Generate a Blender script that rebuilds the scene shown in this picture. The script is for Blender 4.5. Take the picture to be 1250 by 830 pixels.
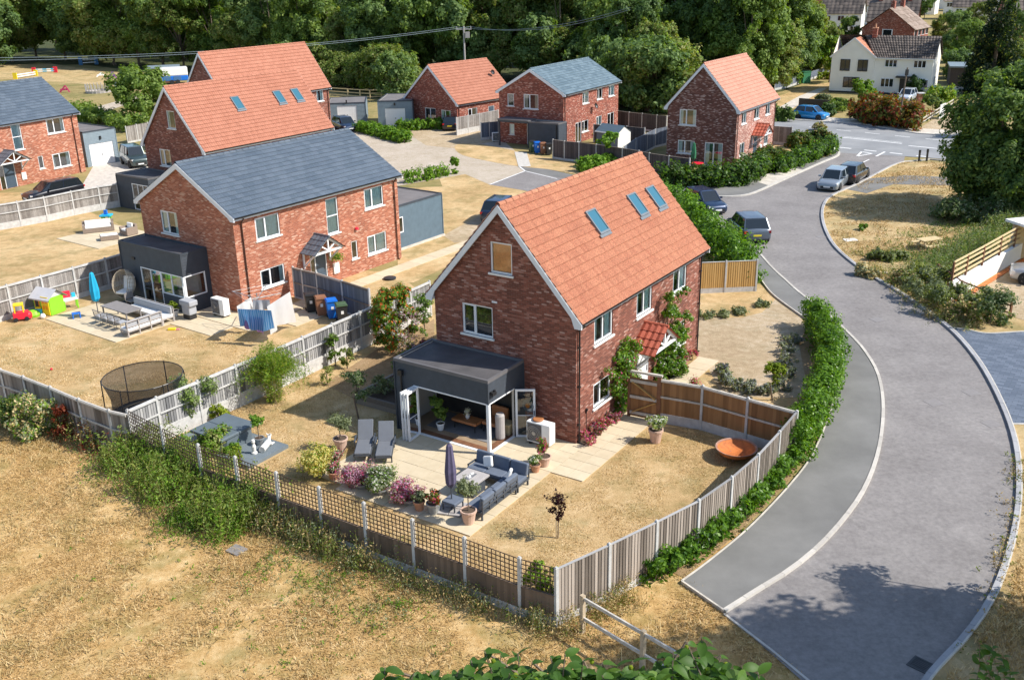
import bpy, bmesh, math, random
import numpy as np
from mathutils import Vector, Matrix

# ---------------------------------------------------------------- camera, world, sun
SC = bpy.context.scene
for o in list(bpy.data.objects): bpy.data.objects.remove(o)
COL = SC.collection
F_PX, PITCH, ROLL, CAM_H = 1209.09, math.radians(20.8905), math.radians(-1.19557), 17.6
_cp, _sp = math.cos(PITCH), math.sin(PITCH)
_fw = Vector((0, _cp, -_sp)); _rt = Vector((1, 0, 0)); _up = _rt.cross(_fw)
_c, _s = math.cos(ROLL), math.sin(ROLL)
CR = _c*_rt + _s*_up; CU = -_s*_rt + _c*_up
cam = bpy.data.cameras.new('camera'); camo = bpy.data.objects.new('camera', cam); COL.objects.link(camo)
camo.matrix_world = Matrix(((CR.x, CU.x, -_fw.x, 0), (CR.y, CU.y, -_fw.y, 0), (CR.z, CU.z, -_fw.z, CAM_H), (0, 0, 0, 1)))
cam.sensor_width = 36; cam.lens = 36*F_PX/1250; cam.clip_start = .3; cam.clip_end = 5000
SC.camera = camo

SUN_EL, SUN_AZ = math.radians(44), math.radians(-11)     # azimuth of the sun measured from +X towards +Y
sv = Vector((math.cos(SUN_EL)*math.cos(SUN_AZ), math.cos(SUN_EL)*math.sin(SUN_AZ), math.sin(SUN_EL)))
sl = bpy.data.lights.new('sun', 'SUN'); sl.energy = 5.0; sl.angle = math.radians(.5); sl.color = (1, .95, .87)
so = bpy.data.objects.new('sun', sl); COL.objects.link(so); so.rotation_euler = sv.to_track_quat('Z', 'Y').to_euler()
so.location = (30, -10, 60)
W = bpy.data.worlds.new('World'); SC.world = W; W.use_nodes = True
wn = W.node_tree; bg = wn.nodes['Background']; sk = wn.nodes.new('ShaderNodeTexSky'); sk.sky_type = 'NISHITA'
sk.sun_disc = False; sk.sun_elevation = SUN_EL; sk.sun_rotation = math.pi/2-SUN_AZ
sk.air_density = 1.0; sk.dust_density = .6; sk.ozone_density = 1.5
wn.links.new(sk.outputs[0], bg.inputs[0]); bg.inputs[1].default_value = .15
SC.view_settings.view_transform = 'Standard'; SC.view_settings.look = 'None'; SC.view_settings.gamma = 1
SC.view_settings.exposure = 0.36

def G(px, py, z=0.0):
    """point at height z that the survey photograph shows at (px, py): used to read real ground positions"""
    d = CR*((px-625)/F_PX) + CU*((415-py)/F_PX) + _fw
    t = (z-CAM_H)/d.z
    return Vector((t*d.x, t*d.y, z))
def G2(px, py, z=0.0):
    v = G(px, py, z); return (v.x, v.y)

R = random.Random(11); NR = np.random.default_rng(5)
PI = math.pi

# ---------------------------------------------------------------- materials
MATS = {}
def lin(c):
    return tuple(((x/255)/12.92 if x/255 <= .04045 else ((x/255+.055)/1.055)**2.4) for x in c)
class NT:
    def __init__(s, name):
        s.m = bpy.data.materials.new(name); s.m.use_nodes = True; s.t = s.m.node_tree; s.n = s.t.nodes
        s.b = s.n['Principled BSDF']; s.out = s.n['Material Output']
    def add(s, typ, **k):
        n = s.n.new(typ)
        for a, v in k.items():
            if a.startswith('i_'):
                key = a[2:]; key = int(key) if key.isdigit() else key.replace('_', ' ')
                n.inputs[key].default_value = v
            else: setattr(n, a, v)
        return n
    def l(s, a, b): s.t.links.new(a, b)
    def co(s, kind='Object'):
        return s.add('ShaderNodeTexCoord').outputs[kind]
    def noise(s, vec, scale, detail=4, rough=.55):
        n = s.add('ShaderNodeTexNoise'); n.inputs['Scale'].default_value = scale; n.inputs['Detail'].default_value = detail
        n.inputs['Roughness'].default_value = rough; s.l(vec, n.inputs['Vector']); return n.outputs[0]
    def ramp(s, fac, stops, interp='LINEAR'):
        r = s.add('ShaderNodeValToRGB'); e = r.color_ramp; e.interpolation = interp
        while len(e.elements) < len(stops): e.elements.new(.5)
        for i, (p, c) in enumerate(stops):
            e.elements[i].position = p; e.elements[i].color = (*c, 1) if len(c) == 3 else c
        s.l(fac, r.inputs[0]); return r.outputs[0]
    def mix(s, a, b, fac, mode='MIX'):
        m = s.add('ShaderNodeMix'); m.data_type = 'RGBA'; m.blend_type = mode
        for sock, v in ((6, a), (7, b), (0, fac)):
            if isinstance(v, (int, float)): m.inputs[sock].default_value = v
            elif isinstance(v, tuple): m.inputs[sock].default_value = (*v, 1) if len(v) == 3 else v
            else: s.l(v, m.inputs[sock])
        return m.outputs[2]
    def math(s, op, a, b=None, c=None):
        m = s.add('ShaderNodeMath'); m.operation = op
        for i, v in enumerate((a, b, c)):
            if v is None: continue
            if isinstance(v, (int, float)): m.inputs[i].default_value = v
            else: s.l(v, m.inputs[i])
        return m.outputs[0]
    def bump(s, h, strength=.3, dist=.02):
        b = s.add('ShaderNodeBump'); b.inputs['Strength'].default_value = strength; b.inputs['Distance'].default_value = dist
        s.l(h, b.inputs['Height']); s.l(b.outputs[0], s.b.inputs['Normal'])
    def fin(s, col=None, rough=.7, metal=0, spec=None):
        if col is not None:
            if isinstance(col, tuple): s.b.inputs['Base Color'].default_value = (*col, 1)
            else: s.l(col, s.b.inputs['Base Color'])
        if isinstance(rough, (int, float)): s.b.inputs['Roughness'].default_value = rough
        else: s.l(rough, s.b.inputs['Roughness'])
        s.b.inputs['Metallic'].default_value = metal
        if spec is not None: s.b.inputs['Specular IOR Level'].default_value = spec
        MATS[s.m.name] = s.m
        return s.m
def tint(n):
    a = n.add('ShaderNodeAttribute'); a.attribute_name = 'tint'; return a.outputs['Fac']

def plain(name, col, rough=.6, var=.12, scale=3., metal=0, bump=0, spec=None, fine=40):
    n = NT(name); co = n.co()
    a = n.noise(co, scale, 5); b = n.noise(co, fine, 2)
    f = n.math('ADD', n.math('MULTIPLY', a, .7), n.math('MULTIPLY', b, .3))
    c = n.ramp(f, [(.25, tuple(x*(1-var*1.6) for x in col)), (.5, col), (.75, tuple(min(1, x*(1+var*1.6)) for x in col))])
    if bump: n.bump(b, bump, .01)
    return n.fin(c, rough, metal, spec)
def tinted(name, c0, c1, rough=.7, scale=1.5, nz=.5, grain=None, bump=0):
    """colour varies from piece to piece (face attribute) and by patches"""
    n = NT(name); co = n.co(); f = n.math('ADD', n.math('MULTIPLY', tint(n), 1-nz), n.math('MULTIPLY', n.noise(co, scale, 4), nz))
    c = n.ramp(f, [(.2, c0), (.8, c1)])
    if grain:
        g = n.noise(co, grain, 3); c = n.mix(c, n.ramp(g, [(.3, (.6, .6, .6)), (.7, (1.25, 1.25, 1.25))]), 1., 'MULTIPLY')
        if bump: n.bump(g, bump, .01)
    return n.fin(c, rough)
def piece(name, c0, c1, rough=.75, stretch=(1, 1, 1), scale=8, var=.5):
    """like tinted but varies per object (for boards and slabs that are objects of their own)"""
    n = NT(name); oi = n.add('ShaderNodeObjectInfo'); co = n.co()
    mp = n.add('ShaderNodeMapping'); mp.inputs['Scale'].default_value = stretch; n.l(co, mp.inputs[0])
    off = n.add('ShaderNodeVectorMath'); off.operation = 'ADD'; n.l(mp.outputs[0], off.inputs[0])
    cx = n.add('ShaderNodeCombineXYZ'); n.l(n.math('MULTIPLY', oi.outputs['Random'], 57.), cx.inputs[0]); n.l(cx.outputs[0], off.inputs[1])
    z = n.noise(off.outputs[0], scale, 5, .65)
    f = n.math('ADD', n.math('MULTIPLY', oi.outputs['Random'], 1-var), n.math('MULTIPLY', z, var))
    c = n.ramp(f, [(.18, c0), (.82, c1)]); n.bump(z, .25, .01)
    return n.fin(c, rough)
def leafm(name, c0, c1, c2=None, rough=.55, trans=.5, big=.35):
    n = NT(name); co = n.co(); oi = n.add('ShaderNodeObjectInfo')
    f = n.math('ADD', n.math('MULTIPLY', tint(n), .55), n.math('MULTIPLY', n.noise(co, big, 4, .6), .45))
    f = n.math('ADD', f, n.math('MULTIPLY', n.math('SUBTRACT', oi.outputs['Random'], .5), .25))
    st = [(.2, c0), (.62, c1)] + ([(.9, c2)] if c2 else [])
    c = n.ramp(f, st); n.l(c, n.b.inputs['Base Color']); n.b.inputs['Roughness'].default_value = rough
    n.b.inputs['Specular IOR Level'].default_value = .35
    t = n.add('ShaderNodeBsdfTranslucent'); n.l(n.mix(c, (1, 1, .3), 1., 'MULTIPLY'), t.inputs[0])
    ms = n.add('ShaderNodeMixShader'); ms.inputs[0].default_value = trans
    n.l(n.b.outputs[0], ms.inputs[1]); n.l(t.outputs[0], ms.inputs[2]); n.l(ms.outputs[0], n.out.inputs[0])
    MATS[name] = n.m; return n.m

def brick(name, stops, mortar, pale=.0, patch=.5):
    n = NT(name); uv = n.co('UV')
    b = n.add('ShaderNodeTexBrick'); b.offset = .5; b.squash = 1
    b.inputs['Color1'].default_value = (0, 0, 0, 1); b.inputs['Color2'].default_value = (1, 1, 1, 1)
    b.inputs['Mortar'].default_value = (.5, .5, .5, 1)
    for k, v in (('Scale', 1), ('Mortar Size', .006), ('Mortar Smooth', .1), ('Bias', 0), ('Brick Width', .225), ('Row Height', .075)): b.inputs[k].default_value = v
    n.l(uv, b.inputs['Vector'])
    mp = n.add('ShaderNodeMapping'); mp.inputs['Scale'].default_value = (1.9, 9, 1); n.l(uv, mp.inputs[0])
    streak = n.noise(mp.outputs[0], 1.6, 3, .6)
    f = n.math('ADD', n.math('MULTIPLY', b.outputs['Color'], 1-patch), n.math('MULTIPLY', streak, patch))
    c = n.ramp(f, stops)
    big = n.noise(uv, .5, 4); c = n.mix(c, n.ramp(big, [(.3, (.8, .8, .8)), (.7, (1.15, 1.12, 1.1))]), 1., 'MULTIPLY')
    c = n.mix(c, mortar, b.outputs['Fac'])
    n.bump(n.math('SUBTRACT', 1., b.outputs['Fac']), .5, .006)
    return n.fin(c, .85)

brick('brick_dark', [(.15, (.14, .04, .025)), (.42, (.20, .058, .035)), (.62, (.27, .082, .05)), (.76, (.33, .13, .09)), (.92, (.48, .32, .27))], (.2, .13, .1), patch=.26)
brick('brick_orange', [(.15, (.27, .07, .035)), (.42, (.37, .105, .052)), (.62, (.44, .145, .078)), (.76, (.5, .22, .14)), (.92, (.6, .4, .3))], (.4, .28, .2), patch=.25)
brick('brick_red', [(.2, (.12, .03, .02)), (.42, (.24, .055, .035)), (.6, (.34, .09, .055)), (.68, (.42, .17, .12)), (.76, (.55, .36, .3))], (.24, .14, .1), patch=.5)
brick('brick_brown', [(.2, (.1, .035, .025)), (.42, (.145, .05, .036)), (.58, (.2, .075, .052)), (.66, (.36, .22, .18)), (.74, (.55, .42, .38))], (.14, .09, .075), patch=.55)
brick('brick_brown_sunlit', [(.2, (.26, .1, .08)), (.42, (.38, .16, .125)), (.6, (.48, .24, .19)), (.7, (.6, .4, .34)), (.8, (.7, .55, .48))], (.36, .25, .2), patch=.45)  # paler copy of the brown brick, with sunlight put into the colour

tinted('tile_orange', (.42, .155, .085), (.55, .24, .135), .8, .8, .62, 25, .2)
tinted('tile_bright', (.38, .145, .085), (.48, .20, .125), .8, .7, .62, 25, .2)
tinted('tile_pink', (.49, .22, .15), (.60, .30, .21), .8, .7, .62, 25, .2)
tinted('tile_slate', (.08, .105, .135), (.125, .155, .19), .42, .6, .5, 30, .2)
tinted('tile_slate_green', (.10, .145, .17), (.17, .23, .26), .4, .6, .4, 30, .2)
tinted('tile_red', (.30, .06, .03), (.52, .13, .07), .7, 2, .5, 25, .2)
tinted('tile_brown', (.055, .045, .04), (.15, .12, .1), .8, .5, .4, 12, .2)
tinted('tile_tan', (.2, .145, .11), (.34, .26, .21), .85, .4, .4, 12, .2)
plain('upvc', (.80, .81, .82), .35, .04, 2); plain('barge', (.74, .77, .80), .4, .05, 2)
plain('sill_stone', (.78, .76, .72), .6, .06, 4)
plain('gutter_black', (.018, .018, .02), .3, .2); plain('gutter_brown', (.06, .025, .018), .3, .2)
plain('fascia_grey', (.30, .36, .42), .5, .08)
plain('cladding_dark', (.045, .055, .07), .6, .15, 3, bump=.15)
plain('cladding_slate', (.095, .14, .175), .6, .12, 3, bump=.15)
plain('cladding_grey', (.20, .255, .29), .6, .1, 3, bump=.15)
plain('flat_roof', (.085, .08, .082), .75, .25, 1.2, bump=.2); plain('flat_roof_light', (.17, .155, .15), .8, .2, 1., bump=.2)
plain('parapet', (.13, .125, .13), .6, .12, 2)
plain('door_slate', (.06, .09, .125), .35, .1); plain('garage_white', (.84, .84, .83), .45, .03)
plain('concrete', (.52, .51, .49), .85, .18, 4, bump=.3); plain('concrete_warm', (.55, .50, .43), .85, .22, 2.5, bump=.3)
plain('render_cream', (.84, .81, .74), .8, .05, .8, bump=.2); plain('render_white', (.82, .81, .76), .8, .05, .8)
plain('black_metal', (.02, .02, .022), .4, .15); plain('grey_metal', (.35, .36, .38), .35, .1, metal=.6)
plain('white_enamel', (.84, .84, .82), .3, .03); plain('fan_grille', (.09, .09, .10), .4, .15)
plain('rubber', (.02, .02, .02), .8, .1); plain('wood_pale', (.62, .48, .26), .7, .15, 6)
plain('wood_post', (.48, .38, .26), .8, .2, 6, bump=.3); plain('wood_rail_silver', (.52, .48, .42), .8, .2, 6, bump=.3)
plain('wood_brown', (.2, .09, .045), .7, .3, 5); plain('terracotta', (.52, .27, .16), .8, .15, 5); plain('terracotta_pale', (.58, .40, .31), .85, .15, 5)
plain('soil', (.09, .06, .04), .95, .3, 12, bump=.6); plain('bark', (.16, .12, .085), .9, .3, 6, bump=.6)
plain('cushion_grey', (.36, .37, .39), .9, .06, 4, bump=.2); plain('cushion_lounger', (.14, .15, .17), .9, .06, 4, bump=.2); plain('cushion_dark', (.12, .145, .19), .9, .1, 4, bump=.2)
plain('cushion_white', (.84, .82, .78), .9, .04, 4, bump=.2); plain('sofa_frame', (.065, .075, .09), .5, .1)
plain('table_stone', (.42, .39, .37), .6, .1, 6); plain('table_grey', (.24, .22, .21), .6, .1, 6)
plain('wicker', (.27, .21, .165), .9, .3, 30, bump=.8); plain('wicker_pale', (.46, .38, .28), .9, .3, 30, bump=.8)
plain('parasol_plum', (.10, .085, .15), .9, .12, 5); plain('parasol_cyan', (.01, .36, .58), .8, .1, 5); plain('parasol_green', (.03, .17, .08), .9, .1, 5)
plain('rust', (.50, .15, .035), .75, .35, 4, bump=.3); plain('rust_rim', (.36, .22, .17), .7, .3, 4)
plain('plastic_blue', (.01, .16, .62), .4, .06); plain('plastic_brown', (.28, .13, .07), .5, .08); plain('plastic_black', (.025, .027, .03), .45, .1)
plain('plastic_green', (.07, .12, .06), .5, .08); plain('toy_green', (.25, .62, .03), .4, .05); plain('toy_yellow', (.85, .62, .02), .4, .05)
plain('toy_red', (.75, .02, .05), .4, .05); plain('toy_pink', (.85, .22, .4), .4, .05); plain('toy_grey', (.58, .57, .58), .5, .06); plain('toy_cyan', (.02, .45, .7), .4, .05)
plain('toy_purple', (.2, .05, .35), .4, .05); plain('orange_plastic', (.85, .25, .02), .4, .05)
n = NT('towel_blue'); co = n.co(); wv = n.add('ShaderNodeTexWave'); wv.inputs['Scale'].default_value = 1.6; wv.inputs['Distortion'].default_value = 2.5; n.l(co, wv.inputs[0]); n.fin(n.ramp(wv.outputs[1], [(.2, (.08, .27, .55)), (.45, (.16, .42, .7)), (.6, (.62, .74, .84)), (.75, (.1, .3, .6))]), .95); plain('towel_purple', (.38, .22, .45), .95, .1, 3); plain('linen_white', (.88, .88, .86), .9, .03, 3)
plain('hot_tub', (.115, .145, .165), .55, .08, 2); plain('decking_grey', (.15, .18, .20), .7, .12, 3)
plain('floor_wood', (.36, .26, .17), .4, .2, 2); plain('floor_rug', (.2, .2, .21), .9, .2, 3); plain('leather_tan', (.40, .16, .06), .5, .15, 4)
plain('stone_white', (.72, .70, .66), .85, .12, 8, bump=.4); plain('zinc', (.42, .44, .45), .4, .15, 6, metal=.5)
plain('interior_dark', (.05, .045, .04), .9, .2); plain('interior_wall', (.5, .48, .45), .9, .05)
plain('curtain', (.70, .84, .83), .9, .12, 6); plain('curtain_warm', (.58, .50, .42), .9, .15, 6); plain('blind_orange', (.85, .30, .10), .8, .2, 9)
plain('velux_frame', (.14, .16, .18), .5, .1); plain('terrace_white', (.82, .81, .78), .8, .05)
plain('brass', (.7, .5, .2), .3, .05, metal=.8); plain('wire_dark', (.03, .03, .03), .5, .1)
plain('line_paint', (.78, .78, .76), .7, .15, 6, fine=60); plain('kerb_stone', (.52, .49, .44), .85, .14, 3, bump=.3); plain('kerb_grey', (.30, .31, .33), .85, .2, 3, bump=.3)
plain('sunflower_yellow', (.85, .75, .25), .8, .05)
for nm_, c_ in dict(car_grey=(.10, .125, .16), car_black=(.012, .013, .018), car_navy=(.012, .03, .075), car_silver=(.28, .32, .36), car_blue=(.012, .26, .62), car_white=(.72, .78, .85), car_greenblue=(.05, .075, .075), car_pale=(.45, .45, .45)).items():
    n = NT(nm_); n.b.inputs['Coat Weight'].default_value = 1; n.b.inputs['Coat Roughness'].default_value = .04; n.fin(c_, .35, .35)
n = NT('car_glass'); n.fin((.012, .018, .022), .04, 0, .9)
n = NT('headlight_glass'); n.fin((.7, .72, .75), .08, .3); n = NT('tail_light'); n.fin((.45, .01, .01), .2)
n = NT('plate_yellow'); n.fin((.8, .62, .03), .5); n = NT('plate_white'); n.fin((.8, .8, .78), .5)
n = NT('alloy'); n.fin((.5, .5, .52), .3, .8)

def glassm(name, tintc, refl, trans=.75):
    n = NT(name); n.n.remove(n.b)
    tr = n.add('ShaderNodeBsdfTransparent'); tr.inputs[0].default_value = (*tintc, 1)
    gl = n.add('ShaderNodeBsdfGlossy'); gl.inputs['Roughness'].default_value = .03; gl.inputs[0].default_value = (.95, .97, 1, 1)
    fr = n.add('ShaderNodeFresnel'); fr.inputs[0].default_value = 1.5
    f = n.math('ADD', n.math('MULTIPLY', fr.outputs[0], 1.2), refl)
    ms = n.add('ShaderNodeMixShader'); n.l(f, ms.inputs[0]); n.l(tr.outputs[0], ms.inputs[1]); n.l(gl.outputs[0], ms.inputs[2]); n.l(ms.outputs[0], n.out.inputs[0])
    MATS[name] = n.m
glassm('glass', (.84, .93, .94), .12); glassm('glass_clear', (.82, .88, .88), .06); 
n = NT('velux_glass'); n.fin((.05, .17, .23), .08, .2, .8)
def netm(name, col, a):
    n = NT(name); tr = n.add('ShaderNodeBsdfTransparent'); n.b.inputs['Base Color'].default_value = (*col, 1); n.b.inputs['Roughness'].default_value = .9
    ms = n.add('ShaderNodeMixShader'); ms.inputs[0].default_value = a; n.l(tr.outputs[0], ms.inputs[1]); n.l(n.b.outputs[0], ms.inputs[2]); n.l(ms.outputs[0], n.out.inputs[0]); MATS[name] = n.m
netm('net_black', (.015, .015, .018), .66)

leafm('leaf_tree', (.10, .18, .03), (.24, .35, .07), (.40, .50, .15), big=.12)
leafm('leaf_tree_blue', (.095, .17, .055), (.21, .32, .095), (.37, .46, .17), big=.12)
leafm('leaf_tree_olive', (.15, .18, .045), (.31, .33, .10), (.48, .48, .19), big=.15)
leafm('leaf_bright', (.09, .2, .015), (.2, .38, .03), (.38, .52, .07), big=.8)
leafm('leaf_yellow', (.16, .24, .02), (.32, .40, .03), (.5, .55, .08), big=.8)
leafm('leaf_laurel', (.05, .13, .01), (.17, .33, .03), (.32, .5, .07), rough=.35, big=.9)
leafm('leaf_dark', (.04, .095, .025), (.11, .19, .05), (.2, .3, .085), big=.6)
leafm('leaf_grey', (.15, .19, .10), (.30, .34, .19), (.46, .5, .33), big=.8)
leafm('leaf_weed', (.10, .15, .025), (.25, .31, .06), (.42, .44, .14), big=.6)
leafm('leaf_straw', (.30, .21, .08), (.55, .41, .19), (.75, .6, .34), big=1.2, trans=.2)
leafm('leaf_hedge_mix', (.04, .085, .015), (.13, .19, .03), (.34, .19, .06), big=1.2)
leafm('leaf_red_hedge', (.09, .13, .02), (.26, .19, .03), (.5, .15, .05), big=.5)
leafm('leaf_plum', (.03, .006, .01), (.07, .018, .025), (.13, .04, .05), big=1)
leafm('leaf_rust', (.14, .02, .01), (.26, .05, .02), (.35, .12, .04), big=1)
leafm('leaf_fig', (.03, .09, .012), (.09, .19, .025), (.24, .36, .09), rough=.5, big=2)
leafm('leaf_conifer', (.012, .034, .015), (.03, .065, .025), (.10, .11, .045), big=.4)
leafm('petal_pink', (.55, .04, .16), (.75, .12, .3), (.85, .4, .55), big=3); leafm('petal_lilac', (.42, .2, .36), (.6, .34, .5), (.7, .55, .65), big=3)
leafm('petal_white', (.7, .7, .66), (.82, .82, .78), (.85, .85, .82), big=3); leafm('petal_yellow', (.6, .5, .12), (.78, .72, .3), (.85, .82, .5), big=3)
leafm('petal_orange', (.7, .1, .02), (.85, .2, .05), (.9, .35, .1), big=3); leafm('petal_lavender', (.2, .2, .26), (.32, .34, .36), (.42, .46, .42), big=3)
leafm('blade_dry', (.27, .155, .05), (.60, .405, .17), (.88, .72, .44), big=.5, trans=.15)

# ground sheets ---------------------------------------------------------
def groundm(name, base, dark, light, green, gamt, scale=1., patch=.35):
    n = NT(name); co = n.co()
    a = n.noise(co, .22*scale, 5, .6); b = n.noise(co, 1.7*scale, 6, .7); c = n.noise(co, 11*scale, 4, .75)
    f = n.math('ADD', n.math('MULTIPLY', a, patch), n.math('ADD', n.math('MULTIPLY', b, .65-patch*.5), n.math('MULTIPLY', c, .35-patch*.5)))
    col = n.ramp(f, [(.32, dark), (.48, base), (.66, light)])
    fine = n.noise(co, 45*scale, 3, .8); col = n.mix(col, n.ramp(fine, [(.3, (.74, .71, .66)), (.5, (1, 1, 1)), (.72, (1.28, 1.28, 1.28))]), .9, 'MULTIPLY')
    gm = n.ramp(n.noise(co, .55*scale, 6, .7), [(.56-gamt*.2, (0, 0, 0)), (.72-gamt*.2, (1, 1, 1))])
    gf = n.math('MULTIPLY', gm, gamt); col = n.mix(col, green, gf)
    n.bump(n.math('ADD', c, fine), .6, .05)
    return n.fin(col, .95, 0, .15)
groundm('ground_field', (.53, .335, .135), (.29, .17, .06), (.78, .57, .30), (.14, .15, .035), .45, 1.25, .22)
groundm('ground_far', (.32, .25, .11), (.19, .16, .06), (.44, .34, .16), (.10, .13, .03), .5, .3)
groundm('lawn_dry', (.51, .35, .17), (.31, .205, .09), (.70, .52, .30), (.115, .13, .03), .42, 1., .42)
groundm('lawn_verge', (.48, .345, .17), (.32, .22, .10), (.62, .48, .28), (.12, .14, .04), .45, 1.)
groundm('gravel_bay', (.45, .345, .22), (.29, .21, .125), (.62, .52, .39), (.2, .18, .09), .3, 1.5)
groundm('gravel_court', (.47, .40, .315), (.38, .31, .23), (.57, .50, .42), (.3, .24, .14), .3, 1.5)
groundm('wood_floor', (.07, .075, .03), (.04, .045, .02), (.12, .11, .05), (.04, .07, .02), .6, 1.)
groundm('earth_bed', (.34, .225, .12), (.2, .13, .07), (.46, .33, .2), (.08, .11, .03), .2, 2.)
n = NT('asphalt'); co = n.co(); a = n.noise(co, .35, 6, .65); b = n.noise(co, 3., 5, .7); c = n.noise(co, 70, 2, .8)
f = n.math('ADD', n.math('MULTIPLY', a, .42), n.math('ADD', n.math('MULTIPLY', b, .24), n.math('ADD', n.math('MULTIPLY', n.noise(co, 14, 4, .8), .16), n.math('MULTIPLY', c, .18))))
col = n.ramp(f, [(.36, (.165, .15, .142)), (.5, (.232, .214, .204)), (.64, (.305, .283, .268))]); st = n.noise(co, 6., 6, .75); vo = n.add('ShaderNodeTexVoronoi'); vo.feature = 'DISTANCE_TO_EDGE'; vo.inputs['Scale'].default_value = .16; vm = n.add('ShaderNodeVectorMath'); vm.operation = 'ADD'; nn2 = n.add('ShaderNodeTexNoise'); nn2.inputs['Scale'].default_value = .9; nn2.inputs['Detail'].default_value = 6; n.l(co, nn2.inputs[0]); n.l(co, vm.inputs[0]); n.l(nn2.outputs[1], vm.inputs[1]); n.l(vm.outputs[0], vo.inputs['Vector']); col = n.mix(col, n.ramp(vo.outputs[0], [(.002, (.8, .8, .8)), (.008, (1, 1, 1))]), .35, 'MULTIPLY'); col = n.mix(col, n.ramp(st, [(.35, (.86, .86, .87)), (.55, (1, 1, 1)), (.75, (1.1, 1.1, 1.09))]), 1., 'MULTIPLY'); n.bump(c, .5, .01); n.fin(col, .85)
n = NT('asphalt_path'); co = n.co(); a = n.noise(co, .4, 6, .65); c = n.noise(co, 60, 2, .8)
f = n.math('ADD', n.math('MULTIPLY', a, .7), n.math('MULTIPLY', c, .3)); col = n.ramp(f, [(.3, (.13, .127, .12)), (.5, (.178, .174, .164)), (.7, (.232, .226, .214))]); n.bump(c, .5, .01); n.fin(col, .88)
n = NT('asphalt_far'); co = n.co(); a = n.noise(co, .3, 6, .65); c = n.noise(co, 40, 2, .8)
f = n.math('ADD', n.math('MULTIPLY', a, .7), n.math('MULTIPLY', c, .3)); col = n.ramp(f, [(.3, (.19, .195, .20)), (.5, (.255, .26, .265)), (.7, (.32, .32, .32))]); n.fin(col, .85)
n = NT('block_paving'); co = n.co(); b = n.add('ShaderNodeTexBrick'); mp = n.add('ShaderNodeMapping'); mp.inputs['Rotation'].default_value = (0, 0, .6); n.l(co, mp.inputs[0]); n.l(mp.outputs[0], b.inputs['Vector'])
for k, v in (('Scale', 1), ('Mortar Size', .008), ('Brick Width', .4), ('Row Height', .2), ('Bias', 0)): b.inputs[k].default_value = v
b.inputs['Color1'].default_value = (.085, .11, .15, 1); b.inputs['Color2'].default_value = (.14, .17, .22, 1); b.inputs['Mortar'].default_value = (.06, .07, .09, 1); n.fin(b.outputs[0], .8)
piece('slab', (.50, .405, .265), (.66, .56, .395), .85, (1, 1, 1), 2.5, .75)
piece('board_weathered', (.125, .10, .08), (.42, .355, .30), .85, (1, 1, .12), 9, .35)
piece('board_grey', (.12, .12, .125), (.42, .41, .40), .85, (1, 1, .12), 9, .4)
piece('board_trellis', (.10, .07, .048), (.25, .17, .115), .85, (1, 1, .12), 9, .55)
piece('board_brown', (.20, .095, .035), (.42, .22, .09), .8, (1, 1, .12), 9, .5)
piece('board_golden', (.42, .24, .07), (.58, .36, .13), .8, (1, 1, .12), 9, .5)
piece('board_slate', (.10, .115, .14), (.19, .21, .25), .85, (1, 1, .12), 9, .5)
piece('trellis_wood', (.045, .028, .018), (.11, .07, .045), .8, (1, 1, 1), 4, .5)
piece('sleeper', (.14, .11, .085), (.28, .23, .18), .85, (.2, 1, 1), 8, .5)
tinted('boards_weathered', (.17, .15, .135), (.42, .39, .36), .85, 3, .5, 30)
tinted('boards_slate', (.085, .105, .14), (.17, .20, .26), .85, 3, .4, 30)
tinted('boards_dark', (.06, .05, .05), (.12, .10, .1), .85, 3, .4, 30)

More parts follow.
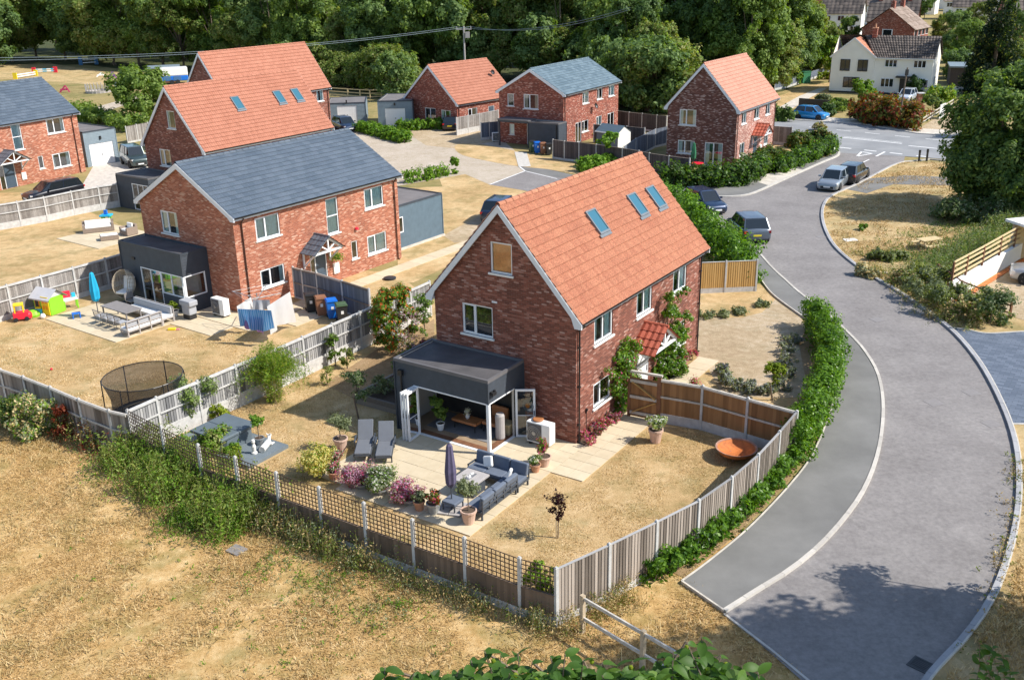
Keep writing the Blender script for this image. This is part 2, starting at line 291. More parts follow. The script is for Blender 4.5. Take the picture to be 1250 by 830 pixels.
# ---------------------------------------------------------------- mesh building
class MB:
    def __init__(s): s.v = []; s.f = []; s.m = []; s.t = []; s.T = None
    def pt(s, p):
        s.v.append(tuple(s.T @ Vector(p)) if s.T is not None else tuple(p)); return len(s.v)-1
    def face(s, pts, m=0, t=None):
        s.f.append([s.pt(p) for p in pts]); s.m.append(m); s.t.append(R.random() if t is None else t)
    def box(s, x0, x1, y0, y1, z0, z1, m=0):
        i = [s.pt(p) for p in ((x0, y0, z0), (x1, y0, z0), (x1, y1, z0), (x0, y1, z0), (x0, y0, z1), (x1, y0, z1), (x1, y1, z1), (x0, y1, z1))]
        t = R.random()
        for q in ((0, 3, 2, 1), (4, 5, 6, 7), (0, 1, 5, 4), (1, 2, 6, 5), (2, 3, 7, 6), (3, 0, 4, 7)):
            s.f.append([i[k] for k in q]); s.m.append(m); s.t.append(t)
    def bar(s, a, b, w, h, m=0, up=(0, 0, 1)):
        a = Vector(a); b = Vector(b); d = (b-a); L = d.length; d.normalize(); u = Vector(up)
        if abs(d.dot(u)) > .98: u = Vector((1, 0, 0))
        sd = d.cross(u).normalized(); u = sd.cross(d)
        c = [p + sd*(sx*w/2) + u*(sz*h/2) for p in (a, b) for sx, sz in ((-1, -1), (1, -1), (1, 1), (-1, 1))]
        i = [s.pt(p) for p in c]; t = R.random()
        for q in ((0, 1, 2, 3), (7, 6, 5, 4), (0, 4, 5, 1), (1, 5, 6, 2), (2, 6, 7, 3), (3, 7, 4, 0)):
            s.f.append([i[k] for k in q]); s.m.append(m); s.t.append(t)
    def tube(s, a, b, r0, r1=None, n=8, m=0, cap=True):
        a = Vector(a); b = Vector(b); r1 = r0 if r1 is None else r1; d = (b-a).normalized()
        u = Vector((0, 0, 1)) if abs(d.z) < .9 else Vector((1, 0, 0)); x = d.cross(u).normalized(); y = d.cross(x)
        A = [s.pt(a+(x*math.cos(k*2*PI/n)+y*math.sin(k*2*PI/n))*r0) for k in range(n)]
        B = [s.pt(b+(x*math.cos(k*2*PI/n)+y*math.sin(k*2*PI/n))*r1) for k in range(n)]
        t = R.random()
        for k in range(n): s.f.append([A[k], B[k], B[(k+1) % n], A[(k+1) % n]]); s.m.append(m); s.t.append(t)
        if cap: s.f.append(A); s.f.append(B[::-1]); s.m += [m, m]; s.t += [t, t]
    def lathe(s, prof, n=16, m=0, c=(0, 0, 0)):
        rings = []
        for r, z in prof: rings.append([s.pt((c[0]+r*math.cos(k*2*PI/n), c[1]+r*math.sin(k*2*PI/n), c[2]+z)) for k in range(n)])
        for A, B in zip(rings, rings[1:]):
            for k in range(n): s.f.append([A[k], A[(k+1) % n], B[(k+1) % n], B[k]]); s.m.append(m); s.t.append(.5)
    def prism(s, poly, z0, z1, m=0):
        n = len(poly); A = [s.pt((x, y, z0)) for x, y in poly]; B = [s.pt((x, y, z1)) for x, y in poly]; t = R.random()
        s.f.append(A[::-1]); s.f.append(B); s.m += [m, m]; s.t += [t, t]
        for k in range(n): s.f.append([A[k], A[(k+1) % n], B[(k+1) % n], B[k]]); s.m.append(m); s.t.append(t)
    def mesh(s, name, mats, smooth=False):
        me = bpy.data.meshes.new(name); me.from_pydata(s.v, [], s.f)
        for m in (mats if isinstance(mats, (list, tuple)) else [mats]): me.materials.append(MATS[m])
        me.polygons.foreach_set('material_index', s.m)
        at = me.attributes.new('tint', 'FLOAT', 'FACE'); at.data.foreach_set('value', s.t)
        # box-projected UVs in metres
        if len(s.f) < 60000:
            uv = me.uv_layers.new(name='UVMap'); N = len(me.loops); co = np.zeros(len(me.vertices)*3); me.vertices.foreach_get('co', co); co = co.reshape(-1, 3)
            li = np.zeros(N, int); me.loops.foreach_get('vertex_index', li); nr = np.zeros(len(me.polygons)*3); me.polygons.foreach_get('normal', nr); nr = np.abs(nr.reshape(-1, 3))
            lt = np.zeros(len(me.polygons), int); me.polygons.foreach_get('loop_total', lt); ax = np.repeat(nr.argmax(1), lt); P = co[li]
            U = np.where(ax == 0, P[:, 1], P[:, 0]); V = np.where(ax == 2, P[:, 1], P[:, 2])
            uv.data.foreach_set('uv', np.stack([U, V], 1).ravel())
        if smooth: me.polygons.foreach_set('use_smooth', [True]*len(me.polygons))
        me.update(); return me
    def build(s, name, mats, parent=None, smooth=False, stuff=False, bevel=0):
        return inst(name, s.mesh(name, mats, smooth), parent, stuff=stuff, bevel=bevel)
def inst(name, me, parent=None, loc=(0, 0, 0), rz=0, scale=None, stuff=False, bevel=0):
    o = bpy.data.objects.new(name, me); COL.objects.link(o); o.location = loc; o.rotation_euler = (0, 0, rz)
    if scale: o.scale = scale
    if parent is not None: o.parent = parent
    if stuff: o['kind'] = 'stuff'
    if bevel:
        b = o.modifiers.new('bevel', 'BEVEL'); b.width = bevel; b.segments = 2; b.limit_method = 'ANGLE'
    return o
def tag(o, label, cat, group=None):
    o['label'] = label; o['category'] = cat
    if group: o['group'] = group
    return o
def thing(name, label, cat, loc=(0, 0, 0), rz=0, group=None):
    o = bpy.data.objects.new(name, None); COL.objects.link(o); o.empty_display_size = .3
    o.location = (loc[0], loc[1], loc[2] if len(loc) > 2 else 0); o.rotation_euler = (0, 0, rz); return tag(o, label, cat, group)
KIDS = {}
def copy_thing(src, loc, rz, label=None, group=None, scale=None):
    def cp(o, par):
        c = o.copy(); COL.objects.link(c)
        if par is not None: c.parent = par
        for ch in list(o.children): cp(ch, c)
        return c
    r = cp(src, None); r.location = (loc[0], loc[1], loc[2] if len(loc) > 2 else 0); r.rotation_euler = (0, 0, rz)
    if scale: r.scale = (scale,)*3 if isinstance(scale, (int, float)) else scale
    if label: r['label'] = label
    if group: r['group'] = group
    return r
def structure(o): o['kind'] = 'structure'; return o

def spline(pts, n=8, closed=False):
    P = [Vector((p[0], p[1])) for p in pts]; out = []; N = len(P)
    rng = range(N if closed else N-1)
    for i in rng:
        if closed: a, b, c, d = P[i-1], P[i], P[(i+1) % N], P[(i+2) % N]
        else: a, b, c, d = P[max(i-1, 0)], P[i], P[i+1], P[min(i+2, N-1)]
        for k in range(n):
            t = k/n; out.append(.5*((2*b)+(c-a)*t+(2*a-5*b+4*c-d)*t*t+(3*b-a-3*c+d)*t**3))
    if not closed: out.append(P[-1])
    return [(p.x, p.y) for p in out]
def sheet(name, poly, z, mat, label=None):
    bm = bmesh.new(); f = bm.faces.new([bm.verts.new((x, y, z)) for x, y in poly])
    if f.normal.z < 0: pass
    bmesh.ops.triangulate(bm, faces=bm.faces[:]); bmesh.ops.recalc_face_normals(bm, faces=bm.faces[:])
    for ff in bm.faces:
        if ff.normal.z < 0: ff.normal_flip()
    me = bpy.data.meshes.new(name); bm.to_mesh(me); bm.free(); me.materials.append(MATS[mat])
    at = me.attributes.new('tint', 'FLOAT', 'FACE')
    o = inst(name, me); structure(o); return o
def ribbon(mb, pts, w, z0, z1, m=0, off=0.):
    P = [Vector((p[0], p[1])) for p in pts]; L = []; Rr = []
    for i in range(len(P)):
        d = (P[min(i+1, len(P)-1)]-P[max(i-1, 0)]).normalized(); nn = Vector((-d.y, d.x))
        L.append(P[i]+nn*(off+w/2)); Rr.append(P[i]+nn*(off-w/2))
    for i in range(len(P)-1):
        a, b, c, d = Rr[i], Rr[i+1], L[i+1], L[i]
        A = [mb.pt((*q, z0)) for q in (a, b, c, d)]; B = [mb.pt((*q, z1)) for q in (a, b, c, d)]; t = R.random()
        for q in ([B[0], B[1], B[2], B[3]], [A[0], A[1], B[1], B[0]], [A[2], A[3], B[3], B[2]]): mb.f.append(q); mb.m.append(m); mb.t.append(t)
    return mb
def inside(poly, X, Y):
    c = np.zeros(len(X), bool); n = len(poly)
    for i in range(n):
        x0, y0 = poly[i-1]; x1, y1 = poly[i]
        if y0 == y1: continue
        c ^= ((y0 > Y) != (y1 > Y)) & (X < (x1-x0)*(Y-y0)/(y1-y0)+x0)
    return c

# ---------------------------------------------------------------- foliage
def leaf_mesh(name, C, size, mats, mi=None, up=.3, aspect=.55, normals=None, flat=None, seed=1):
    """one four-sided leaf per centre: a pointed blade, randomly turned"""
    g = np.random.default_rng(seed); N = len(C); C = np.asarray(C, float)
    if normals is None: nrm = g.normal(size=(N, 3)); nrm[:, 2] += up
    else: nrm = normals + g.normal(size=(N, 3))*.45; nrm[:, 2] += up
    nrm /= np.linalg.norm(nrm, axis=1)[:, None]
    a = g.normal(size=(N, 3)); a -= (a*nrm).sum(1)[:, None]*nrm; a /= np.linalg.norm(a, axis=1)[:, None]+1e-9
    b = np.cross(nrm, a); s = (np.asarray(size)*g.uniform(.65, 1.35, N))[:, None]
    V = np.stack([C-a*s, C-b*s*aspect+nrm*s*.12, C+a*s, C+b*s*aspect+nrm*s*.12], 1).reshape(-1, 3)
    me = bpy.data.meshes.new(name); me.vertices.add(4*N); me.vertices.foreach_set('co', V.ravel())
    me.loops.add(4*N); me.loops.foreach_set('vertex_index', np.arange(4*N)); me.polygons.add(N)
    me.polygons.foreach_set('loop_start', np.arange(0, 4*N, 4)); me.polygons.foreach_set('loop_total', np.full(N, 4))
    if mi is not None: me.polygons.foreach_set('material_index', np.asarray(mi, np.int32))
    for m in (mats if isinstance(mats, (list, tuple)) else [mats]): me.materials.append(MATS[m])
    at = me.attributes.new('tint', 'FLOAT', 'FACE'); at.data.foreach_set('value', g.random(N))
    me.update(calc_edges=True); return me
def blade_mesh(name, XY, h, w, mats, lean=.35, seed=1, z=0.):
    """upright grass blades / stems: thin triangles"""
    g = np.random.default_rng(seed); N = len(XY); XY = np.asarray(XY, float); h = np.asarray(h)*g.uniform(.5, 1.3, N)
    th = g.uniform(0, 2*PI, N); d = np.stack([np.cos(th), np.sin(th)], 1)*np.asarray(w)/2 if np.isscalar(w) else np.stack([np.cos(th), np.sin(th)], 1)*np.asarray(w)[:, None]/2
    top = XY+g.normal(size=(N, 2))*(lean*h)[:, None]
    V = np.zeros((N, 3, 3)); V[:, 0, :2] = XY-d; V[:, 1, :2] = XY+d; V[:, 2, :2] = top; V[:, 2, 2] = h; V[:, :, 2] += z
    me = bpy.data.meshes.new(name); me.vertices.add(3*N); me.vertices.foreach_set('co', V.ravel())
    me.loops.add(3*N); me.loops.foreach_set('vertex_index', np.arange(3*N)); me.polygons.add(N)
    me.polygons.foreach_set('loop_start', np.arange(0, 3*N, 3)); me.polygons.foreach_set('loop_total', np.full(N, 3))
    for m in (mats if isinstance(mats, (list, tuple)) else [mats]): me.materials.append(MATS[m])
    at = me.attributes.new('tint', 'FLOAT', 'FACE'); at.data.foreach_set('value', g.random(N)); me.update(calc_edges=True); return me
def clump_pts(g, clumps, n, fill=.35):
    """points on the shells of a list of spheres (x,y,z,r); returns centres and outward normals"""
    cl = np.array(clumps, float); w = cl[:, 3]**2; K = int(max(10, min(24, n/len(cl)/12)))
    # every lobe carries twigs: small ragged tufts scattered through and just outside its shell
    M_ = len(cl)*K; k0 = g.choice(len(cl), M_, p=w/w.sum()); d0 = g.normal(size=(M_, 3)); d0 /= np.linalg.norm(d0, axis=1)[:, None]
    r0 = cl[k0, 3]*g.uniform(.25, 1.12, M_); tc = cl[k0, :3]+d0*r0[:, None]*np.array([1, 1, .85]); tr = cl[k0, 3]*g.uniform(.18, .48, M_)
    k = g.choice(M_, n, p=tr**2/(tr**2).sum()); d = g.normal(size=(n, 3)); d /= np.linalg.norm(d, axis=1)[:, None]
    P = tc[k]+d*(tr[k]*g.random(n)**.5)[:, None]; nn = d*.5+d0[k]*.8; nn /= np.linalg.norm(nn, axis=1)[:, None]; return P, nn
def translu(name, k=.45):
    m = MATS[name]; nt = m.node_tree; b = nt.nodes['Principled BSDF']; out = nt.nodes['Material Output']; t = nt.nodes.new('ShaderNodeBsdfTranslucent'); ms = nt.nodes.new('ShaderNodeMixShader'); ms.inputs[0].default_value = k
    if b.inputs['Base Color'].is_linked: nt.links.new(b.inputs['Base Color'].links[0].from_socket, t.inputs[0])
    nt.links.new(b.outputs[0], ms.inputs[1]); nt.links.new(t.outputs[0], ms.inputs[2]); nt.links.new(ms.outputs[0], out.inputs[0])
for _n in ('linen_white', 'towel_blue', 'towel_purple'): translu(_n, .55)
# ---------------------------------------------------------------- ground, roads, pavements
def P2(*q): return [G2(*p) for p in q]
sheet('ground', [(-900, -60), (900, -60), (900, 1800), (-900, 1800)], 0, 'ground_far')
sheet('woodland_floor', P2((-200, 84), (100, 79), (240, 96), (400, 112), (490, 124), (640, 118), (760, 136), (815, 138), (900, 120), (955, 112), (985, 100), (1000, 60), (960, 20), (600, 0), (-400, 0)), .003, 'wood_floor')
sheet('field', [(-80, 8), (18, 8), (18.0, 30), (6, 28), (-12, 42), (-30, 47), (-80, 70)], .004, 'ground_field')
# the plots' dried lawns
plotM = P2((155, 530), (290, 600), (680, 760), (850, 660), (968, 560), (860, 520), (800, 440), (560, 400), (500, 345), (300, 460))
sheet('lawn', [(-16.8, 36.3), (-9, 31), (1.1, 23.4), (6, 29), (10.4, 33.2), (9, 44), (-2, 50), (-9, 44)], .008, 'lawn_dry')
sheet('lawn', [(-16.9, 36.4), (-9, 44), (-3, 49.5), (-7, 58), (-20, 62), (-40, 84), (-75, 82), (-55, 52), (-28, 40)], .007, 'lawn_dry')
sheet('lawn', P2((505, 345), (600, 300), (640, 262), (760, 270), (600, 205), (535, 215), (540, 228), (480, 230), (486, 330), (430, 350)), .012, 'lawn_dry')
gcourt = spline(P2((440, 158), (478, 165), (520, 178), (560, 176), (600, 178), (640, 200), (655, 210), (600, 226), (560, 215), (500, 212), (470, 200), (440, 170)), 4, True)
sheet('gravel_courtyard', P2((395, 150), (480, 160), (560, 160), (610, 168), (652, 205), (640, 210), (598, 226), (568, 213), (500, 225), (440, 235), (400, 190)), .016, 'gravel_court')
sheet('gravel_courtyard', P2((520, 178), (500, 165), (505, 155), (560, 150), (612, 150), (608, 172), (560, 182)), .02, 'gravel_bay')
sheet('gravel_drive', P2((541, 288), (600, 255), (640, 262), (600, 290), (555, 297)), .02, 'gravel_bay')
sheet('lawn', spline(P2((562, 176), (590, 177), (640, 187), (702, 200), (712, 214), (668, 207), (636, 204), (600, 198), (565, 190), (555, 181)), 3, True), .024, 'lawn_dry')
sheet('courtyard_drive', P2((80, 262), (118, 196), (145, 190), (195, 185), (240, 215), (150, 240)), .014, 'concrete_warm')
sheet('side_road', P2((598, 226), (640, 209), (633, 203), (655, 204), (700, 214), (760, 235), (825, 234), (915, 240), (960, 300), (905, 298), (820, 262), (760, 268), (688, 236)), .020, 'asphalt_path')
sheet('side_road', P2((598, 226), (642, 209), (700, 221), (760, 240), (760, 262), (640, 233)), .024, 'asphalt')
kl = P2((884, 748), (925, 722), (965, 697), (1000, 668), (1030, 635), (1054, 600), (1070, 560), (1077, 520), (1077, 485), (1070, 455), (1055, 430), (1040, 413), (1010, 385), (977, 360), (958, 343), (942, 328), (928, 312), (915, 296))
kr = P2((1090, 900), (1132, 828), (1180, 775), (1215, 720), (1237, 650), (1243, 590), (1238, 540), (1220, 490), (1192, 440), (1156, 400), (1103, 361.6), (1060.7, 336.4), (1029, 312.5), (1013, 294), (1003.7, 270), (1005, 251.6), (1015.7, 239.6), (1047.5, 225), (1087, 204), (1103, 198.5))
KL = spline(kl, 5); KR = spline(kr, 5)
kd = P2((760, 236), (820, 234.5), (831.5, 239.4), (860, 241), (892, 241), (914.4, 238.3), (936.8, 229.4), (966, 216), (1004, 199), (1022, 191.3), (1024, 186))
KD = spline(kd, 4)
# carriageway of the estate road
road = [G2(983, 835), G2(884, 748)]+KL+[G2(860, 262), G2(800, 250)]+KD+[G2(1105, 190)]+KR[::-1]
sheet('estate_road', road, .028, 'asphalt')
far = P2((1024, 187), (1135, 193.3), (1176, 197), (1260, 208), (1700, 260), (1700, 215), (1176, 167.7), (1119.5, 163.8), (1053, 152.3), (969.7, 147.2), (900, 133), (760, 118), (760, 124), (900, 152), (955, 170))
sheet('main_road', far, .032, 'asphalt_far')
def spot(name, px, py, w, h, ang, mat, z=.0315):
    c_, s_ = math.cos(ang), math.sin(ang); x, y = G2(px, py); sheet(name, [(x+c_*a-s_*b+R.uniform(-.05, .05), y+s_*a+c_*b+R.uniform(-.05, .05)) for a, b in ((-w, -h), (w, -h), (w, h), (-w, h))], z, mat)
# road paint
def paint(name, a, b, w, z=.036, dash=None):
    a = Vector(G2(*a)); b = Vector(G2(*b)); d = b-a; L = d.length; d.normalize(); n = Vector((-d.y, d.x))*w/2; mb = MB(); t = 0
    segs = [(0, L)] if not dash else [(k*(dash[0]+dash[1]), k*(dash[0]+dash[1])+dash[0]) for k in range(int(L/(dash[0]+dash[1]))+1)]
    for s, e in segs:
        p = a+d*s; q = a+d*min(e, L); mb.face([(*(p-n), z), (*(q-n), z), (*(q+n), z), (*(p+n), z)])
    structure(mb.build(name, 'line_paint'))
paint('road_marking', (987.6, 155.7), (1150, 172), .16, dash=(1.6, 1.6))
paint('road_marking', (1028.6, 168.4), (1101, 176), .22); paint('road_marking', (1109, 178.5), (1175, 185), .22)
paint('road_marking', (1030, 167.2), (1101, 174.6), .12)
paint('road_marking', (1024.7, 180.5), (1131, 192), .26, dash=(1.2, 1.3))

tri = P2((1046, 191.5), (1052, 185.8), (1064.5, 188.2)); mb = MB()
for i in range(3):
    a, b = Vector(tri[i]), Vector(tri[(i+1) % 3]); d = (b-a).normalized(); nn = Vector((-d.y, d.x))*.09
    mb.face([(*(a-nn), .0365), (*(b-nn), .0365), (*(b+nn), .0365), (*(a+nn), .0365)])
structure(mb.build('give_way_triangle', 'line_paint'))
paint('road_marking', (1069.5, 191.5), (1080, 186), .2); paint('road_marking', (1046, 202.5), (1061, 195.3), .12)
# white-worn joint across the tarmac forecourt
paint('edging_strip', (598, 226), (641, 209.5), .14, .04); paint('edging_strip', (641, 209.5), (634, 204), .14, .04); paint('edging_strip', (641, 209.5), (680, 219), .12, .04)
# pavement on the left of the estate road
pav_out = P2((832, 712), (862, 690), (905, 655), (935, 626), (966, 592), (990, 560), (1008, 520), (1017, 490), (1021, 460), (1014, 430), (998, 400), (977, 386), (947, 364), (934, 350), (921, 330), (912, 312), (905, 296))
PO = spline(pav_out, 4)
structure_pts = PO+[G2(884, 748)][:0]
sheet('pavement', PO+KL[::-1], .10, 'asphalt_path')
def kerbstones(path, w, h, mat, L=.915):
    P = [Vector(p) for p in path]; mb = MB(); mb.box(.006, L-.006, -w/2, w/2, 0, h); me = mb.mesh('kerb_stone', mat); root = bpy.data.objects.new('kerb', None); COL.objects.link(root); root['kind'] = 'structure'; k = 0; s = 0.; seg = [(b-a).length for a, b in zip(P, P[1:])]; tot = sum(seg); d = 0.; n = 0
    def at(t):
        for a, b, l in zip(P, P[1:], seg):
            if t <= l: return a.lerp(b, t/l)
            t -= l
        return P[-1]
    while d+L < tot and n < 150: a, b = at(d), at(d+L); inst('kerb_stone', me, root, (a.x, a.y, R.uniform(-.004, .004)), math.atan2(b.y-a.y, b.x-a.x)); d += L; n += 1
    mb = MB(); ribbon(mb, path, w*.8, 0, h-.02); mb.build('kerb_bed', 'concrete_warm', root)
piece('kerb_piece', (.40, .37, .33), (.60, .56, .50), .85, (1, 1, 1), 6, .6); piece('kerb_piece_grey', (.28, .28, .29), (.42, .42, .43), .85, (1, 1, 1), 6, .6)
kerbstones(KL, .13, .125, 'kerb_piece')
mb = MB(); ribbon(mb, PO, .06, .0, .112, 0); ribbon(mb, P2((832, 712), (884, 748)), .06, 0, .112); structure(mb.build('edging', 'concrete_warm'))
mb = MB(); ribbon(mb, P2((884, 750), (940, 793), (990, 834)), .07, .0, .05, 0); structure(mb.build('edging', 'kerb_stone'))
kerbstones(KR, .15, .13, 'kerb_piece_grey')
mb = MB(); ribbon(mb, [(x, y) for x, y in KR], .05, .0, .135, 0, off=-.1); structure(mb.build('kerb', 'kerb_stone'))
mb = MB(); ribbon(mb, KD, .2, .0, .12, 0); structure(mb.build('kerb', 'kerb_stone'))
mb = MB(); ribbon(mb, P2((969.7, 147.2), (1053, 152.3), (1119.5, 163.8), (1176, 167.7), (1260, 177)), .2, .0, .12, 0); structure(mb.build('kerb', 'kerb_stone'))
mb = MB(); ribbon(mb, P2((1103, 198.5), (1135, 195.5), (1176, 199), (1260, 210)), .15, .0, .12, 0); structure(mb.build('kerb', 'kerb_stone'))
sheet('pavement', KD+P2((1008, 193), (966, 206), (938, 214), (905, 226), (870, 229), (831, 228), (760, 228)), .1, 'asphalt_path')
sheet('pavement', P2((935, 214.5), (967, 206.5), (980, 209), (962, 217), (938, 228), (925, 224)), .104, 'concrete_warm')
sheet('pavement', P2((1176, 167.7), (1119.5, 163.8), (1053, 152.3), (969.7, 147.2), (967, 142), (1050, 147), (1090, 153), (1119, 158), (1180, 161), (1260, 168), (1260, 177)), .1, 'concrete_warm')
# verge on the right
sheet('verge', KR+P2((1176, 199), (1260, 210), (1400, 300), (1400, 900)), .05, 'lawn_verge')
sheet('block_paved_drive', P2((1157, 401), (1180, 403), (1205, 408), (1250, 406), (1320, 404), (1330, 520), (1236, 519), (1222, 488), (1192, 440)), .058, 'block_paving')
mb = MB(); ribbon(mb, spline(P2((1157, 401), (1180, 403.5), (1205, 408), (1250, 406), (1320, 404))), .1, .0, .08); ribbon(mb, P2((1236, 519), (1330, 520)), .1, 0, .08); structure(mb.build('edging', 'kerb_stone'))
sheet('crossing_path', P2((1033, 232), (1060, 219), (1105, 215), (1260, 222), (1260, 230), (1090, 226), (1058, 237)), .062, 'asphalt_path')
sheet('parking_court', P2((1180, 372), (1195, 350), (1230, 335), (1330, 320), (1330, 400), (1250, 392)), .062, 'gravel_bay')
# gravel frontage of the nearest house
sheet('lawn', P2((800, 330), (925, 345), (948, 362), (977, 388), (1020, 440), (1012, 500), (960, 580), (800, 500), (780, 440)), .0135, 'lawn_dry')
sheet('gravel_drive', P2((850, 388), (905, 388), (930, 382), (946, 366), (977, 388), (985, 400), (990, 440), (985, 485), (930, 486), (880, 480), (866, 452), (850, 436)), .016, 'gravel_bay')
sheet('planting_bed', P2((835, 705), (905, 648), (962, 588), (1004, 520), (1016, 480), (1012, 440), (985, 400), (975, 420), (985, 470), (968, 520), (900, 620), (800, 690)), .018, 'earth_bed')
sheet('planting_bed', P2((395, 470), (470, 420), (530, 390), (530, 470), (490, 500), (440, 490)), .018, 'earth_bed')
# grounds of the white house and the far side of the road
sheet('lawn', P2((935, 128), (950, 118), (985, 105), (1020, 100), (1016, 112), (985, 128), (960, 135), (935, 140)), .01, 'lawn_dry')
sheet('gravel_drive', P2((1015, 152), (1030, 148), (1055, 130), (1075, 125), (1120, 125), (1120, 133), (1060, 133), (1040, 152)), .012, 'gravel_bay')
sheet('gravel_drive', P2((1120, 158), (1150, 140), (1170, 128), (1200, 128), (1200, 163)), .012, 'gravel_bay')
sheet('footpath', P2((930, 142), (950, 132), (975, 118), (1000, 108), (1010, 108), (985, 122), (962, 136), (948, 145)), .02, 'concrete_warm')
sheet('track', spline(P2((95, 133), (120, 130), (150, 122), (175, 116), (185, 119), (155, 128), (125, 137), (98, 138)), 4, True), .02, 'gravel_court')
sheet('paddock', P2((0, 80), (60, 78), (120, 86), (200, 98), (190, 110), (120, 104), (30, 98), (-60, 96), (-60, 80)), .01, 'lawn_verge')
sheet('lawn', P2((905, 172), (950, 166), (985, 172), (962, 186), (930, 200), (905, 205)), .02, 'lawn_dry')

# ---------------------------------------------------------------- house kit
def clip(poly, a, b, c):           # keep a*u+b*z<=c
    out = []
    for i in range(len(poly)):
        p, q = poly[i-1], poly[i]; fp, fq = a*p[0]+b*p[1]-c, a*q[0]+b*q[1]-c
        if (fp <= 0) != (fq <= 0):
            t = fp/(fp-fq); out.append((p[0]+(q[0]-p[0])*t, p[1]+(q[1]-p[1])*t))
        if fq <= 0: out.append(q)
    return out
FACES = {'G': -PI/2, 'S': 0, 'N': PI/2, 'W': PI}
class House:
    """local frame: +x runs along the ridge away from the near gable, +y to the left"""
    def __init__(s, name, label, loc, yaw, a, L, he, hr, wall, cat='house', oh=.3, vg=.15, group=None):
        s.t = thing(name, label, cat, (loc[0], loc[1], 0), yaw, group); s.a = a; s.L = L; s.he = he; s.hr = hr; s.w = wall; s.oh = oh; s.vg = vg
        s.op = {'G': [], 'S': [], 'N': [], 'W': []}; s.b = a-oh
    def face(s, k):                # origin of a face frame
        return {'G': (s.vg, 0), 'S': (0, -s.b), 'N': (s.L-s.vg, 0), 'W': (s.L, s.b)}[k]
    def T(s, k):
        o = s.face(k); return Matrix.Translation((o[0], o[1], 0)) @ Matrix.Rotation(FACES[k], 4, 'Z')
    def place(s, o, k, u, z, out=0.):
        o.matrix_local = s.T(k) @ Matrix.Translation((u, -out, z)); return o
    def walls(s):
        s.zw = lambda y: s.hr-.16-(s.hr-s.he)*abs(y)/s.a
        for k in 'GSNW':
            mb = MB(); mb.T = s.T(k)
            if k in 'GN': u0, u1 = -s.b, s.b; top = s.hr
            else: u0, u1 = s.vg, s.L-s.vg; top = s.zw(s.b)
            us = sorted({u0, u1}|{v for w in s.op[k] for v in w[:2]}); zs = sorted({0., top}|{v for w in s.op[k] for v in w[2:4]})
            for i in range(len(us)-1):
                for j in range(len(zs)-1):
                    um, zm = (us[i]+us[i+1])/2, (zs[j]+zs[j+1])/2
                    if any(w[0] < um < w[1] and w[2] < zm < w[3] for w in s.op[k]): continue
                    p = [(us[i], zs[j]), (us[i+1], zs[j]), (us[i+1], zs[j+1]), (us[i], zs[j+1])]
                    if k in 'GN':
                        sl = (s.hr-s.he)/s.a; c = s.hr-.16
                        p = clip(p, sl, 1, c)
                        if len(p) > 2: p = clip(p, -sl, 1, c)
                    if len(p) > 2: mb.face([(q[0], 0, q[1]) for q in p])
            for u, v, z, y in [w[:4] for w in s.op[k]]:
                d = .11
                mb.face([(u, 0, z), (u, 0, y), (u, d, y), (u, d, z)]); mb.face([(v, 0, z), (v, d, z), (v, d, y), (v, 0, y)])
                mb.face([(u, 0, y), (v, 0, y), (v, d, y), (u, d, y)]); mb.face([(u, 0, z), (u, d, z), (v, d, z), (v, 0, z)])
            mb.build('wall', s.w, s.t)
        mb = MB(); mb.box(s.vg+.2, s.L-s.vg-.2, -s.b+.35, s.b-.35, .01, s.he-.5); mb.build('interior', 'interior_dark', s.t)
    def opening(s, k, u0, u1, z0, z1): s.op[k].append((min(u0, u1), max(u0, u1), z0, z1))
    def window(s, k, u0, u1, z0, z1, panes=2, curtain='curtain', frame='upvc', sill=True, trans=None, fill=.75, split=.42):
        u0, u1 = min(u0, u1), max(u0, u1); s.opening(k, u0, u1, z0, z1); w = u1-u0; h = z1-z0; mb = MB(); fr = .065; y0, y1 = .045, .105
        mb.box(0, w, y0, y1, 0, fr); mb.box(0, w, y0, y1, h-fr, h); mb.box(0, fr, y0, y1, fr, h-fr); mb.box(w-fr, w, y0, y1, fr, h-fr)
        xs = [w*(split if panes == 2 else i/panes) if panes == 2 else w*i/panes for i in range(1, panes)]
        for x in xs: mb.box(x-.035, x+.035, y0+.003, y1-.003, fr, h-fr)
        if trans: mb.box(fr, w-fr, y0+.006, y1-.006, h*trans-.03, h*trans+.03)
        if len(xs) and not trans:      # opening casement stands proud
            x = xs[0]; c = .03
            for q in ((fr, x-.035, fr, fr+c), (fr, x-.035, h-fr-c, h-fr), (fr, fr+c, fr+c, h-fr-c), (x-.035-c, x-.035, fr+c, h-fr-c)): mb.box(q[0], q[1], y0-.012, y0+.02, q[2], q[3])
        o = mb.build('window', frame, s.t, bevel=0); s.place(o, k, u0, z0)
        xx = [fr]+xs+[w-fr]
        for i in range(len(xx)-1):
            m2 = MB(); m2.face([(xx[i], .075, fr), (xx[i+1], .075, fr), (xx[i+1], .075, h-fr), (xx[i], .075, h-fr)]); m2.build('pane', 'glass', o)
        if sill: m3 = MB(); m3.box(-.08, w+.08, -.07, y0, -.075, 0); m3.build('sill', 'sill_stone', o)
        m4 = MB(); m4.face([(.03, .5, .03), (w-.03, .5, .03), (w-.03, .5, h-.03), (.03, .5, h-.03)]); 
        if curtain:
            n = 7
            for side in (0, 1):
                x0 = .03 if side == 0 else w*(1-fill/2)-.03; x1 = w*fill/2 if side == 0 else w-.03
                for q in range(n):
                    a = x0+(x1-x0)*q/n; b = x0+(x1-x0)*(q+1)/n
                    m4.face([(a, .135+.02*(q % 2), .03), (b, .135+.02*((q+1) % 2), .03), (b, .135+.02*((q+1) % 2), h-.03), (a, .135+.02*(q % 2), h-.03)], 1)
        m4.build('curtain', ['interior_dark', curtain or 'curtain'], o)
        return o
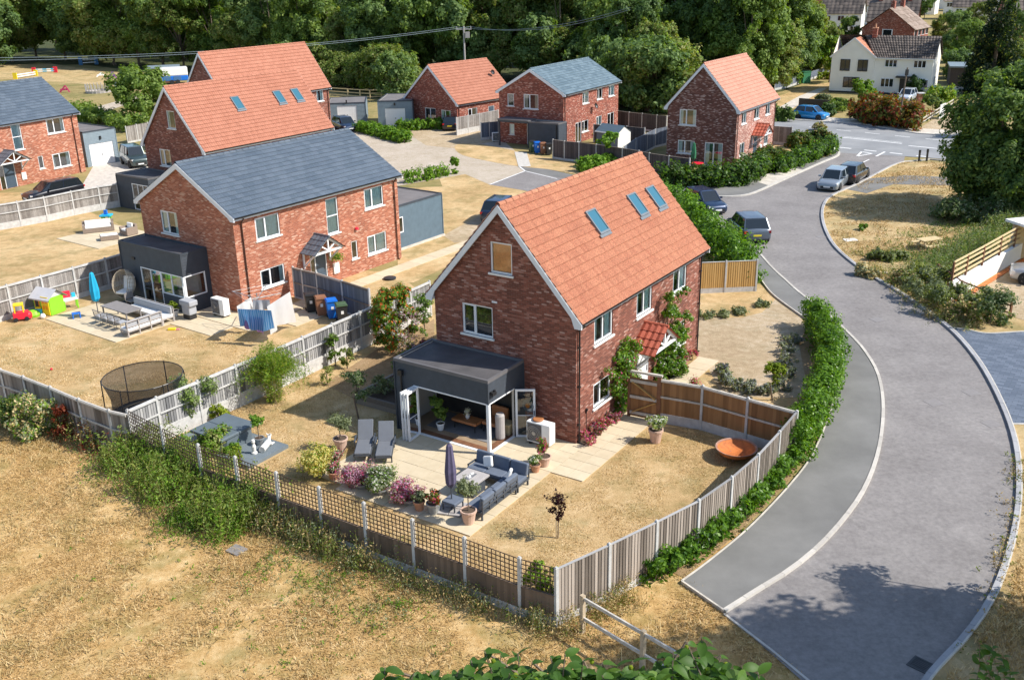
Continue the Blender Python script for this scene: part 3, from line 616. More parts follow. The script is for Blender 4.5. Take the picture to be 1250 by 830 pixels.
    def door(s, k, u0, u1, z1, mat='door_slate', side_glass=True):
        u0, u1 = min(u0, u1), max(u0, u1); s.opening(k, u0, u1, 0.02, z1); w = u1-u0; mb = MB()
        mb.box(0, .06, .03, .1, 0, z1); mb.box(w-.06, w, .03, .1, 0, z1); mb.box(.06, w-.06, .03, .1, z1-.07, z1)
        o = mb.build('door_frame', 'upvc', s.t); s.place(o, k, u0, .02)
        x = .06
        if side_glass and w > 1.2:
            m = MB(); m.face([(.06, .07, 0), (w*.3, .07, 0), (w*.3, .07, z1-.07), (.06, .07, z1-.07)]); m.build('side_light', 'glass', o)
            m = MB(); m.box(w*.3, w*.3+.05, .035, .095, 0, z1-.07); m.build('mullion', 'upvc', o); x = w*.3+.05
        m = MB(); m.box(x, w-.06, .05, .09, 0, z1-.07); 
        for i in range(3): m.box(x+.12, w-.2, .042, .05, .25+i*.6, .7+i*.6)
        m.box(w-.16, w-.13, .0, .05, .9, 1.15, 1); m.build('door', [mat, 'grey_metal'], o)
    def french(s, k, u0, u1, z1, z0=.02, panes=2, curtain=None):
        return s.window(k, u0, u1, z0, z1, panes, curtain, sill=False, split=.5, fill=.5)
    def roof(s, mat, wave=0, gauge=.345, tw=.3, barge='barge', gutter='gutter_black', ridge=None, velux=(), seg=5):
        a, L, he, hr = s.a, s.L, s.he, s.hr; ln = math.hypot(a, hr-he); 
        mb = MB()
        for sg in (-1, 1):            # sarking slabs under the tiles
            q = [(x, sg*y, z) for x, y, z in ((.0, 0, hr-.05), (L, 0, hr-.05), (L, a-.04, he-.05), (0, a-.04, he-.05))]
            lo = [(x, y, z-.1) for x, y, z in q]
            if sg < 0: q = q[::-1]; lo = lo[::-1]
            mb.face(q[::-1]); mb.face(lo)
            for i in range(4): mb.face([q[i], lo[i], lo[(i+1) % 4], q[(i+1) % 4]])
        rf = mb.build('roof', 'fascia_grey', s.t)
        nrow = max(2, round(ln/gauge)); nc = max(2, round(L/tw))
        for sg in (-1, 1):
            mb = MB(); nv = Vector((0, sg*(hr-he)/ln, a/ln)); dn = Vector((0, sg*a/ln, -(hr-he)/ln)); O = Vector((0, 0, hr-.05))
            for i in range(nrow):
                s0 = max(0, i*ln/nrow-.05); s1 = (i+1)*ln/nrow+.03
                if i == nrow-1: s1 = ln+.03
                for j in range(nc):
                    off = (.5*(i % 2)) if not wave else 0
                    x0 = (j+off)*L/nc; x1 = min((j+1+off)*L/nc, L)
                    if j == 0 and off and True: mb.face([O+Vector((0, 0, 0))+dn*s0+nv*.012, O+Vector((x0-.006, 0, 0))+dn*s0+nv*.012, O+Vector((x0-.006, 0, 0))+dn*s1+nv*.045, O+dn*s1+nv*.045][::(1 if sg < 0 else 1)])
                    if x0 >= L-.02: continue
                    t = R.random(); g = .005 if not wave else 0
                    if wave:
                        row0 = []; row1 = []; row2 = []
                        for q in range(seg):
                            xx = x0+(x1-x0)*q/(seg-1); hh = wave*(.5-.5*math.cos(2*PI*q/(seg-1)))
                            row0.append(mb.pt(O+Vector((xx, 0, 0))+dn*s0+nv*(hh+.004))); row1.append(mb.pt(O+Vector((xx, 0, 0))+dn*s1+nv*(hh+.058))); row2.append(mb.pt(O+Vector((xx, 0, 0))+dn*s1+nv*(hh+.036)))
                        for q in range(seg-1):
                            mb.f.append([row0[q], row0[q+1], row1[q+1], row1[q]]); mb.f.append([row1[q], row1[q+1], row2[q+1], row2[q]]); mb.m += [0, 0]; mb.t += [t, t]
                    else:
                        c = [O+Vector((x0+g, 0, 0))+dn*s0+nv*.012, O+Vector((x1-g, 0, 0))+dn*s0+nv*.012, O+Vector((x1-g, 0, 0))+dn*s1+nv*.045, O+Vector((x0+g, 0, 0))+dn*s1+nv*.045]
                        mb.face(c, 0, t); mb.face([c[3], c[2], c[2]-nv*.018, c[3]-nv*.018], 0, t)
            mb.build('roof_tiles', mat, rf, stuff=True)
        mb = MB(); nr = max(3, round(L/.45))
        for i in range(nr):
            x0 = i*L/nr+.01; x1 = (i+1)*L/nr-.01; prev = None; t = R.random()
            for x, rr in ((x0, .115), (x1, .105)):
                ring = [mb.pt((x, rr*math.cos(q*PI/5), hr-.07+rr*math.sin(q*PI/5))) for q in range(6)]
                if prev:
                    for q in range(5): mb.f.append([prev[q], ring[q], ring[q+1], prev[q+1]]); mb.m.append(0); mb.t.append(t)
                prev = ring
        mb.build('ridge_tiles', ridge or mat, rf, stuff=True)
        for x in (0, L):
            for sg in (-1, 1):
                mb = MB(); x0, x1 = (x-.03, x+.035) if x == 0 else (x-.035, x+.03); dp = .26
                q = [(0, hr-.06), (sg*(a+.02), he-.07-(0)), (sg*(a+.02), he-.07-dp*.75), (sg*(a-.28), he-.07-dp*.75+.0), (sg*(a-.42), he-.07-dp+.28*(hr-he)/a*1.45), (0, hr-.06-dp*1.15)]
                A = [(x0, y, z) for y, z in q]; B = [(x1, y, z) for y, z in q]
                mb.face(A if sg > 0 else A[::-1]); mb.face(B[::-1] if sg > 0 else B)
                for i in range(len(q)): mb.face([A[i], B[i], B[(i+1) % 6], A[(i+1) % 6]] if sg < 0 else [A[(i+1) % 6], B[(i+1) % 6], B[i], A[i]])
                mb.build('barge_board', barge, rf)
        for sg in (-1, 1):
            mb = MB(); mb.box(.05, L-.05, min(sg*(a-.06), sg*(a-.30)), max(sg*(a-.06), sg*(a-.30)), he-.24, he-.12); mb.build('soffit', barge, rf)
            mb = MB(); n = 7
            for i in range(n-1):      # half-round gutter
                a0, a1 = PI+PI*i/(n-1), PI+PI*(i+1)/(n-1); y0, y1 = sg*(a+.03)+.06*math.cos(a0), sg*(a+.03)+.06*math.cos(a1); z0, z1 = he-.07+.06*math.sin(a0), he-.07+.06*math.sin(a1)
                mb.face([(0, y0, z0), (0, y1, z1), (L, y1, z1), (L, y0, z0)]); mb.face([(0, y0*1.0, z0+.008), (L, y0, z0+.008), (L, y1, z1+.008), (0, y1, z1+.008)])
            mb.build('gutter', gutter, rf)
        for x, t0, w_, hh in velux:
            y = t0*a; nv = Vector((0, -(hr-he)/ln, a/ln)); dn = Vector((0, -a/ln, -(hr-he)/ln)); O = Vector((x, 0, hr-.05))+dn*(t0*ln)+nv*.055
            mb = MB(); mb.T = Matrix(((1, dn.x, nv.x, O.x), (0, dn.y, nv.y, O.y), (0, dn.z, nv.z, O.z), (0, 0, 0, 1)))
            f = .07
            for q in ((0, w_, 0, f), (0, w_, hh-f*1.3, hh), (0, f, f, hh-f*1.3), (w_-f, w_, f, hh-f*1.3)): mb.box(q[0], q[1], q[2], q[3], .0, .11)
            mb.box(-.05, w_+.05, hh, hh+.14, .03, .055)
            v = mb.build('roof_window', 'velux_frame', s.t); m2 = MB(); m2.T = mb.T
            m2.face([(f, hh-f*1.3, .085), (w_-f, hh-f*1.3, .085), (w_-f, f, .085), (f, f, .085)]); m2.build('pane', 'velux_glass', v)
        return rf
    def downpipe(s, k, u, z0=.05, mat='gutter_black', top=None):
        mb = MB(); top = top or s.he-.18
        mb.tube((u, -.07, z0), (u, -.07, top-.25), .038); mb.tube((u, -.07, top-.25), (u, -.3, top), .038); mb.tube((u, -.07, z0), (u, -.2, z0-.02), .04)
        for z in (.8, 2.4, 4.): 
            if z < top-.4: mb.box(u-.06, u+.06, -.11, 0, z, z+.04)
        o = mb.build('downpipe', mat, s.t); s.place(o, k, 0, 0)
    def canopy(s, k, u, w, z, rise, out, mat, wave=.02):
        """gabled porch hood with an exposed white truss, projecting from a wall"""
        h = w/2; mb = MB(); ln = math.hypot(h, rise)
        for x in (-h+.08, h-.08):
            mb.bar((x, -.06, z-.95), (x, -.06, z), .09, .09); mb.bar((x, -.06, z-.85), (x, -out+.12, z-.04), .08, .08); mb.bar((x, 0, z-.04), (x, -out+.02, z-.04), .09, .09)
        y = -out+.05
        mb.bar((-h, y, z), (h, y, z), .1, .1); mb.bar((-h, y, z-.0), (0, y, z+rise), .1, .12); mb.bar((h, y, z), (0, y, z+rise), .1, .12); mb.bar((0, y, z), (0, y, z+rise-.05), .08, .08)
        for sx in (-1, 1): mb.bar((0, y, z+.05), (sx*h*.5, y, z+rise*.5), .07, .07)
        o = mb.build('porch_hood', 'upvc', s.t); s.place(o, k, u, 0)
        for sg in (-1, 1):
            mb = MB(); nrow = 4; nc = max(4, round(out/.25)); L = out+.12
            nv = Vector((sg*rise/ln, 0, h/ln)); dn = Vector((sg*h/ln, 0, -rise/ln)); O = Vector((0, 0, z+rise+.06)); yy = Vector((0, -1, 0)); e = ln+.12
            mb.face([O, O+yy*L, O+yy*L+dn*e, O+dn*e][::sg])
            for i in range(nrow):
                for j in range(nc):
                    t = R.random(); r0 = []; r1 = []; r2 = []
                    for q in range(5):
                        c = L*(j+q/4)/nc; hh = wave*(1-math.cos(2*PI*q/4))
                        r0.append(mb.pt(O+yy*c+dn*(i*e/nrow)+nv*(.02+hh))); r1.append(mb.pt(O+yy*c+dn*((i+1)*e/nrow+.02)+nv*(.05+hh))); r2.append(mb.pt(O+yy*c+dn*((i+1)*e/nrow+.02)+nv*.005))
                    for q in range(4): mb.f.append([r0[q], r0[q+1], r1[q+1], r1[q]]); mb.f.append([r1[q], r1[q+1], r2[q+1], r2[q]]); mb.m += [0, 0]; mb.t += [t, t]
            mb.build('hood_tiles', mat, o)
        mb = MB(); mb.tube((0, 0, z+rise+.08), (0, -out-.13, z+rise+.08), .07, n=6); mb.build('hood_ridge', mat, o)

def flatroom(parent, x0, x1, y0, y1, z1, ops=(), clad='cladding_dark', roofm='flat_roof', para='parapet', inner='interior_wall', board=.15, up=.05, z0=0., sides='GSNW'):
    """a timber clad flat roofed room in a house's frame; ops = list of (face, u0, u1, z0, z1) in local x/y"""
    root = parent
    for k in sides:
        if k == 'G': u0, u1, T = -y1, -y0, Matrix.Translation((x0, 0, 0)) @ Matrix.Rotation(-PI/2, 4, 'Z')
        elif k == 'S': u0, u1, T = x0, x1, Matrix.Translation((0, y0, 0))
        elif k == 'N': u0, u1, T = y0, y1, Matrix.Translation((x1, 0, 0)) @ Matrix.Rotation(PI/2, 4, 'Z')
        else: u0, u1, T = -x1, -x0, Matrix.Translation((0, y1, 0)) @ Matrix.Rotation(PI, 4, 'Z')
        o_ = [o[1:] for o in ops if o[0] == k]
        mb = MB(); mb.T = T; nb = round((z1-z0)/board); 
        for i in range(nb):
            za, zb = z0+i*(z1-z0)/nb, z0+(i+1)*(z1-z0)/nb; cuts = [(u0, u1, za, zb)]
            for a, b, c, d in o_:
                new = []
                for (p, q, r, t) in cuts:
                    if b <= p or a >= q or d <= r+.001 or c >= t-.001: new.append((p, q, r, t)); continue
                    if a > p: new.append((p, a, r, t))
                    if b < q: new.append((b, q, r, t))
                    if c > r+.01: new.append((max(p, a), min(q, b), r, c))
                    if d < t-.01: new.append((max(p, a), min(q, b), d, t))
                cuts = new
            for (p, q, r, t) in cuts:
                if q-p < .005: continue
                tt = R.random(); e = .022 if abs(r-za) < .01 else .011
                mb.face([(p, -e, r), (q, -e, r), (q, -.002, t), (p, -.002, t)], 0, tt); mb.face([(p, .0, r), (q, 0, r), (q, -e, r), (p, -e, r)], 0, tt)
                mb.face([(q, .1, r), (p, .1, r), (p, .1, t), (q, .1, t)], 1, tt)
        for a, b, c, d in o_:
            mb.face([(a, 0, c), (a, 0, d), (a, .1, d), (a, .1, c)], 1); mb.face([(b, 0, c), (b, .1, c), (b, .1, d), (b, 0, d)], 1); mb.face([(a, 0, d), (b, 0, d), (b, .1, d), (a, .1, d)], 1)
        mb.build('clad_wall', [clad, inner], root)
    mb = MB(); mb.box(x0+.02, x1-.02, y0+.02, y1-.02, z1-.14, z1-.04); mb.build('flat_roof', roofm, root)
    mb = MB(); e = .035; w = .06
    mb.box(x0-e, x0+w, y0-e, y1+e, z1-.08, z1+up); mb.box(x1-w, x1+e, y0-e, y1+e, z1-.08, z1+up); mb.box(x0+w, x1-w, y0-e, y0+w, z1-.08, z1+up-.003); mb.box(x0+w, x1-w, y1-w, y1+e, z1-.08, z1+up-.003)
    mb.build('parapet', para, root)
    for x in (x0-.02, x1+.02):
        for y in (y0-.02, y1+.02): mb = MB(); mb.box(x-.03, x+.03, y-.03, y+.03, z0, z1-.08); mb.build('corner_trim', clad, root)
def outdoor_unit(parent_loc, rz, label, group, w=1.05, d=.42, h=.95):
    t = thing('heat_pump', label, 'heat pump', parent_loc, rz, group)
    m = MB(); m.box(-w/2, w/2, -d/2, d/2, .1, h); m.build('casing', 'white_enamel', t, bevel=.015)
    m = MB(); m.box(-w/2+.04, w*.15, -d/2-.012, -d/2, .16, h-.05); m.build('front_grille', 'fan_grille', t)
    m = MB(); m.T = Matrix.Translation((-w*.17, -d/2-.02, h*.52)) @ Matrix.Rotation(PI/2, 4, 'X')
    for r in (.08, .16, .24, .3): m.lathe([(r, -.01), (r+.014, -.01), (r+.014, .012), (r, .012), (r, -.01)], 20)
    m.lathe([(0, .0), (.07, .0), (.07, .02), (0, .02)], 12); m.build('fan_guard', 'grey_metal', t)
    m = MB(); m.box(-w/2+.1, -w/2+.2, -d/2, d/2, 0, .1); m.box(w/2-.2, w/2-.1, -d/2, d/2, 0, .1); m.build('foot', 'black_metal', t)
    return t

# ================================================================ the nearest house (orange tiles)
M = House('orange_roof_house', 'brown brick house with orange tiled roof and open glass doors onto its patio', (-.437, 36.259), .981, 3.612, 11.92, 5.12, 9.206, 'brick_dark')
M.window('G', -.5, .5, 6.42, 7.66, 1, None)
M.window('G', -1.95, -.47, 3.68, 4.97, 2, None, split=.42)
for u0, u1 in ((1.54, 3.06), (5.16, 6.6), (8.70, 10.15)): M.window('S', u0, u1, 3.66, 4.82, 2, 'curtain', fill=.6, split=.5)
M.window('S', 1.52, 2.97, .98, 2.02, 2, None, split=.42); M.window('S', 8.9, 10.2, .97, 2.1, 2, None)
M.door('S', 5.35, 6.5, 2.12, 'upvc'); M.walls()
mb = MB(); mb.face([(.29, -.44, 6.5), (.29, -.44, 7.6), (.29, .44, 7.6), (.29, .44, 6.5)]); mb.build('orange_blind', 'blind_orange', M.t)
M.roof('tile_orange', .055, .345, .16, velux=[(4.58, .292, .80, 1.14), (8.16, .30, .80, 1.14), (9.95, .305, .80, 1.14)])
M.downpipe('S', .28); M.downpipe('S', 11.62)
M.canopy('S', 5.92, 2.3, 2.35, .85, 1.0, 'tile_red')
mb = MB(); mb.box(-.12, .12, 0, .03, 0, .07); o = mb.build('air_brick', 'upvc', M.t); M.place(o, 'G', -.35, 5.2, .03)
mb = MB(); mb.box(0, .02, 0, .04, 0, .14); mb.box(-.02, .06, -.05, .04, .1, .2); mb.tube((0, -.02, -.9), (0, -.02, .1), .015); o = mb.build('outside_tap', 'black_metal', M.t); M.place(o, 'S', .9, 1.05, .03)
# extension, two sides open
E0, E1, EY0, EY1, EZ = -2.3, .13, -.93, 3.55, 3.05
XT = M.t
flatroom(XT, E0, E1, EY0, EY1, EZ, [('G', -2.62, .93, -.01, 2.12), ('S', E0, -.55, -.01, 2.12)], sides='GSW', para='parapet')
mb = MB(); mb.box(E0-.06, E0+.06, EY0-.06, EY0+.06, .02, 2.12); mb.build('corner_post', 'upvc', XT)
mb = MB(); mb.box(E0-.05, E0+.09, EY0+.06, 2.62, .01, .06); mb.box(E0+.06, -.55, EY0-.05, EY0+.09, .01, .06); mb.build('door_track', 'upvc', XT)
mb = MB(); mb.box(E0-.03, E0+.05, EY0+.06, 2.62, 2.08, 2.13); mb.box(E0+.06, -.55, EY0-.03, EY0+.05, 2.08, 2.13); mb.build('door_head', 'upvc', XT)
mb = MB(); mb.box(E0+.1, E1, EY0+.1, EY1-.1, .005, .035, 0); mb.box(E0+.12, E0+.4, EY0+.12, 2.6, .035, .05, 1); mb.box(E0+.4, -.3, EY0+.12, EY0+.4, .035, .05, 1); mb.build('floor', ['floor_wood', 'wood_brown'], XT)
mb = MB(); mb.box(E0+.75, -.05, -.3, 2.7, .04, .055); mb.build('rug', 'floor_rug', XT)
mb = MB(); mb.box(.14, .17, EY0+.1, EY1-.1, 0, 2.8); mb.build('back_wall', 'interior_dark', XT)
def leaf_door(x, y, ang, w=.78, h=2.05):
    m = MB(); m.T = Matrix.Translation((x, y, .05)) @ Matrix.Rotation(ang, 4, 'Z'); f = .085
    for q in ((0, w, 0, f), (0, w, h-f, h), (0, f, f, h-f), (w-f, w, f, h-f)): m.box(q[0], q[1], -.03, .03, q[2], q[3])
    m.box(w-.06, w-.03, -.07, .03, .95, 1.15, 1); m.box(f, w-f, -.012, .012, .92, .94)
    d = m.build('glass_door', ['upvc', 'black_metal'], XT); g = MB(); g.T = m.T; g.face([(f, 0, f), (w-f, 0, f), (w-f, 0, h-f), (f, 0, h-f)]); g.build('pane', 'glass_clear', d)
for i in range(3): leaf_door(E0-.02, 2.62-.1*i, PI+.06*i-.05)
leaf_door(-.55, EY0-.06, -PI/2+.55); 
mb = MB(); mb.tube((E0-.07, 3.2, .1), (E0-.07, 3.2, 2.5), .035); mb.box(E0-.16, E0, 3.1, 3.3, 2.45, 2.68); mb.build('downpipe', 'gutter_black', XT)
mb = MB(); mb.box(E0+.1, E0+.22, EY0-.1, EY0-.03, 2.5, 2.6); mb.box(E0+.32, E0+.4, EY0-.09, EY0-.03, 2.52, 2.6); mb.box(E0+.1, E0+.35, EY0-.16, EY0-.1, 2.44, 2.56); mb.build('security_camera', 'black_metal', XT)

# ================================================================ the slate-roofed neighbour
B = House('slate_roof_house', 'red brick house with dark slate roof, glazed dark extension and washing line', (-17.88, 53.165), .939, 4.322, 13.14, 5.41, 7.90, 'brick_orange')
B.window('G', -2.25, -.75, 3.71, 5.0, 2, 'curtain', fill=.5)
B.window('S', 1.6, 3.3, 3.75, 4.98, 2, 'curtain', fill=1); B.window('S', 6.82, 7.78, 2.9, 5.0, 1, 'curtain', fill=1, trans=.5); B.window('S', 10.0, 11.66, 3.75, 4.98, 2, 'curtain', fill=1)
B.window('S', 1.57, 3.3, 1.03, 2.08, 2, 'curtain', fill=.3); B.window('S', 8.62, 9.14, .98, 2.08, 1, None); B.window('S', 10.0, 11.7, .9, 2.08, 2, 'curtain', fill=.9)
B.door('S', 5.25, 6.55, 2.1); B.walls(); B.roof('tile_slate', 0, .34, .45); B.downpipe('S', .65, mat='gutter_brown'); B.downpipe('S', 12.6, mat='gutter_brown')
B.canopy('S', 5.75, 2.2, 2.35, .8, 1.1, 'tile_slate', .01)
mb = MB(); mb.box(-.22, .22, 0, .1, 0, .62); o = mb.build('meter_box', 'white_enamel', B.t); B.place(o, 'S', 7.2, .5, .1)
mb = MB(); mb.lathe([(0, .12), (.1, .11), (.13, 0)], 10); mb.T = None; o = mb.build('alarm_box', 'toy_red', B.t); B.place(o, 'S', 9.1, 2.75, .08)
BX = B.t
flatroom(BX, -1.55, .13, -1.5, 4.0, 3.35, [('G', -2.3, 1.5, .9, 2.12), ('G', -2.3, -.5, .02, .9), ('S', -1.55, -.15, .9, 2.12)], sides='GSW', para='cladding_dark')
def glazing(root, T, w, z0, z1, cols, mat='upvc', f=.06):
    m = MB(); m.T = T; h = z1-z0
    m.box(0, w, .0, .07, z0, z0+f); m.box(0, w, 0, .07, z1-f, z1)
    xs = [w*c for c in cols]
    for x in [0]+xs+[w-f]: m.box(x, x+f, .003, .067, z0+f, z1-f)
    d = m.build('window', mat, root); g = MB(); g.T = T
    xx = [0]+xs+[w-f]
    for i in range(len(xx)-1):
        g = MB(); g.T = T; g.face([(xx[i]+f, .04, z0+f), (xx[i+1], .04, z0+f), (xx[i+1], .04, z1-f), (xx[i]+f, .04, z1-f)]); g.build('pane', 'glass', d)
TG = Matrix.Translation((-1.57, 0, 0)) @ Matrix.Rotation(-PI/2, 4, 'Z')
glazing(BX, TG @ Matrix.Translation((-2.3, 0, 0)), 1.8, .03, 2.12, (.48,)); glazing(BX, TG @ Matrix.Translation((-.5, 0, 0)), 1.97, .9, 2.12, (.45,))
glazing(BX, Matrix.Translation((-1.5, -1.52, 0)), 1.35, .9, 2.12, ())
mb = MB(); mb.box(-1.62, -1.48, -1.56, -1.42, .9, 2.12); mb.build('corner_post', 'upvc', BX)
mb = MB(); mb.box(-1.4, 0, -1.3, 3.9, .01, .04); mb.build('floor', 'floor_wood', BX)
mb = MB(); mb.box(-.9, -.2, -1.1, .6, .4, .8, 0); mb.box(-.3, -.1, -1, 3, 0, 2.4, 1); mb.box(-.7, -.35, .9, 1.7, .0, 1.2, 2); mb.box(-.8, -.5, 1.9, 2.6, 0, .9, 3); mb.build('furniture', ['wood_pale', 'interior_wall', 'toy_green', 'orange_plastic'], BX)
mb = MB(); mb.box(-1.62, -1.56, 2.7, 2.95, 2.45, 2.6); mb.build('security_light', 'black_metal', BX)
# attached garage of the slate house
BG = thing('clad_garage', 'slate blue clad flat roofed garage at the far end of the slate house', 'garage', (-17.88, 53.165), .939)
flatroom(BG, 12.95, 18.7, -2.75, 2.6, 2.95, [('S', 13.6, 14.7, 1.15, 2.2)], clad='cladding_slate', roofm='flat_roof_light', para='cladding_dark')
glazing(BG, Matrix.Translation((13.6, -2.77, 0)), 1.1, 1.15, 2.2, ())
mb = MB(); mb.box(12.95, 18.75, -2.9, -2.72, 0, .14); mb.build('plinth', 'concrete_warm', BG)

# ================================================================ orange-roofed house behind it and the next one
C = House('velux_roof_house', 'brick house with long orange roof and three skylights, directly behind the slate roof house', (-26.045, 77.174), .94, 3.976, 13.54, 4.7, 9.3, 'brick_dark')
C.window('G', -.31, .67, 6.1, 7.45, 1, 'curtain', fill=.4); C.window('G', -1.9, -.5, 3.08, 4.4, 2, 'curtain_warm', fill=.5); C.walls()
C.roof('tile_bright', .04, .345, .2, velux=[(5.1, .295, .8, 1.25), (9.45, .30, .8, 1.25), (11.4, .305, .8, 1.25)]); C.downpipe('S', 13.2)
CX = C.t
flatroom(CX, -2.5, .13, .0, 4.1, 2.65, [('G', -2.2, -.1, .05, 2.1)], sides='GSW', para='parapet')
glazing(CX, Matrix.Translation((-2.52, 0, 0)) @ Matrix.Rotation(-PI/2, 4, 'Z') @ Matrix.Translation((-2.2, 0, 0)), 2.1, .05, 2.1, (.33, .66))
C2 = House('far_orange_house', 'brick house with bright orange roof, second behind the slate roof house', (-30.738, 102.6), .94, 3.6, 14.4, 5.1, 9.77, 'brick_dark')
C2.window('S', 12.4, 13.4, 3.7, 4.9, 1, 'curtain'); C2.walls(); C2.roof('tile_bright', .04, .4, .24); C2.downpipe('S', 14.0, mat='gutter_brown')
# left-hand slate house
A = House('left_slate_house', 'red brick house with slate roof cut by the left edge of the photo', (-50.2, 81.6), 1.078, 4.34, 15, 5.5, 8.46, 'brick_orange')
A.window('S', 7.95, 8.9, 3.1, 5.3, 1, 'curtain', fill=1, trans=.5); A.window('S', 11.5, 13.35, 3.95, 5.25, 2, 'curtain', fill=.3); A.window('S', 10.03, 10.56, 1.1, 2.22, 1, None)
A.window('S', 11.5, 13.4, .87, 2.16, 2, 'curtain', fill=.35); A.door('S', 6.0, 7.6, 2.1); A.walls(); A.roof('tile_slate', 0, .36, .5); A.downpipe('S', 14.2, mat='gutter_brown')
A.canopy('S', 6.9, 2.9, 2.35, .9, 1.2, 'tile_slate', .01)
mb = MB(); mb.box(-.22, .22, 0, .1, 0, .62); o = mb.build('meter_box', 'white_enamel', A.t); A.place(o, 'S', 8.3, .5, .1)
AG = thing('clad_garage', 'blue grey clad garage with white door beside the left slate roof house', 'garage', (*G2(113.7, 204), 0), .94)
GY = 1.078
def garage(root, w, d, h, dw, clad, roofm='flat_roof_light'):
    flatroom(root, 0, w, 0, d, h, [('S', w*.5-dw/2, w*.5+dw/2, 0, 2.1)], clad=clad, roofm=roofm, para='cladding_dark')
    m = MB(); x0 = w*.5-dw/2; m.box(x0, x0+dw, .04, .07, .02, 2.08)
    for i in range(8): m.box(x0+dw*i/8+.02, x0+dw*(i+1)/8-.02, .028, .04, .05, 2.05)
    m.box(x0+dw*.47, x0+dw*.53, .0, .03, .95, 1.02, 1); m.build('garage_door', ['garage_white', 'black_metal'], root)
    m = MB(); m.box(w*.5-.08, w*.5+.08, -.14, -.02, 2.45, 2.75); m.build('wall_lamp', 'black_metal', root)
a_ = G(108, 204.5); b_ = G(146, 197.5); AG.location = a_; AG.rotation_euler.z = math.atan2(b_.y-a_.y, b_.x-a_.x)
garage(AG, (b_-a_).length, 6, 3.3, 2.5, 'cladding_grey')
# pair of garages beyond the orange roofs
GG = thing('clad_garage', 'dark clad garage with white door and hedge in front, in the middle distance', 'garage', (0, 0, 0)); a_ = G(456, 155); b_ = G(486, 157)
a_ = Vector((-15.8, 114.4, 0)); GG.location = G(460, 158); GG.rotation_euler.z = .82
garage(GG, 3.9, 6.6, 2.95, 2.3, 'cladding_grey')
GG.location = G(463, 155.5); GG.rotation_euler.z = -.05
GH = thing('clad_garage', 'low grey garage with white door half hidden by the far orange house', 'garage', G(402, 152), .1); garage(GH, 4.4, 5.5, 2.4, 2.3, 'cladding_grey')

# bungalow and slate house of the far row
E_ = House('orange_bungalow', 'brick bungalow with orange roof beyond the gravel court', (-8.88, 115.24), .821, 4.637, 9.6, 2.9, 6.95, 'brick_red')
E_.french('G', -.95, .85, 2.15); E_.window('G', 1.75, 3.3, .95, 2.1, 2, 'curtain', fill=.4); E_.window('S', 1.9, 3.4, 1.0, 2.2, 2, 'curtain', fill=.4); E_.door('S', 5.2, 6.2, 2.1); E_.window('S', 7.3, 8.7, .9, 2.2, 2, None); E_.walls()
E_.roof('tile_bright', .04, .4, .24); E_.downpipe('S', .4, mat='gutter_brown')
F = House('far_slate_house', 'red brick house with grey slate roof and dark clad porch, centre background', (2.31, 101.9), 1.012, 4.075, 12.7, 5.285, 7.63, 'brick_red')
F.window('G', -2.77, -1.99, 3.8, 5.03, 1, None); F.window('G', -.84, .88, 3.63, 5.07, 2, 'curtain_warm', fill=.5)
F.window('S', 4.2, 5.56, 3.8, 4.98, 2, 'curtain', fill=.8); F.window('S', 7.44, 8.71, 3.85, 4.98, 2, None); F.window('S', 10.2, 11.6, 3.85, 4.98, 2, 'curtain', fill=.8)
F.french('S', 2.69, 4.0, 2.1); F.window('S', 4.06, 5.55, .94, 2.1, 2, None); F.window('S', 7.36, 8.62, 1.1, 2.12, 2, 'curtain'); F.french('S', 10.0, 11.6, 2.1)
F.window('G', -2.6, -2.0, .9, 2.0, 1, 'curtain', fill=1); F.door('G', -.5, .5, 2.1, 'cladding_dark', False); F.walls(); F.roof('tile_slate_green', 0, .36, .5); F.downpipe('S', .35)
FX = F.t
flatroom(FX, -1.5, .13, -4.1, -.7, 2.6, [], para='parapet', sides='GSNW')
mb = MB(); mb.box(-1.55, .13, -.7, 2.9, 2.42, 2.6, 0); mb.box(-1.6, .13, -.7, 2.95, 2.6, 2.72, 1); mb.box(-1.5, -1.36, 2.75, 2.9, 0, 2.42, 0); mb.build('porch_roof', ['cladding_dark', 'parapet'], FX)
mb = MB(); mb.tube((-1.56, -3.9, .1), (-1.56, -3.9, 2.5), .04); mb.build('downpipe', 'gutter_black', FX)
mb = MB(); m_ = Matrix.Rotation(-.5, 4, 'X'); mb.lathe([(0, 0), (.15, .02), (.26, .08), (.3, .14)], 12); o = mb.build('satellite_dish', 'black_metal', F.t); o.matrix_local = F.T('S') @ Matrix.Translation((6.4, -.35, 3.35)) @ Matrix.Rotation(1.2, 4, 'X')
mb = MB(); mb.lathe([(0, 0), (.15, .02), (.26, .08), (.3, .14)], 12); mb.tube((0, 0, 0), (0, .3, -.4), .03); o = mb.build('satellite_dish', 'gutter_black', E_.t); o.matrix_local = Matrix.Translation((8.2, -2.2, 5.5)) @ Matrix.Rotation(1.2, 4, 'X')
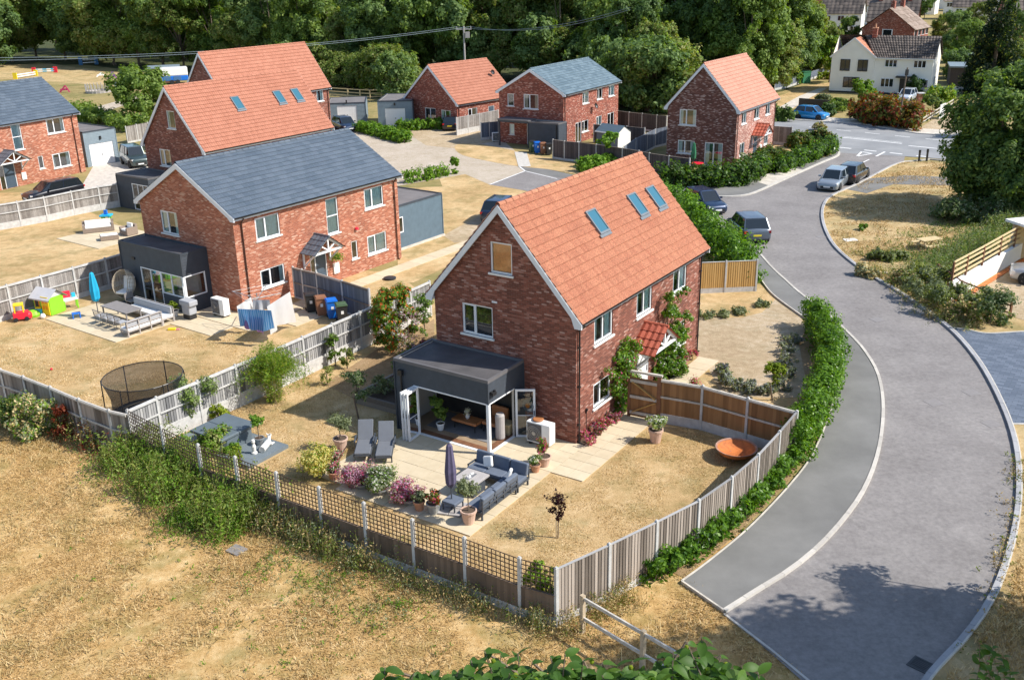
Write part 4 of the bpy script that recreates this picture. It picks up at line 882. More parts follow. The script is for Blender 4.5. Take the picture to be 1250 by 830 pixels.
# brown brick house on the corner
D = House('corner_house', 'brown brick house with pale orange roof on the corner of the junction', (17.255, 89.434), .987, 3.6, 10.36, 5.05, 9.0, 'brick_brown')
D.window('G', -2.14, -.52, 3.5, 4.9, 2, 'curtain', fill=.4); D.window('G', -2.2, -.57, .95, 2.14, 2, 'curtain', fill=.5); D.french('G', .42, 2.13, 2.13, curtain='curtain')
for u0, u1 in ((1.32, 2.5), (4.48, 5.8), (7.46, 8.7)): D.window('S', u0, u1, 3.68, 4.76, 2, 'curtain', fill=.5, split=.5)
D.window('S', 1.23, 2.48, .9, 2.02, 2, 'curtain', fill=.5); D.window('S', 7.55, 8.68, .92, 2.03, 2, 'curtain', fill=.5); D.door('S', 4.75, 5.8, 2.1); D.walls()
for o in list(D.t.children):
    if o.name.startswith('wall') and abs((o.data.vertices[0].co.y+3.3)) < .01 and abs(o.data.vertices[1].co.y+3.3) < .01: o.data.materials[0] = MATS['brick_brown_sunlit']  # side wall takes the lighter brick: its sunlit look is painted in
D.roof('tile_pink', .04, .345, .22, gutter='fascia_grey'); D.downpipe('S', .3, mat='gutter_brown'); D.downpipe('S', 9.95, mat='gutter_brown'); D.canopy('S', 5.3, 2.3, 2.35, .85, 1.1, 'tile_red')
mb = MB(); mb.box(-.22, .22, 0, .1, 0, .62); o = mb.build('meter_box', 'white_enamel', D.t); D.place(o, 'S', 6.6, .5, .1)
# ---------------------------------------------------------------- fences
def prof_board(w, h, t=.018):
    m = MB(); i = [m.pt(p) for p in ((-w/2, 0, 0), (w/2, .004, 0), (w/2, t, 0), (-w/2, .012, 0), (-w/2, 0, h), (w/2, .004, h), (w/2, t, h), (-w/2, .012, h))]
    for q in ((0, 3, 2, 1), (4, 5, 6, 7), (0, 1, 5, 4), (1, 2, 6, 5), (2, 3, 7, 6), (3, 0, 4, 7)): m.f.append([i[k] for k in q]); m.m.append(0); m.t.append(.5)
    return m
def fence(name, label, pts, h=1.85, gb=.3, wood='board_weathered', side=1, trellis=0, joined=False, cat='fence', postm='concrete', bw=.125, rails=(.5, 1), cap=True, railm=None, postup=.06, first=True, last=True, z0=0.):
    """concrete posts, gravel boards, feather-edge boards; side=+1 puts the rails on the left of the run"""
    P = [Vector((p[0], p[1], 0)) for p in pts]; root = thing(name, label, cat, (P[0].x, P[0].y, z0)); O = P[0]
    pm = MB(); pm.box(-.05, .05, -.05, .05, 0, h+postup); pm.box(-.03, .03, -.03, .03, h+postup, h+postup+.03); pme = pm.mesh('post', postm)
    for i, p in enumerate(P):
        if (i == 0 and not first) or (i == len(P)-1 and not last): continue
        d = (P[min(i+1, len(P)-1)]-P[max(i-1, 0)]); inst('post', pme, root, p-O, math.atan2(d.y, d.x))
    hb = h-gb if not trellis else trellis-gb; bm_ = {}
    jb = MB(); bmesh_ = prof_board(bw+.02, hb).mesh('board', wood) if not joined else None
    for a, b in zip(P, P[1:]):
        d = b-a; L = d.length-.1; ang = math.atan2(d.y, d.x); T = Matrix.Translation(a-O) @ Matrix.Rotation(ang, 4, 'Z') @ Matrix.Translation((.05, 0, 0))
        def put(nm, mb, mat, **k):
            o = mb.build(nm, mat, root, **k); o.matrix_local = T; return o
        if gb > 0: m = MB(); m.box(0, L, -.025, .025, 0, gb); put('gravel_board', m, postm)
        n = max(1, round(L/bw)); w = L/n
        if joined:
            jb.T = T
            for i in range(n):
                x = i*w; t = R.random(); y0 = -side*.02; jb.face([(x, y0, gb), (x+w*1.04, y0-side*.008, gb), (x+w*1.04, y0-side*.008, gb+hb), (x, y0, gb+hb)], 0, t)
                jb.face([(x, y0+side*.02, gb), (x+w*1.04, y0+side*.01, gb), (x+w*1.04, y0+side*.01, gb+hb), (x, y0+side*.02, gb+hb)], 0, t); jb.face([(x, y0, gb), (x, y0, gb+hb), (x, y0+side*.018, gb+hb), (x, y0+side*.018, gb)], 0, t)
        else:
            for i in range(n):
                o = inst('board', bmesh_, root); o.matrix_local = T @ Matrix.Translation(((i+.5)*w, -side*.02, gb)) @ Matrix.Rotation((0 if side > 0 else PI)+.13+R.uniform(-.03, .03), 4, 'Z') @ Matrix.Diagonal((w/bw*.96, 1, 1+R.uniform(-.006, .004), 1))
        for rr in rails:
            z = gb+hb*rr; m = MB()
            y = side*.03
            m.box(0, L, min(y, y+side*.04), max(y, y+side*.04), z-.07 if rr == 1 else z-.035, z if rr == 1 else z+.035); put('rail', m, railm or wood.replace('boards', 'board') if (railm or wood) in MATS else wood)
        if cap: m = MB(); m.box(0, L, -.035, .04, h if not trellis else trellis, (h if not trellis else trellis)+.025); put('capping', m, railm or wood)
        if trellis:
            nv = max(2, round(L/.15)); z0_, z1_ = trellis+.03, h+.0
            for i in range(nv+1): o = inst('trellis_slat', TSLV, root); o.matrix_local = T @ Matrix.Translation((L*i/nv, 0, z0_)) @ Matrix.Diagonal((1, 1, (z1_-z0_), 1))
            nh = max(2, round((z1_-z0_)/.15))
            for i in range(nh+1): o = inst('trellis_slat', TSLH, root); o.matrix_local = T @ Matrix.Translation((0, .012, z0_+(z1_-z0_)*i/nh)) @ Matrix.Diagonal((L, 1, 1, 1))
    if joined: jb.T = None; jb.build('boards', wood, root, stuff=True)
    return root
m = MB(); m.box(-.013, .013, -.008, .008, 0, 1); TSLV = m.mesh('trellis_slat', 'trellis_wood')
m = MB(); m.box(0, 1, -.008, .008, -.013, .013); TSLH = m.mesh('trellis_slat', 'trellis_wood')
FH = 1.95
tops = lambda z, *q: [G2(x, y, z) for x, y in q]
trel = tops(FH, (155.3, 500), (197, 521.5), (241.3, 542.4), (286.6, 557.5), (336.7, 576.5), (389, 594.5), (443.8, 613.6), (503.1, 634), (566.6, 656), (634, 680.5), (679.2, 692.5))
fence('trellis_fence', 'low board fence topped with dark square trellis, running along the dry field', trel, 1.9, .28, 'board_trellis', side=1, trellis=1.0, rails=(), last=False)
rf_ = tops(FH, (679.2, 692.5), (743.9, 663), (801.9, 635), (853.3, 609.2), (893.5, 581.2), (926, 553.5), (951.8, 525.8), (973, 501))
fence('board_fence', 'weathered grey close-board fence between corner post and pavement hedge', rf_, 1.88, .26, 'board_weathered', side=1, rails=(), railm='board_grey')
bf_ = tops(FH, (973, 501), (913.5, 485), (858, 470), (806, 461.5))
fence('board_fence', 'warm brown board fence with centre rail between side gate and pavement hedge', bf_, 1.88, .42, 'board_brown', side=1, rails=(.5, 1), railm='wood_rail_silver', first=False)
# gate
g0, g1 = Vector(G2(806, 461.5, FH)), Vector(G2(769, 455, FH)); d = g1-g0
gt = thing('side_gate', 'braced brown wooden side gate closing the gap to the brown brick wall', 'gate', (g0.x, g0.y, 0), math.atan2(d.y, d.x)); L = d.length
bme = prof_board(.13, 1.72).mesh('board', 'board_brown')
for i in range(10): inst('board', bme, gt, (.08+(i+.5)*(L-.12)/10, .02, .08), PI, (max(.7, (L-.12)/1.3), 1, 1))
m = MB(); y = .065
for z in (.2, .9, 1.6): m.box(.1, L-.05, y-.02, y+.02, z, z+.12)
m.build('ledge', 'wood_rail_silver', gt)
m = MB(); m.bar((.15, y, 1.0), (L-.15, y, 1.62), .04, .11, up=(0, 1, 0)); m.bar((.15, y, .85), (L-.15, y, .28), .04, .11, up=(0, 1, 0)); m.build('brace', 'board_golden', gt)
m = MB(); m.box(-.06, .1, -.07, .07, 0, 2.0); m.box(L-.06, L+.06, -.06, .06, 0, 2.0); m.build('gate_post', 'wood_brown', gt)
m = MB(); m.box(-.1, L+.1, -.06, .06, 2.0, 2.08); m.build('lintel', 'wood_rail_silver', gt)
# boundary with the slate house garden
nb = tops(FH, (155.3, 500), (190.2, 484.6), (240.4, 464.6), (286.6, 445.3), (330, 427.5), (368.5, 410.8), (404.9, 394.8), (438.7, 380.2), (471, 366), (500.3, 353.5), (524, 343))
fence('board_fence', 'long grey fence with white concrete rails between the two back gardens', nb, 1.9, .62, 'board_grey', side=-1, rails=(.48, 1), railm='concrete', first=True)
# wooden fence along the field on the left
lw = tops(FH-.1, (-30, 441), (0, 450), (28, 459), (60.9, 471.6), (95.8, 486.4), (132.4, 500), (155.3, 505))
fence('board_fence', 'brown board fence along the dry field left of the trampoline', lw, 1.8, .3, 'board_weathered', side=-1, rails=(.5, 1), railm='wood_rail_silver', last=False)
# fence on the left of the slate house garden
lf = tops(FH, (-62, 366), (-30, 357), (7.5, 346.5), (49, 335.3), (88, 325), (127.5, 314), (152, 306.5))
fence('board_fence', 'grey fence panels behind the green playhouse, running to the dark extension', lf, 1.85, .3, 'boards_weathered', side=-1, rails=(.5, 1), railm='concrete', joined=True)
pf = tops(FH, (-60, 256), (-18, 251), (20, 245), (52.5, 239.5), (86, 232.5), (119, 226.5), (142, 223))
fence('board_fence', 'grey fence panels with white rails in front of the parked black estate car', pf, 1.85, .5, 'boards_weathered', side=-1, rails=(.5, 1), railm='concrete', joined=True)
# gate fence at the front of the slate house
bp = [G2(297+300-300, 352)]
ff = tops(1.9, (357, 324.5), (368, 327.5), (386, 331.5), (417, 341), (450, 351.5))
fence('board_fence', 'short brown fence with gate behind the four wheelie bins', ff, 1.8, .1, 'board_slate', side=-1, rails=(.5, 1), railm='board_weathered', postm='concrete')
# far fences
fence('board_fence', 'dark slate coloured fence round the garden of the far slate house', tops(1.9, (675, 169.5), (689, 171.5), (707, 173), (728, 175.5), (760, 180), (780, 183.2), (793, 186), (817, 189.5), (842, 192.5)), 1.8, .2, 'boards_dark', side=1, joined=True, rails=(), railm='board_weathered')
fence('board_fence', 'blue-grey fence dividing the two far gardens, behind the small shed', tops(1.9, (762, 178), (776, 168.5), (790, 162), (800, 157), (814, 154)), 1.8, .2, 'boards_slate', side=1, joined=True, rails=(), railm='board_slate')
fence('board_fence', 'dark fence behind the white post in the far garden, below the trees', tops(1.9, (754, 134.5), (768, 136.5), (784, 138), (802, 140), (814, 141)), 1.8, .2, 'boards_dark', side=1, joined=True, rails=(), railm='board_weathered')
fence('board_fence', 'dark fence panel run ending at the patio doors of the far slate house', tops(1.9, (725, 151), (745, 152.5), (765, 153.5), (787, 155.5)), 1.8, .2, 'boards_dark', side=1, joined=True, rails=(), railm='board_weathered')
fence('board_fence', 'pale fence panels with concrete posts between the bungalow and the far slate house', tops(2.0, (557, 143), (571, 140.5), (585, 138), (608, 133.5)), 1.9, .6, 'boards_weathered', side=1, joined=True, rails=(), railm='concrete')
fence('board_fence', 'dark slate panel beside the brick wall of the far slate house', tops(1.9, (587, 149.5), (597, 148.5), (608, 147.5)), 1.8, .3, 'boards_slate', side=1, joined=True, rails=(), railm='board_slate')
fence('board_fence', 'orange-brown fence panels beside the far end of the orange roof house', tops(1.9, (851, 319), (887, 317.5), (925, 316)), 1.8, .3, 'board_golden', side=1, rails=(), railm='concrete')
fence('board_fence', 'grey screen panel at the side of the corner house garden', tops(1.9, (944, 153), (967, 154.5)), 1.8, .3, 'boards_weathered', side=1, joined=True, rails=(), railm='concrete')
fence('board_fence', 'low fence with white posts on the left of the white house lawn', tops(1.2, (946, 100), (957, 98), (968, 95), (980, 91), (990, 88), (1001, 84.5), (1012, 82)), 1.2, .3, 'boards_slate', side=1, joined=True, rails=(), railm='board_slate')
fence('board_fence', 'weathered panels behind the bush at the back of the garage court', tops(1.8, (153, 155), (166, 152.5), (180, 150)), 1.8, .2, 'boards_weathered', side=1, joined=True, rails=(.5,), railm='board_weathered')
# post and rail fences
def railfence(name, label, pts, h, zs, pr=.06, rh=.1, mat='wood_post', railmat='wood_rail_silver', z0=0):
    P = [Vector((*p[:2], 0)) for p in pts]; root = thing(name, label, 'fence', (P[0].x, P[0].y, z0)); O = P[0]
    for p in P: m = MB(); m.box(-pr, pr, -pr, pr, 0, h); inst('post', m.mesh('post', mat), root, p-O, math.atan2((P[-1]-O).y, (P[-1]-O).x))
    for a, b in zip(P, P[1:]):
        for z in zs: m = MB(); m.bar(a-O+Vector((0, 0, z)), b-O+Vector((0, 0, z)), .05, rh); m.build('rail', railmat, root)
    return root
r0, r1 = G(711, 772), G(784, 817); dd = r1-r0
railfence('rail_fence', 'two-rail timber fence stub on the dry grass at the bottom of the photo', [r0, r1, r1+dd*.62], 1.25, (1.15, .5))
railfence('rail_fence', 'pale three-rail paddock fence below the trees in the background', [G2(x, y) for x, y in ((398, 118), (425, 120), (440, 121), (452, 121.5), (466, 121), (486, 121))], 1.3, (.35, .8, 1.25), .07, .12, 'wood_pale', 'wood_pale')
w_ = [G2(x, y) for x, y in ((1158, 368), (1175, 358), (1195, 346), (1216, 333), (1234, 322), (1254, 310), (1290, 288))]
railfence('rail_fence', 'new pale timber rail fence on top of the white retaining wall at right', w_, 1.15, (.3, .6, .9, 1.15), .05, .1, 'wood_brown', 'wood_pale', 1.05)
railfence('rail_fence', 'dark brown rail fence stepping down towards the roadside shrubs at right', [G2(x, y) for x, y in ((1143, 345), (1171, 366), (1200, 378), (1232, 389))], 1.1, (.3, .7, 1.05), .05, .07, 'wood_brown', 'wood_brown')
railfence('rail_fence', 'old grey rail fence right of the red-leaved hedge across the main road', [G2(x, y) for x, y in ((1122, 156), (1136, 147), (1150, 138), (1163, 130))], .9, (.4, .8), .06, .1, 'board_weathered', 'wood_rail_silver')
t = thing('retaining_wall', 'low white rendered retaining wall under the pale rail fence', 'wall', (*w_[0], 0)); m = MB(); ribbon(m, [(x-w_[0][0], y-w_[0][1]) for x, y in w_], .24, 0, 1.05); m.build('wall', 'render_white', t)
m = MB(); ribbon(m, [(x-w_[0][0]+.2, y-w_[0][1]-.32) for x, y in w_], .3, 0, .1); m.build('footing', 'rust', t)
# ---------------------------------------------------------------- hedges
def hedge(name, label, line, w, h, mats, n, leaf=.09, group=None, seed=1, cat='hedge', lump=.22, z0=.0, base=.0):
    P = [Vector((*p[:2],)) for p in line]; O = P[0]; root = thing(name, label, cat, (O.x, O.y, z0), 0, group); g = np.random.default_rng(seed)
    seg = [(b-a).length for a, b in zip(P, P[1:])]; L = sum(seg); cl = []; s = 0
    while s < L:
        k = 0; q = s
        while q > seg[k] and k < len(seg)-1: q -= seg[k]; k += 1
        p = P[k].lerp(P[k+1], min(1, q/seg[k])); d = (P[k+1]-P[k]).normalized(); nn = Vector((-d.y, d.x)); rr = min(w, h)*.5
        for zz in (base+rr*.75, h-rr*.72):
            for sd in ((-1, 1) if w > h*.6 else (0,)):
                o = nn*(sd*(w/2-rr*.75)+g.normal()*w*.06); cl.append((p.x-O.x+o.x, p.y-O.y+o.y, zz*(1+g.normal()*.05), rr*g.uniform(1-lump, 1+lump)))
        s += rr*.8
    pts, nr = clump_pts(g, cl, n, .45); keep = pts[:, 2] > .02; pts = pts[keep]; nr = nr[keep]
    mi = g.choice(len(mats), len(pts)) if len(mats) > 1 else None
    inst('foliage', leaf_mesh('foliage', pts, leaf, mats, mi, normals=nr, seed=seed), root)
    m = MB()
    for c in cl[::2]: m.tube((c[0], c[1], 0), (c[0]+.1, c[1], c[2]), .025, .01, 5)
    m.build('stems', 'bark', root, stuff=True); return root
HL = G2(700, 705), G2(795, 702)
ml = P2((796, 703), (815, 694), (840, 681), (862, 664), (885, 645), (910, 622), (930, 603), (952, 580), (968, 562), (980, 545))
for i, (x, y) in enumerate(((796, 704), (816, 692), (828, 690), (846, 681))): pass
hedge('hedge', 'low young laurel hedge at the foot of the grey fence by the pavement', P2((794, 706), (815, 695), (840, 683), (862, 668), (885, 648), (912, 624), (934, 603), (955, 578), (967, 563)), .75, .85, ['leaf_laurel'], 15000, .075, seed=3, lump=.35)
hedge('hedge', 'tall glossy laurel hedge curving between pavement and gravel drive', P2((967, 563), (985, 535), (1000, 505), (1009, 478), (1012, 455), (1008, 432), (998, 412), (990, 400)), 1.05, 1.6, ['leaf_laurel'], 36000, .07, seed=4, lump=.22)
hedge('hedge', 'thick laurel hedge behind the orange roof house along the side road', P2((912, 349), (888, 326), (864, 302), (842, 280), (824, 266), (806, 254)), 1.7, 2.1, ['leaf_laurel'], 22000, .11, seed=5)
hedge('hedge', 'mixed green and bronze hedge in front of the brown corner house', P2((812, 228), (840, 229), (870, 229), (900, 227), (918, 220), (932, 209)), 1.7, 1.75, ['leaf_hedge_mix', 'leaf_laurel', 'leaf_dark'], 20000, .13, seed=6)
hedge('hedge', 'clipped green hedge right of the corner house following the junction kerb', P2((950, 212), (968, 205), (990, 196.5), (1010, 188.5), (1018, 184)), 1.5, 1.5, ['leaf_laurel', 'leaf_dark'], 12000, .13, seed=7)
hedge('hedge', 'darker loose hedge behind the kerb hedge at the junction', P2((968, 181), (980, 179), (1000, 179), (1014, 181)), 1.4, 1.5, ['leaf_dark', 'leaf_hedge_mix'], 7000, .15, seed=8)
hedge('hedge', 'bright green laurel hedge in front of the dark garage', P2((440, 160), (460, 165), (480, 170), (497, 175)), 1.5, 1.1, ['leaf_bright', 'leaf_laurel'], 9000, .14, seed=9)
hedge('hedge', 'bright green hedge under the bungalow gable', P2((487, 158), (510, 159), (535, 158), (545, 154), (557, 151)), 1.3, 1.1, ['leaf_bright', 'leaf_laurel'], 8000, .14, seed=10)
hedge('hedge', 'red and bronze hedge across the main road below the white car', P2((1053, 148), (1070, 150), (1090, 154), (1108, 158), (1122, 158)), 3.6, 2.6, ['leaf_red_hedge', 'leaf_rust', 'leaf_hedge_mix'], 14000, .2, seed=12)
hedge('hedge', 'low bright clump of laurel beyond the ridge of the orange roof house', P2((712, 210), (725, 208), (738, 205)), 1.2, 1.2, ['leaf_bright'], 3500, .13, seed=13)
hedge('hedge', 'upright bright green shrub against the dark fence beyond the ridge', P2((741, 204), (748, 205)), 1.3, 3.0, ['leaf_bright'], 3500, .14, seed=14, cat='shrub')
hedge('hedge', 'sparse row of young laurel plants edging the gravel court', P2((497, 224), (510, 222), (524, 219), (540, 215.5), (548, 214)), .7, 1.0, ['leaf_bright'], 1600, .12, seed=15, lump=.5)
hedge('hedge', 'two small laurel plants at the end of the gravel court row', P2((553, 213), (559, 212)), .7, 1.4, ['leaf_bright'], 700, .12, seed=16, lump=.4)
hedge('hedge', 'dark scrubby hedge behind the garage of the left slate house', P2((88, 140), (120, 150), (145, 152), (165, 162)), 3, 1.8, ['leaf_tree'], 7000, .2, seed=17)
hedge('hedge', 'clipped hedge below the conifer beside the white house', P2((1205, 95), (1230, 94), (1262, 93)), 3, 2.6, ['leaf_bright', 'leaf_tree'], 4000, .3, seed=18)
# ---------------------------------------------------------------- trees
def crown_clumps(g, h, r, z0, n, flat=.8):
    cl = []
    for i in range(n):
        u = g.random(); th = g.uniform(0, 2*PI); zz = z0+(h-z0)*(.08+.84*u); prof = math.sin(PI*min(1, (.12+.80*u)))**.6
        rr = r*prof*math.sqrt(g.uniform(.25, 1)); cr = r*(g.uniform(.2, .36) if n > 14 else g.uniform(.3, .5)*(1.25 if h > 3*r else 1))
        cl.append((rr*math.cos(th)*.85, rr*math.sin(th)*.85, min(zz, h-cr*.8), cr))
    return cl
def make_tree(label, h, r, z0, nleaf, leaf, mats, seed, nclump=22, name='tree', cat='tree', group=None, loc=(0, 0, 0), trunk=.25, stems=1, rz=0):
    g = np.random.default_rng(seed); root = thing(name, label, cat, loc, rz, group); cl = crown_clumps(g, h, r, z0, nclump)
    P, nr = clump_pts(g, cl, nleaf, .5); mi = g.choice(len(mats), nleaf, p=None) if len(mats) > 1 else None
    inst('crown', leaf_mesh('crown', P, leaf, mats, mi, normals=nr, up=.5, seed=seed), root)
    m = MB(); m.tube((0, 0, 0), (g.normal()*.1, 0, z0), trunk, trunk*.75, 8); m.tube((0, 0, z0), (0, 0, h*.8), trunk*.75, trunk*.2, 6)
    for c in cl[:max(5, nclump//3)]: m.tube((0, 0, z0*.8+(c[2]-z0)*.3), (c[0], c[1], c[2]), trunk*.4, trunk*.1, 5)
    m.build('trunk', 'bark', root); return root
# three woodland prototypes reused along the tree line, each tree placed on its own
PT = []
specs = [(15, 5.8, .8, 42000, .21, ['leaf_tree'], 60), (17, 6.2, 1, 46000, .22, ['leaf_tree_blue'], 61), (13, 5.8, .6, 40000, .2, ['leaf_tree', 'leaf_tree_olive'], 62), (16, 5.4, 1, 42000, .21, ['leaf_tree_blue', 'leaf_tree'], 63), (6.5, 4.2, .2, 18000, .17, ['leaf_tree_olive', 'leaf_tree'], 64), (5.5, 3.4, .2, 15000, .16, ['leaf_tree_blue'], 65)]
desc = ['broad dark green tree', 'tall blue-green tree', 'wide mid-green tree with olive patches', 'upright dark tree', 'low rounded olive thicket', 'low dense dark bush']
left = [  # px, py of the base, prototype, scale
 (-60, 92, 0, 1.15), (-20, 84, 1, 1.2), (15, 76, 2, 1.3), (45, 72, 0, 1.4), (80, 74, 3, 1.3), (110, 76, 1, 1.3), (140, 80, 2, 1.3), (170, 80, 0, 1.25), (200, 82, 3, 1.25), (225, 84, 2, 1.2), (265, 84, 0, 1.2),
 (300, 90, 2, .85), (335, 88, 1, 1.1), (370, 92, 0, 1.1), (405, 92, 3, 1.1), (440, 96, 2, 1.0), (465, 99, 1, 1.1), (500, 100, 3, 1.15), (535, 98, 0, 1.25), (575, 98, 1, 1.25), (610, 98, 2, 1.2), (645, 96, 3, 1.25),
 (400, 104, 4, 1.0), (425, 107, 4, .9), (452, 110, 4, 1.0), (474, 114, 4, 1.1), (488, 121, 5, 1.15), (350, 100, 5, 1.2), (684, 104, 1, 1.15), (702, 104, 4, 1.4),
 (715, 100, 2, 1.2), (745, 116, 0, .85), (775, 122, 1, .8), (800, 127, 2, .8), (772, 132, 5, 1.5), (790, 136, 5, 1.6), (748, 128, 5, 1.4), (805, 134, 4, 1.4), (820, 110, 3, 1.1), (850, 108, 0, 1.1),
 (880, 112, 1, 1.05), (912, 118, 0, 1.0), (938, 113, 2, .85), (955, 104, 1, .85), (930, 100, 3, 1.05), (970, 92, 2, .85), (770, 104, 3, 1.3), (735, 94, 1, 1.25), (900, 98, 2, 1.1), (860, 94, 3, 1.3), (800, 100, 2, 1.3),
 (15, 64, 1, 1.3), (70, 62, 3, 1.3), (125, 64, 2, 1.3), (185, 66, 1, 1.3), (250, 68, 3, 1.3), (310, 72, 1, 1.3), (370, 74, 3, 1.3), (430, 76, 0, 1.3), (490, 80, 1, 1.3), (550, 80, 2, 1.3), (620, 80, 0, 1.3), (680, 80, 3, 1.3), (985, 84, 5, 1.2)]
used = {}
near_words = ['at the left end of the woodland', 'behind the left slate roof', 'behind the paddock jumps', 'behind the horse trailer', 'behind the far orange roof', 'above the ridge of the far orange house', 'above the paddock rail fence', 'left of the bungalow', 'above the bungalow roof', 'between bungalow and far slate house', 'above the far slate roof', 'behind the far gardens', 'left of the corner house roof', 'above the corner house roof', 'right of the corner house roof', 'in front of the village roofs']
def where(px, py):
    e = (-50, 20, 90, 160, 235, 330, 400, 470, 500, 590, 650, 730, 800, 840, 900, 975); k = max(i for i, v in enumerate(e) if px >= v or i == 0); return near_words[k]
cnt = {}
for i, (px, py, k, s) in enumerate(left):
    nm = 'woodland_tree' if k < 4 else 'bush'; row = 'back row' if py < 82 else ('front row' if py > 104 else 'middle row')
    lab = f'{desc[k]} {where(px, py)}, {row}'.replace('wide mid-green tree with olive patches', 'wide olive-green tree'); c_ = cnt.get(lab, 0); cnt[lab] = c_+1
    if c_: lab = lab.replace(', ', ', partly behind another in the ' if c_ == 1 else ', tucked further right in the ')
    loc = G(px, py)
    if k not in used:
        sp = specs[k]; used[k] = make_tree(lab, *sp, name=nm, cat='tree' if k < 4 else 'bush', group='trees and thicket behind the estate', loc=loc, nclump=34); used[k].scale = (s*.97, s, s)
    else:
        copy_thing(used[k], loc, R.uniform(0, 6.28), lab, scale=(s*R.uniform(.9, 1.12), s*R.uniform(.9, 1.12), s*R.uniform(.88, 1.1)))
# garden and village trees across the main road
def vt(px, py, k, s, lab, name='tree', cat='tree'): return tag(copy_thing(used[k], G(px, py), R.uniform(0, 6), lab, scale=s), lab, cat, 'trees beyond the main road')
make_tree('yellow-green young tree left of the white house gable', 6.5, 2.2, 2, 6000, .2, ['leaf_yellow', 'leaf_bright'], 81, 14, loc=G(1012, 101), trunk=.12)
vt(1000, 92, 2, .62, 'mid-green garden tree behind the yellow-green tree'); vt(975, 98, 0, .7, 'dark tree over the white-posted fence')
vt(1165, 76, 1, .5, 'dark tree right of the tan village roof'); vt(1180, 84, 0, .5, 'dark tree left of the tall conifer'); vt(1152, 56, 2, .5, 'wide tree behind the tan village roof'); vt(1235, 60, 3, .6, 'dark tree behind the conifer, near the edge')
vt(1008, 60, 2, .42, 'tree between the far gables at the top'); vt(1035, 58, 0, .4, 'dark tree above the dark village roof'); vt(1192, 36, 2, .5, 'tree near the top edge right of the conifer top'); vt(965, 50, 3, .7, 'tall tree by the top edge left of the far gables')
vt(1230, 95, 2, .45, 'small tree beside the dark garage right of the white house'); vt(1165, 96, 5, .8, 'shrubby small tree beside the white house side wall')
vt(1040, 34, 2, .5, 'distant tree among the village roofs, left part'); vt(1128, 24, 3, .5, 'distant tree among the village roofs, centre'); vt(1185, 24, 0, .5, 'distant tree among the village roofs, right part'); vt(1246, 44, 1, .5, 'distant tree at the top right corner')
# conifer
g = np.random.default_rng(90); root = thing('conifer', 'tall dark conifer with browned lower branches right of the white house', 'conifer', G(1208, 116)); cl = []
for i in range(46):
    u = i/46; z = .8+u*17.5; rr = 3.9*(1-u)**.75+.25; 
    for q in range(4): th = g.uniform(0, 6.28); cl.append((rr*.62*math.cos(th), rr*.62*math.sin(th), z, rr*.42))
P_, n_ = clump_pts(g, cl, 30000, .4); P_[:, 2] -= np.hypot(P_[:, 0], P_[:, 1])*.3
inst('crown', leaf_mesh('crown', P_, .24, ['leaf_conifer', 'leaf_olive_' if False else 'leaf_tree_olive'], g.choice(2, 30000, p=[.88, .12]), normals=n_, up=-.2, seed=90, aspect=.3), root)
m = MB(); m.tube((0, 0, 0), (0, 0, 17), .35, .05, 8); m.build('trunk', 'bark', root)
# big tree at the right edge of the photograph
make_tree('large dark tree overhanging the verge at the right edge of the photo', 11.0, 4.9, .4, 85000, .15, ['leaf_dark', 'leaf_tree', 'leaf_dark'], 91, 84, loc=G(1228, 258), trunk=.3)
make_tree('lower leafy tree in front of the large dark one at the right edge', 7.4, 3.4, .5, 28000, .14, ['leaf_tree', 'leaf_dark'], 92, 30, loc=G(1262, 268), trunk=.2)
make_tree('round dark bush by the gate of the dark garages across the main road', 3.2, 2.0, .3, 5000, .16, ['leaf_tree'], 93, 14, loc=G(1195, 168), trunk=.1, name='bush', cat='bush')
# trees to the right of and below the frame that throw the shade on the road
make_tree('tall roadside tree whose shadow falls across the road at the bottom', 16.5, 7.0, 6.0, 80000, .17, ['leaf_tree', 'leaf_laurel'], 94, 70, loc=(20.6, 15.9), trunk=.3)
def bush(px, py, h, r, n, leaf, mats, label, seed, name='shrub', cat='shrub', z0=.1, nc=12, group=None):
    return make_tree(label, h, r, z0, n, leaf, mats, seed, nc, name=name, cat=cat, loc=G(px, py), trunk=.04, group=group)
bush(180, 148, 6.5, 4.6, 12000, .2, ['leaf_tree'], 'spreading dark green tree beside the velux roof house gable', 95, 'tree', 'tree', .6, 22)
# scrub along the verge at right
SCR = [(1070, 318, .7, .6, ['leaf_grey', 'leaf_weed']), (1093, 318, .6, .9, ['leaf_grey', 'leaf_weed']), (1062, 338, .8, .8, ['leaf_grey', 'leaf_straw']), (1120, 350, 1.3, 1.2, ['leaf_grey', 'leaf_weed']), (1138, 368, 1.4, 1.3, ['leaf_grey']), (1100, 350, .9, .9, ['leaf_weed', 'leaf_straw']), (1160, 384, 1.6, 1.2, ['leaf_grey', 'leaf_weed']), (1185, 392, 1.3, 1.1, ['leaf_weed', 'leaf_straw']), (1208, 396, 1.9, 1.2, ['leaf_grey', 'leaf_dark']), (1198, 378, 1.2, 1.0, ['leaf_grey']), (1150, 350, 1.2, 1.1, ['leaf_grey', 'leaf_weed'])]
wd = ['by the kerb', 'left of the picnic table', 'on the kerb edge', 'below the picnic table', 'in the middle of the scrub', 'beside the kerb bend', 'at the foot of the rail fence', 'next to the block paving', 'tallest, beside the block paving', 'under the brown rails', 'at the corner of the rails']
for i, (x, y, h, r, mt) in enumerate(SCR): bush(x, y, h, r, 3500, .07, mt, f'grey-green roadside shrub {wd[i]}', 200+i, nc=9, group='shrubs on the right verge')
bush(1053, 282, .5, .35, 700, .07, ['leaf_laurel'], 'single small green plant on the dry verge', 215)
bush(1175, 268, 1.7, 2.6, 9000, .09, ['leaf_dark', 'leaf_grey'], 'dense blue-green shrub left of the large dark tree', 216, nc=18)
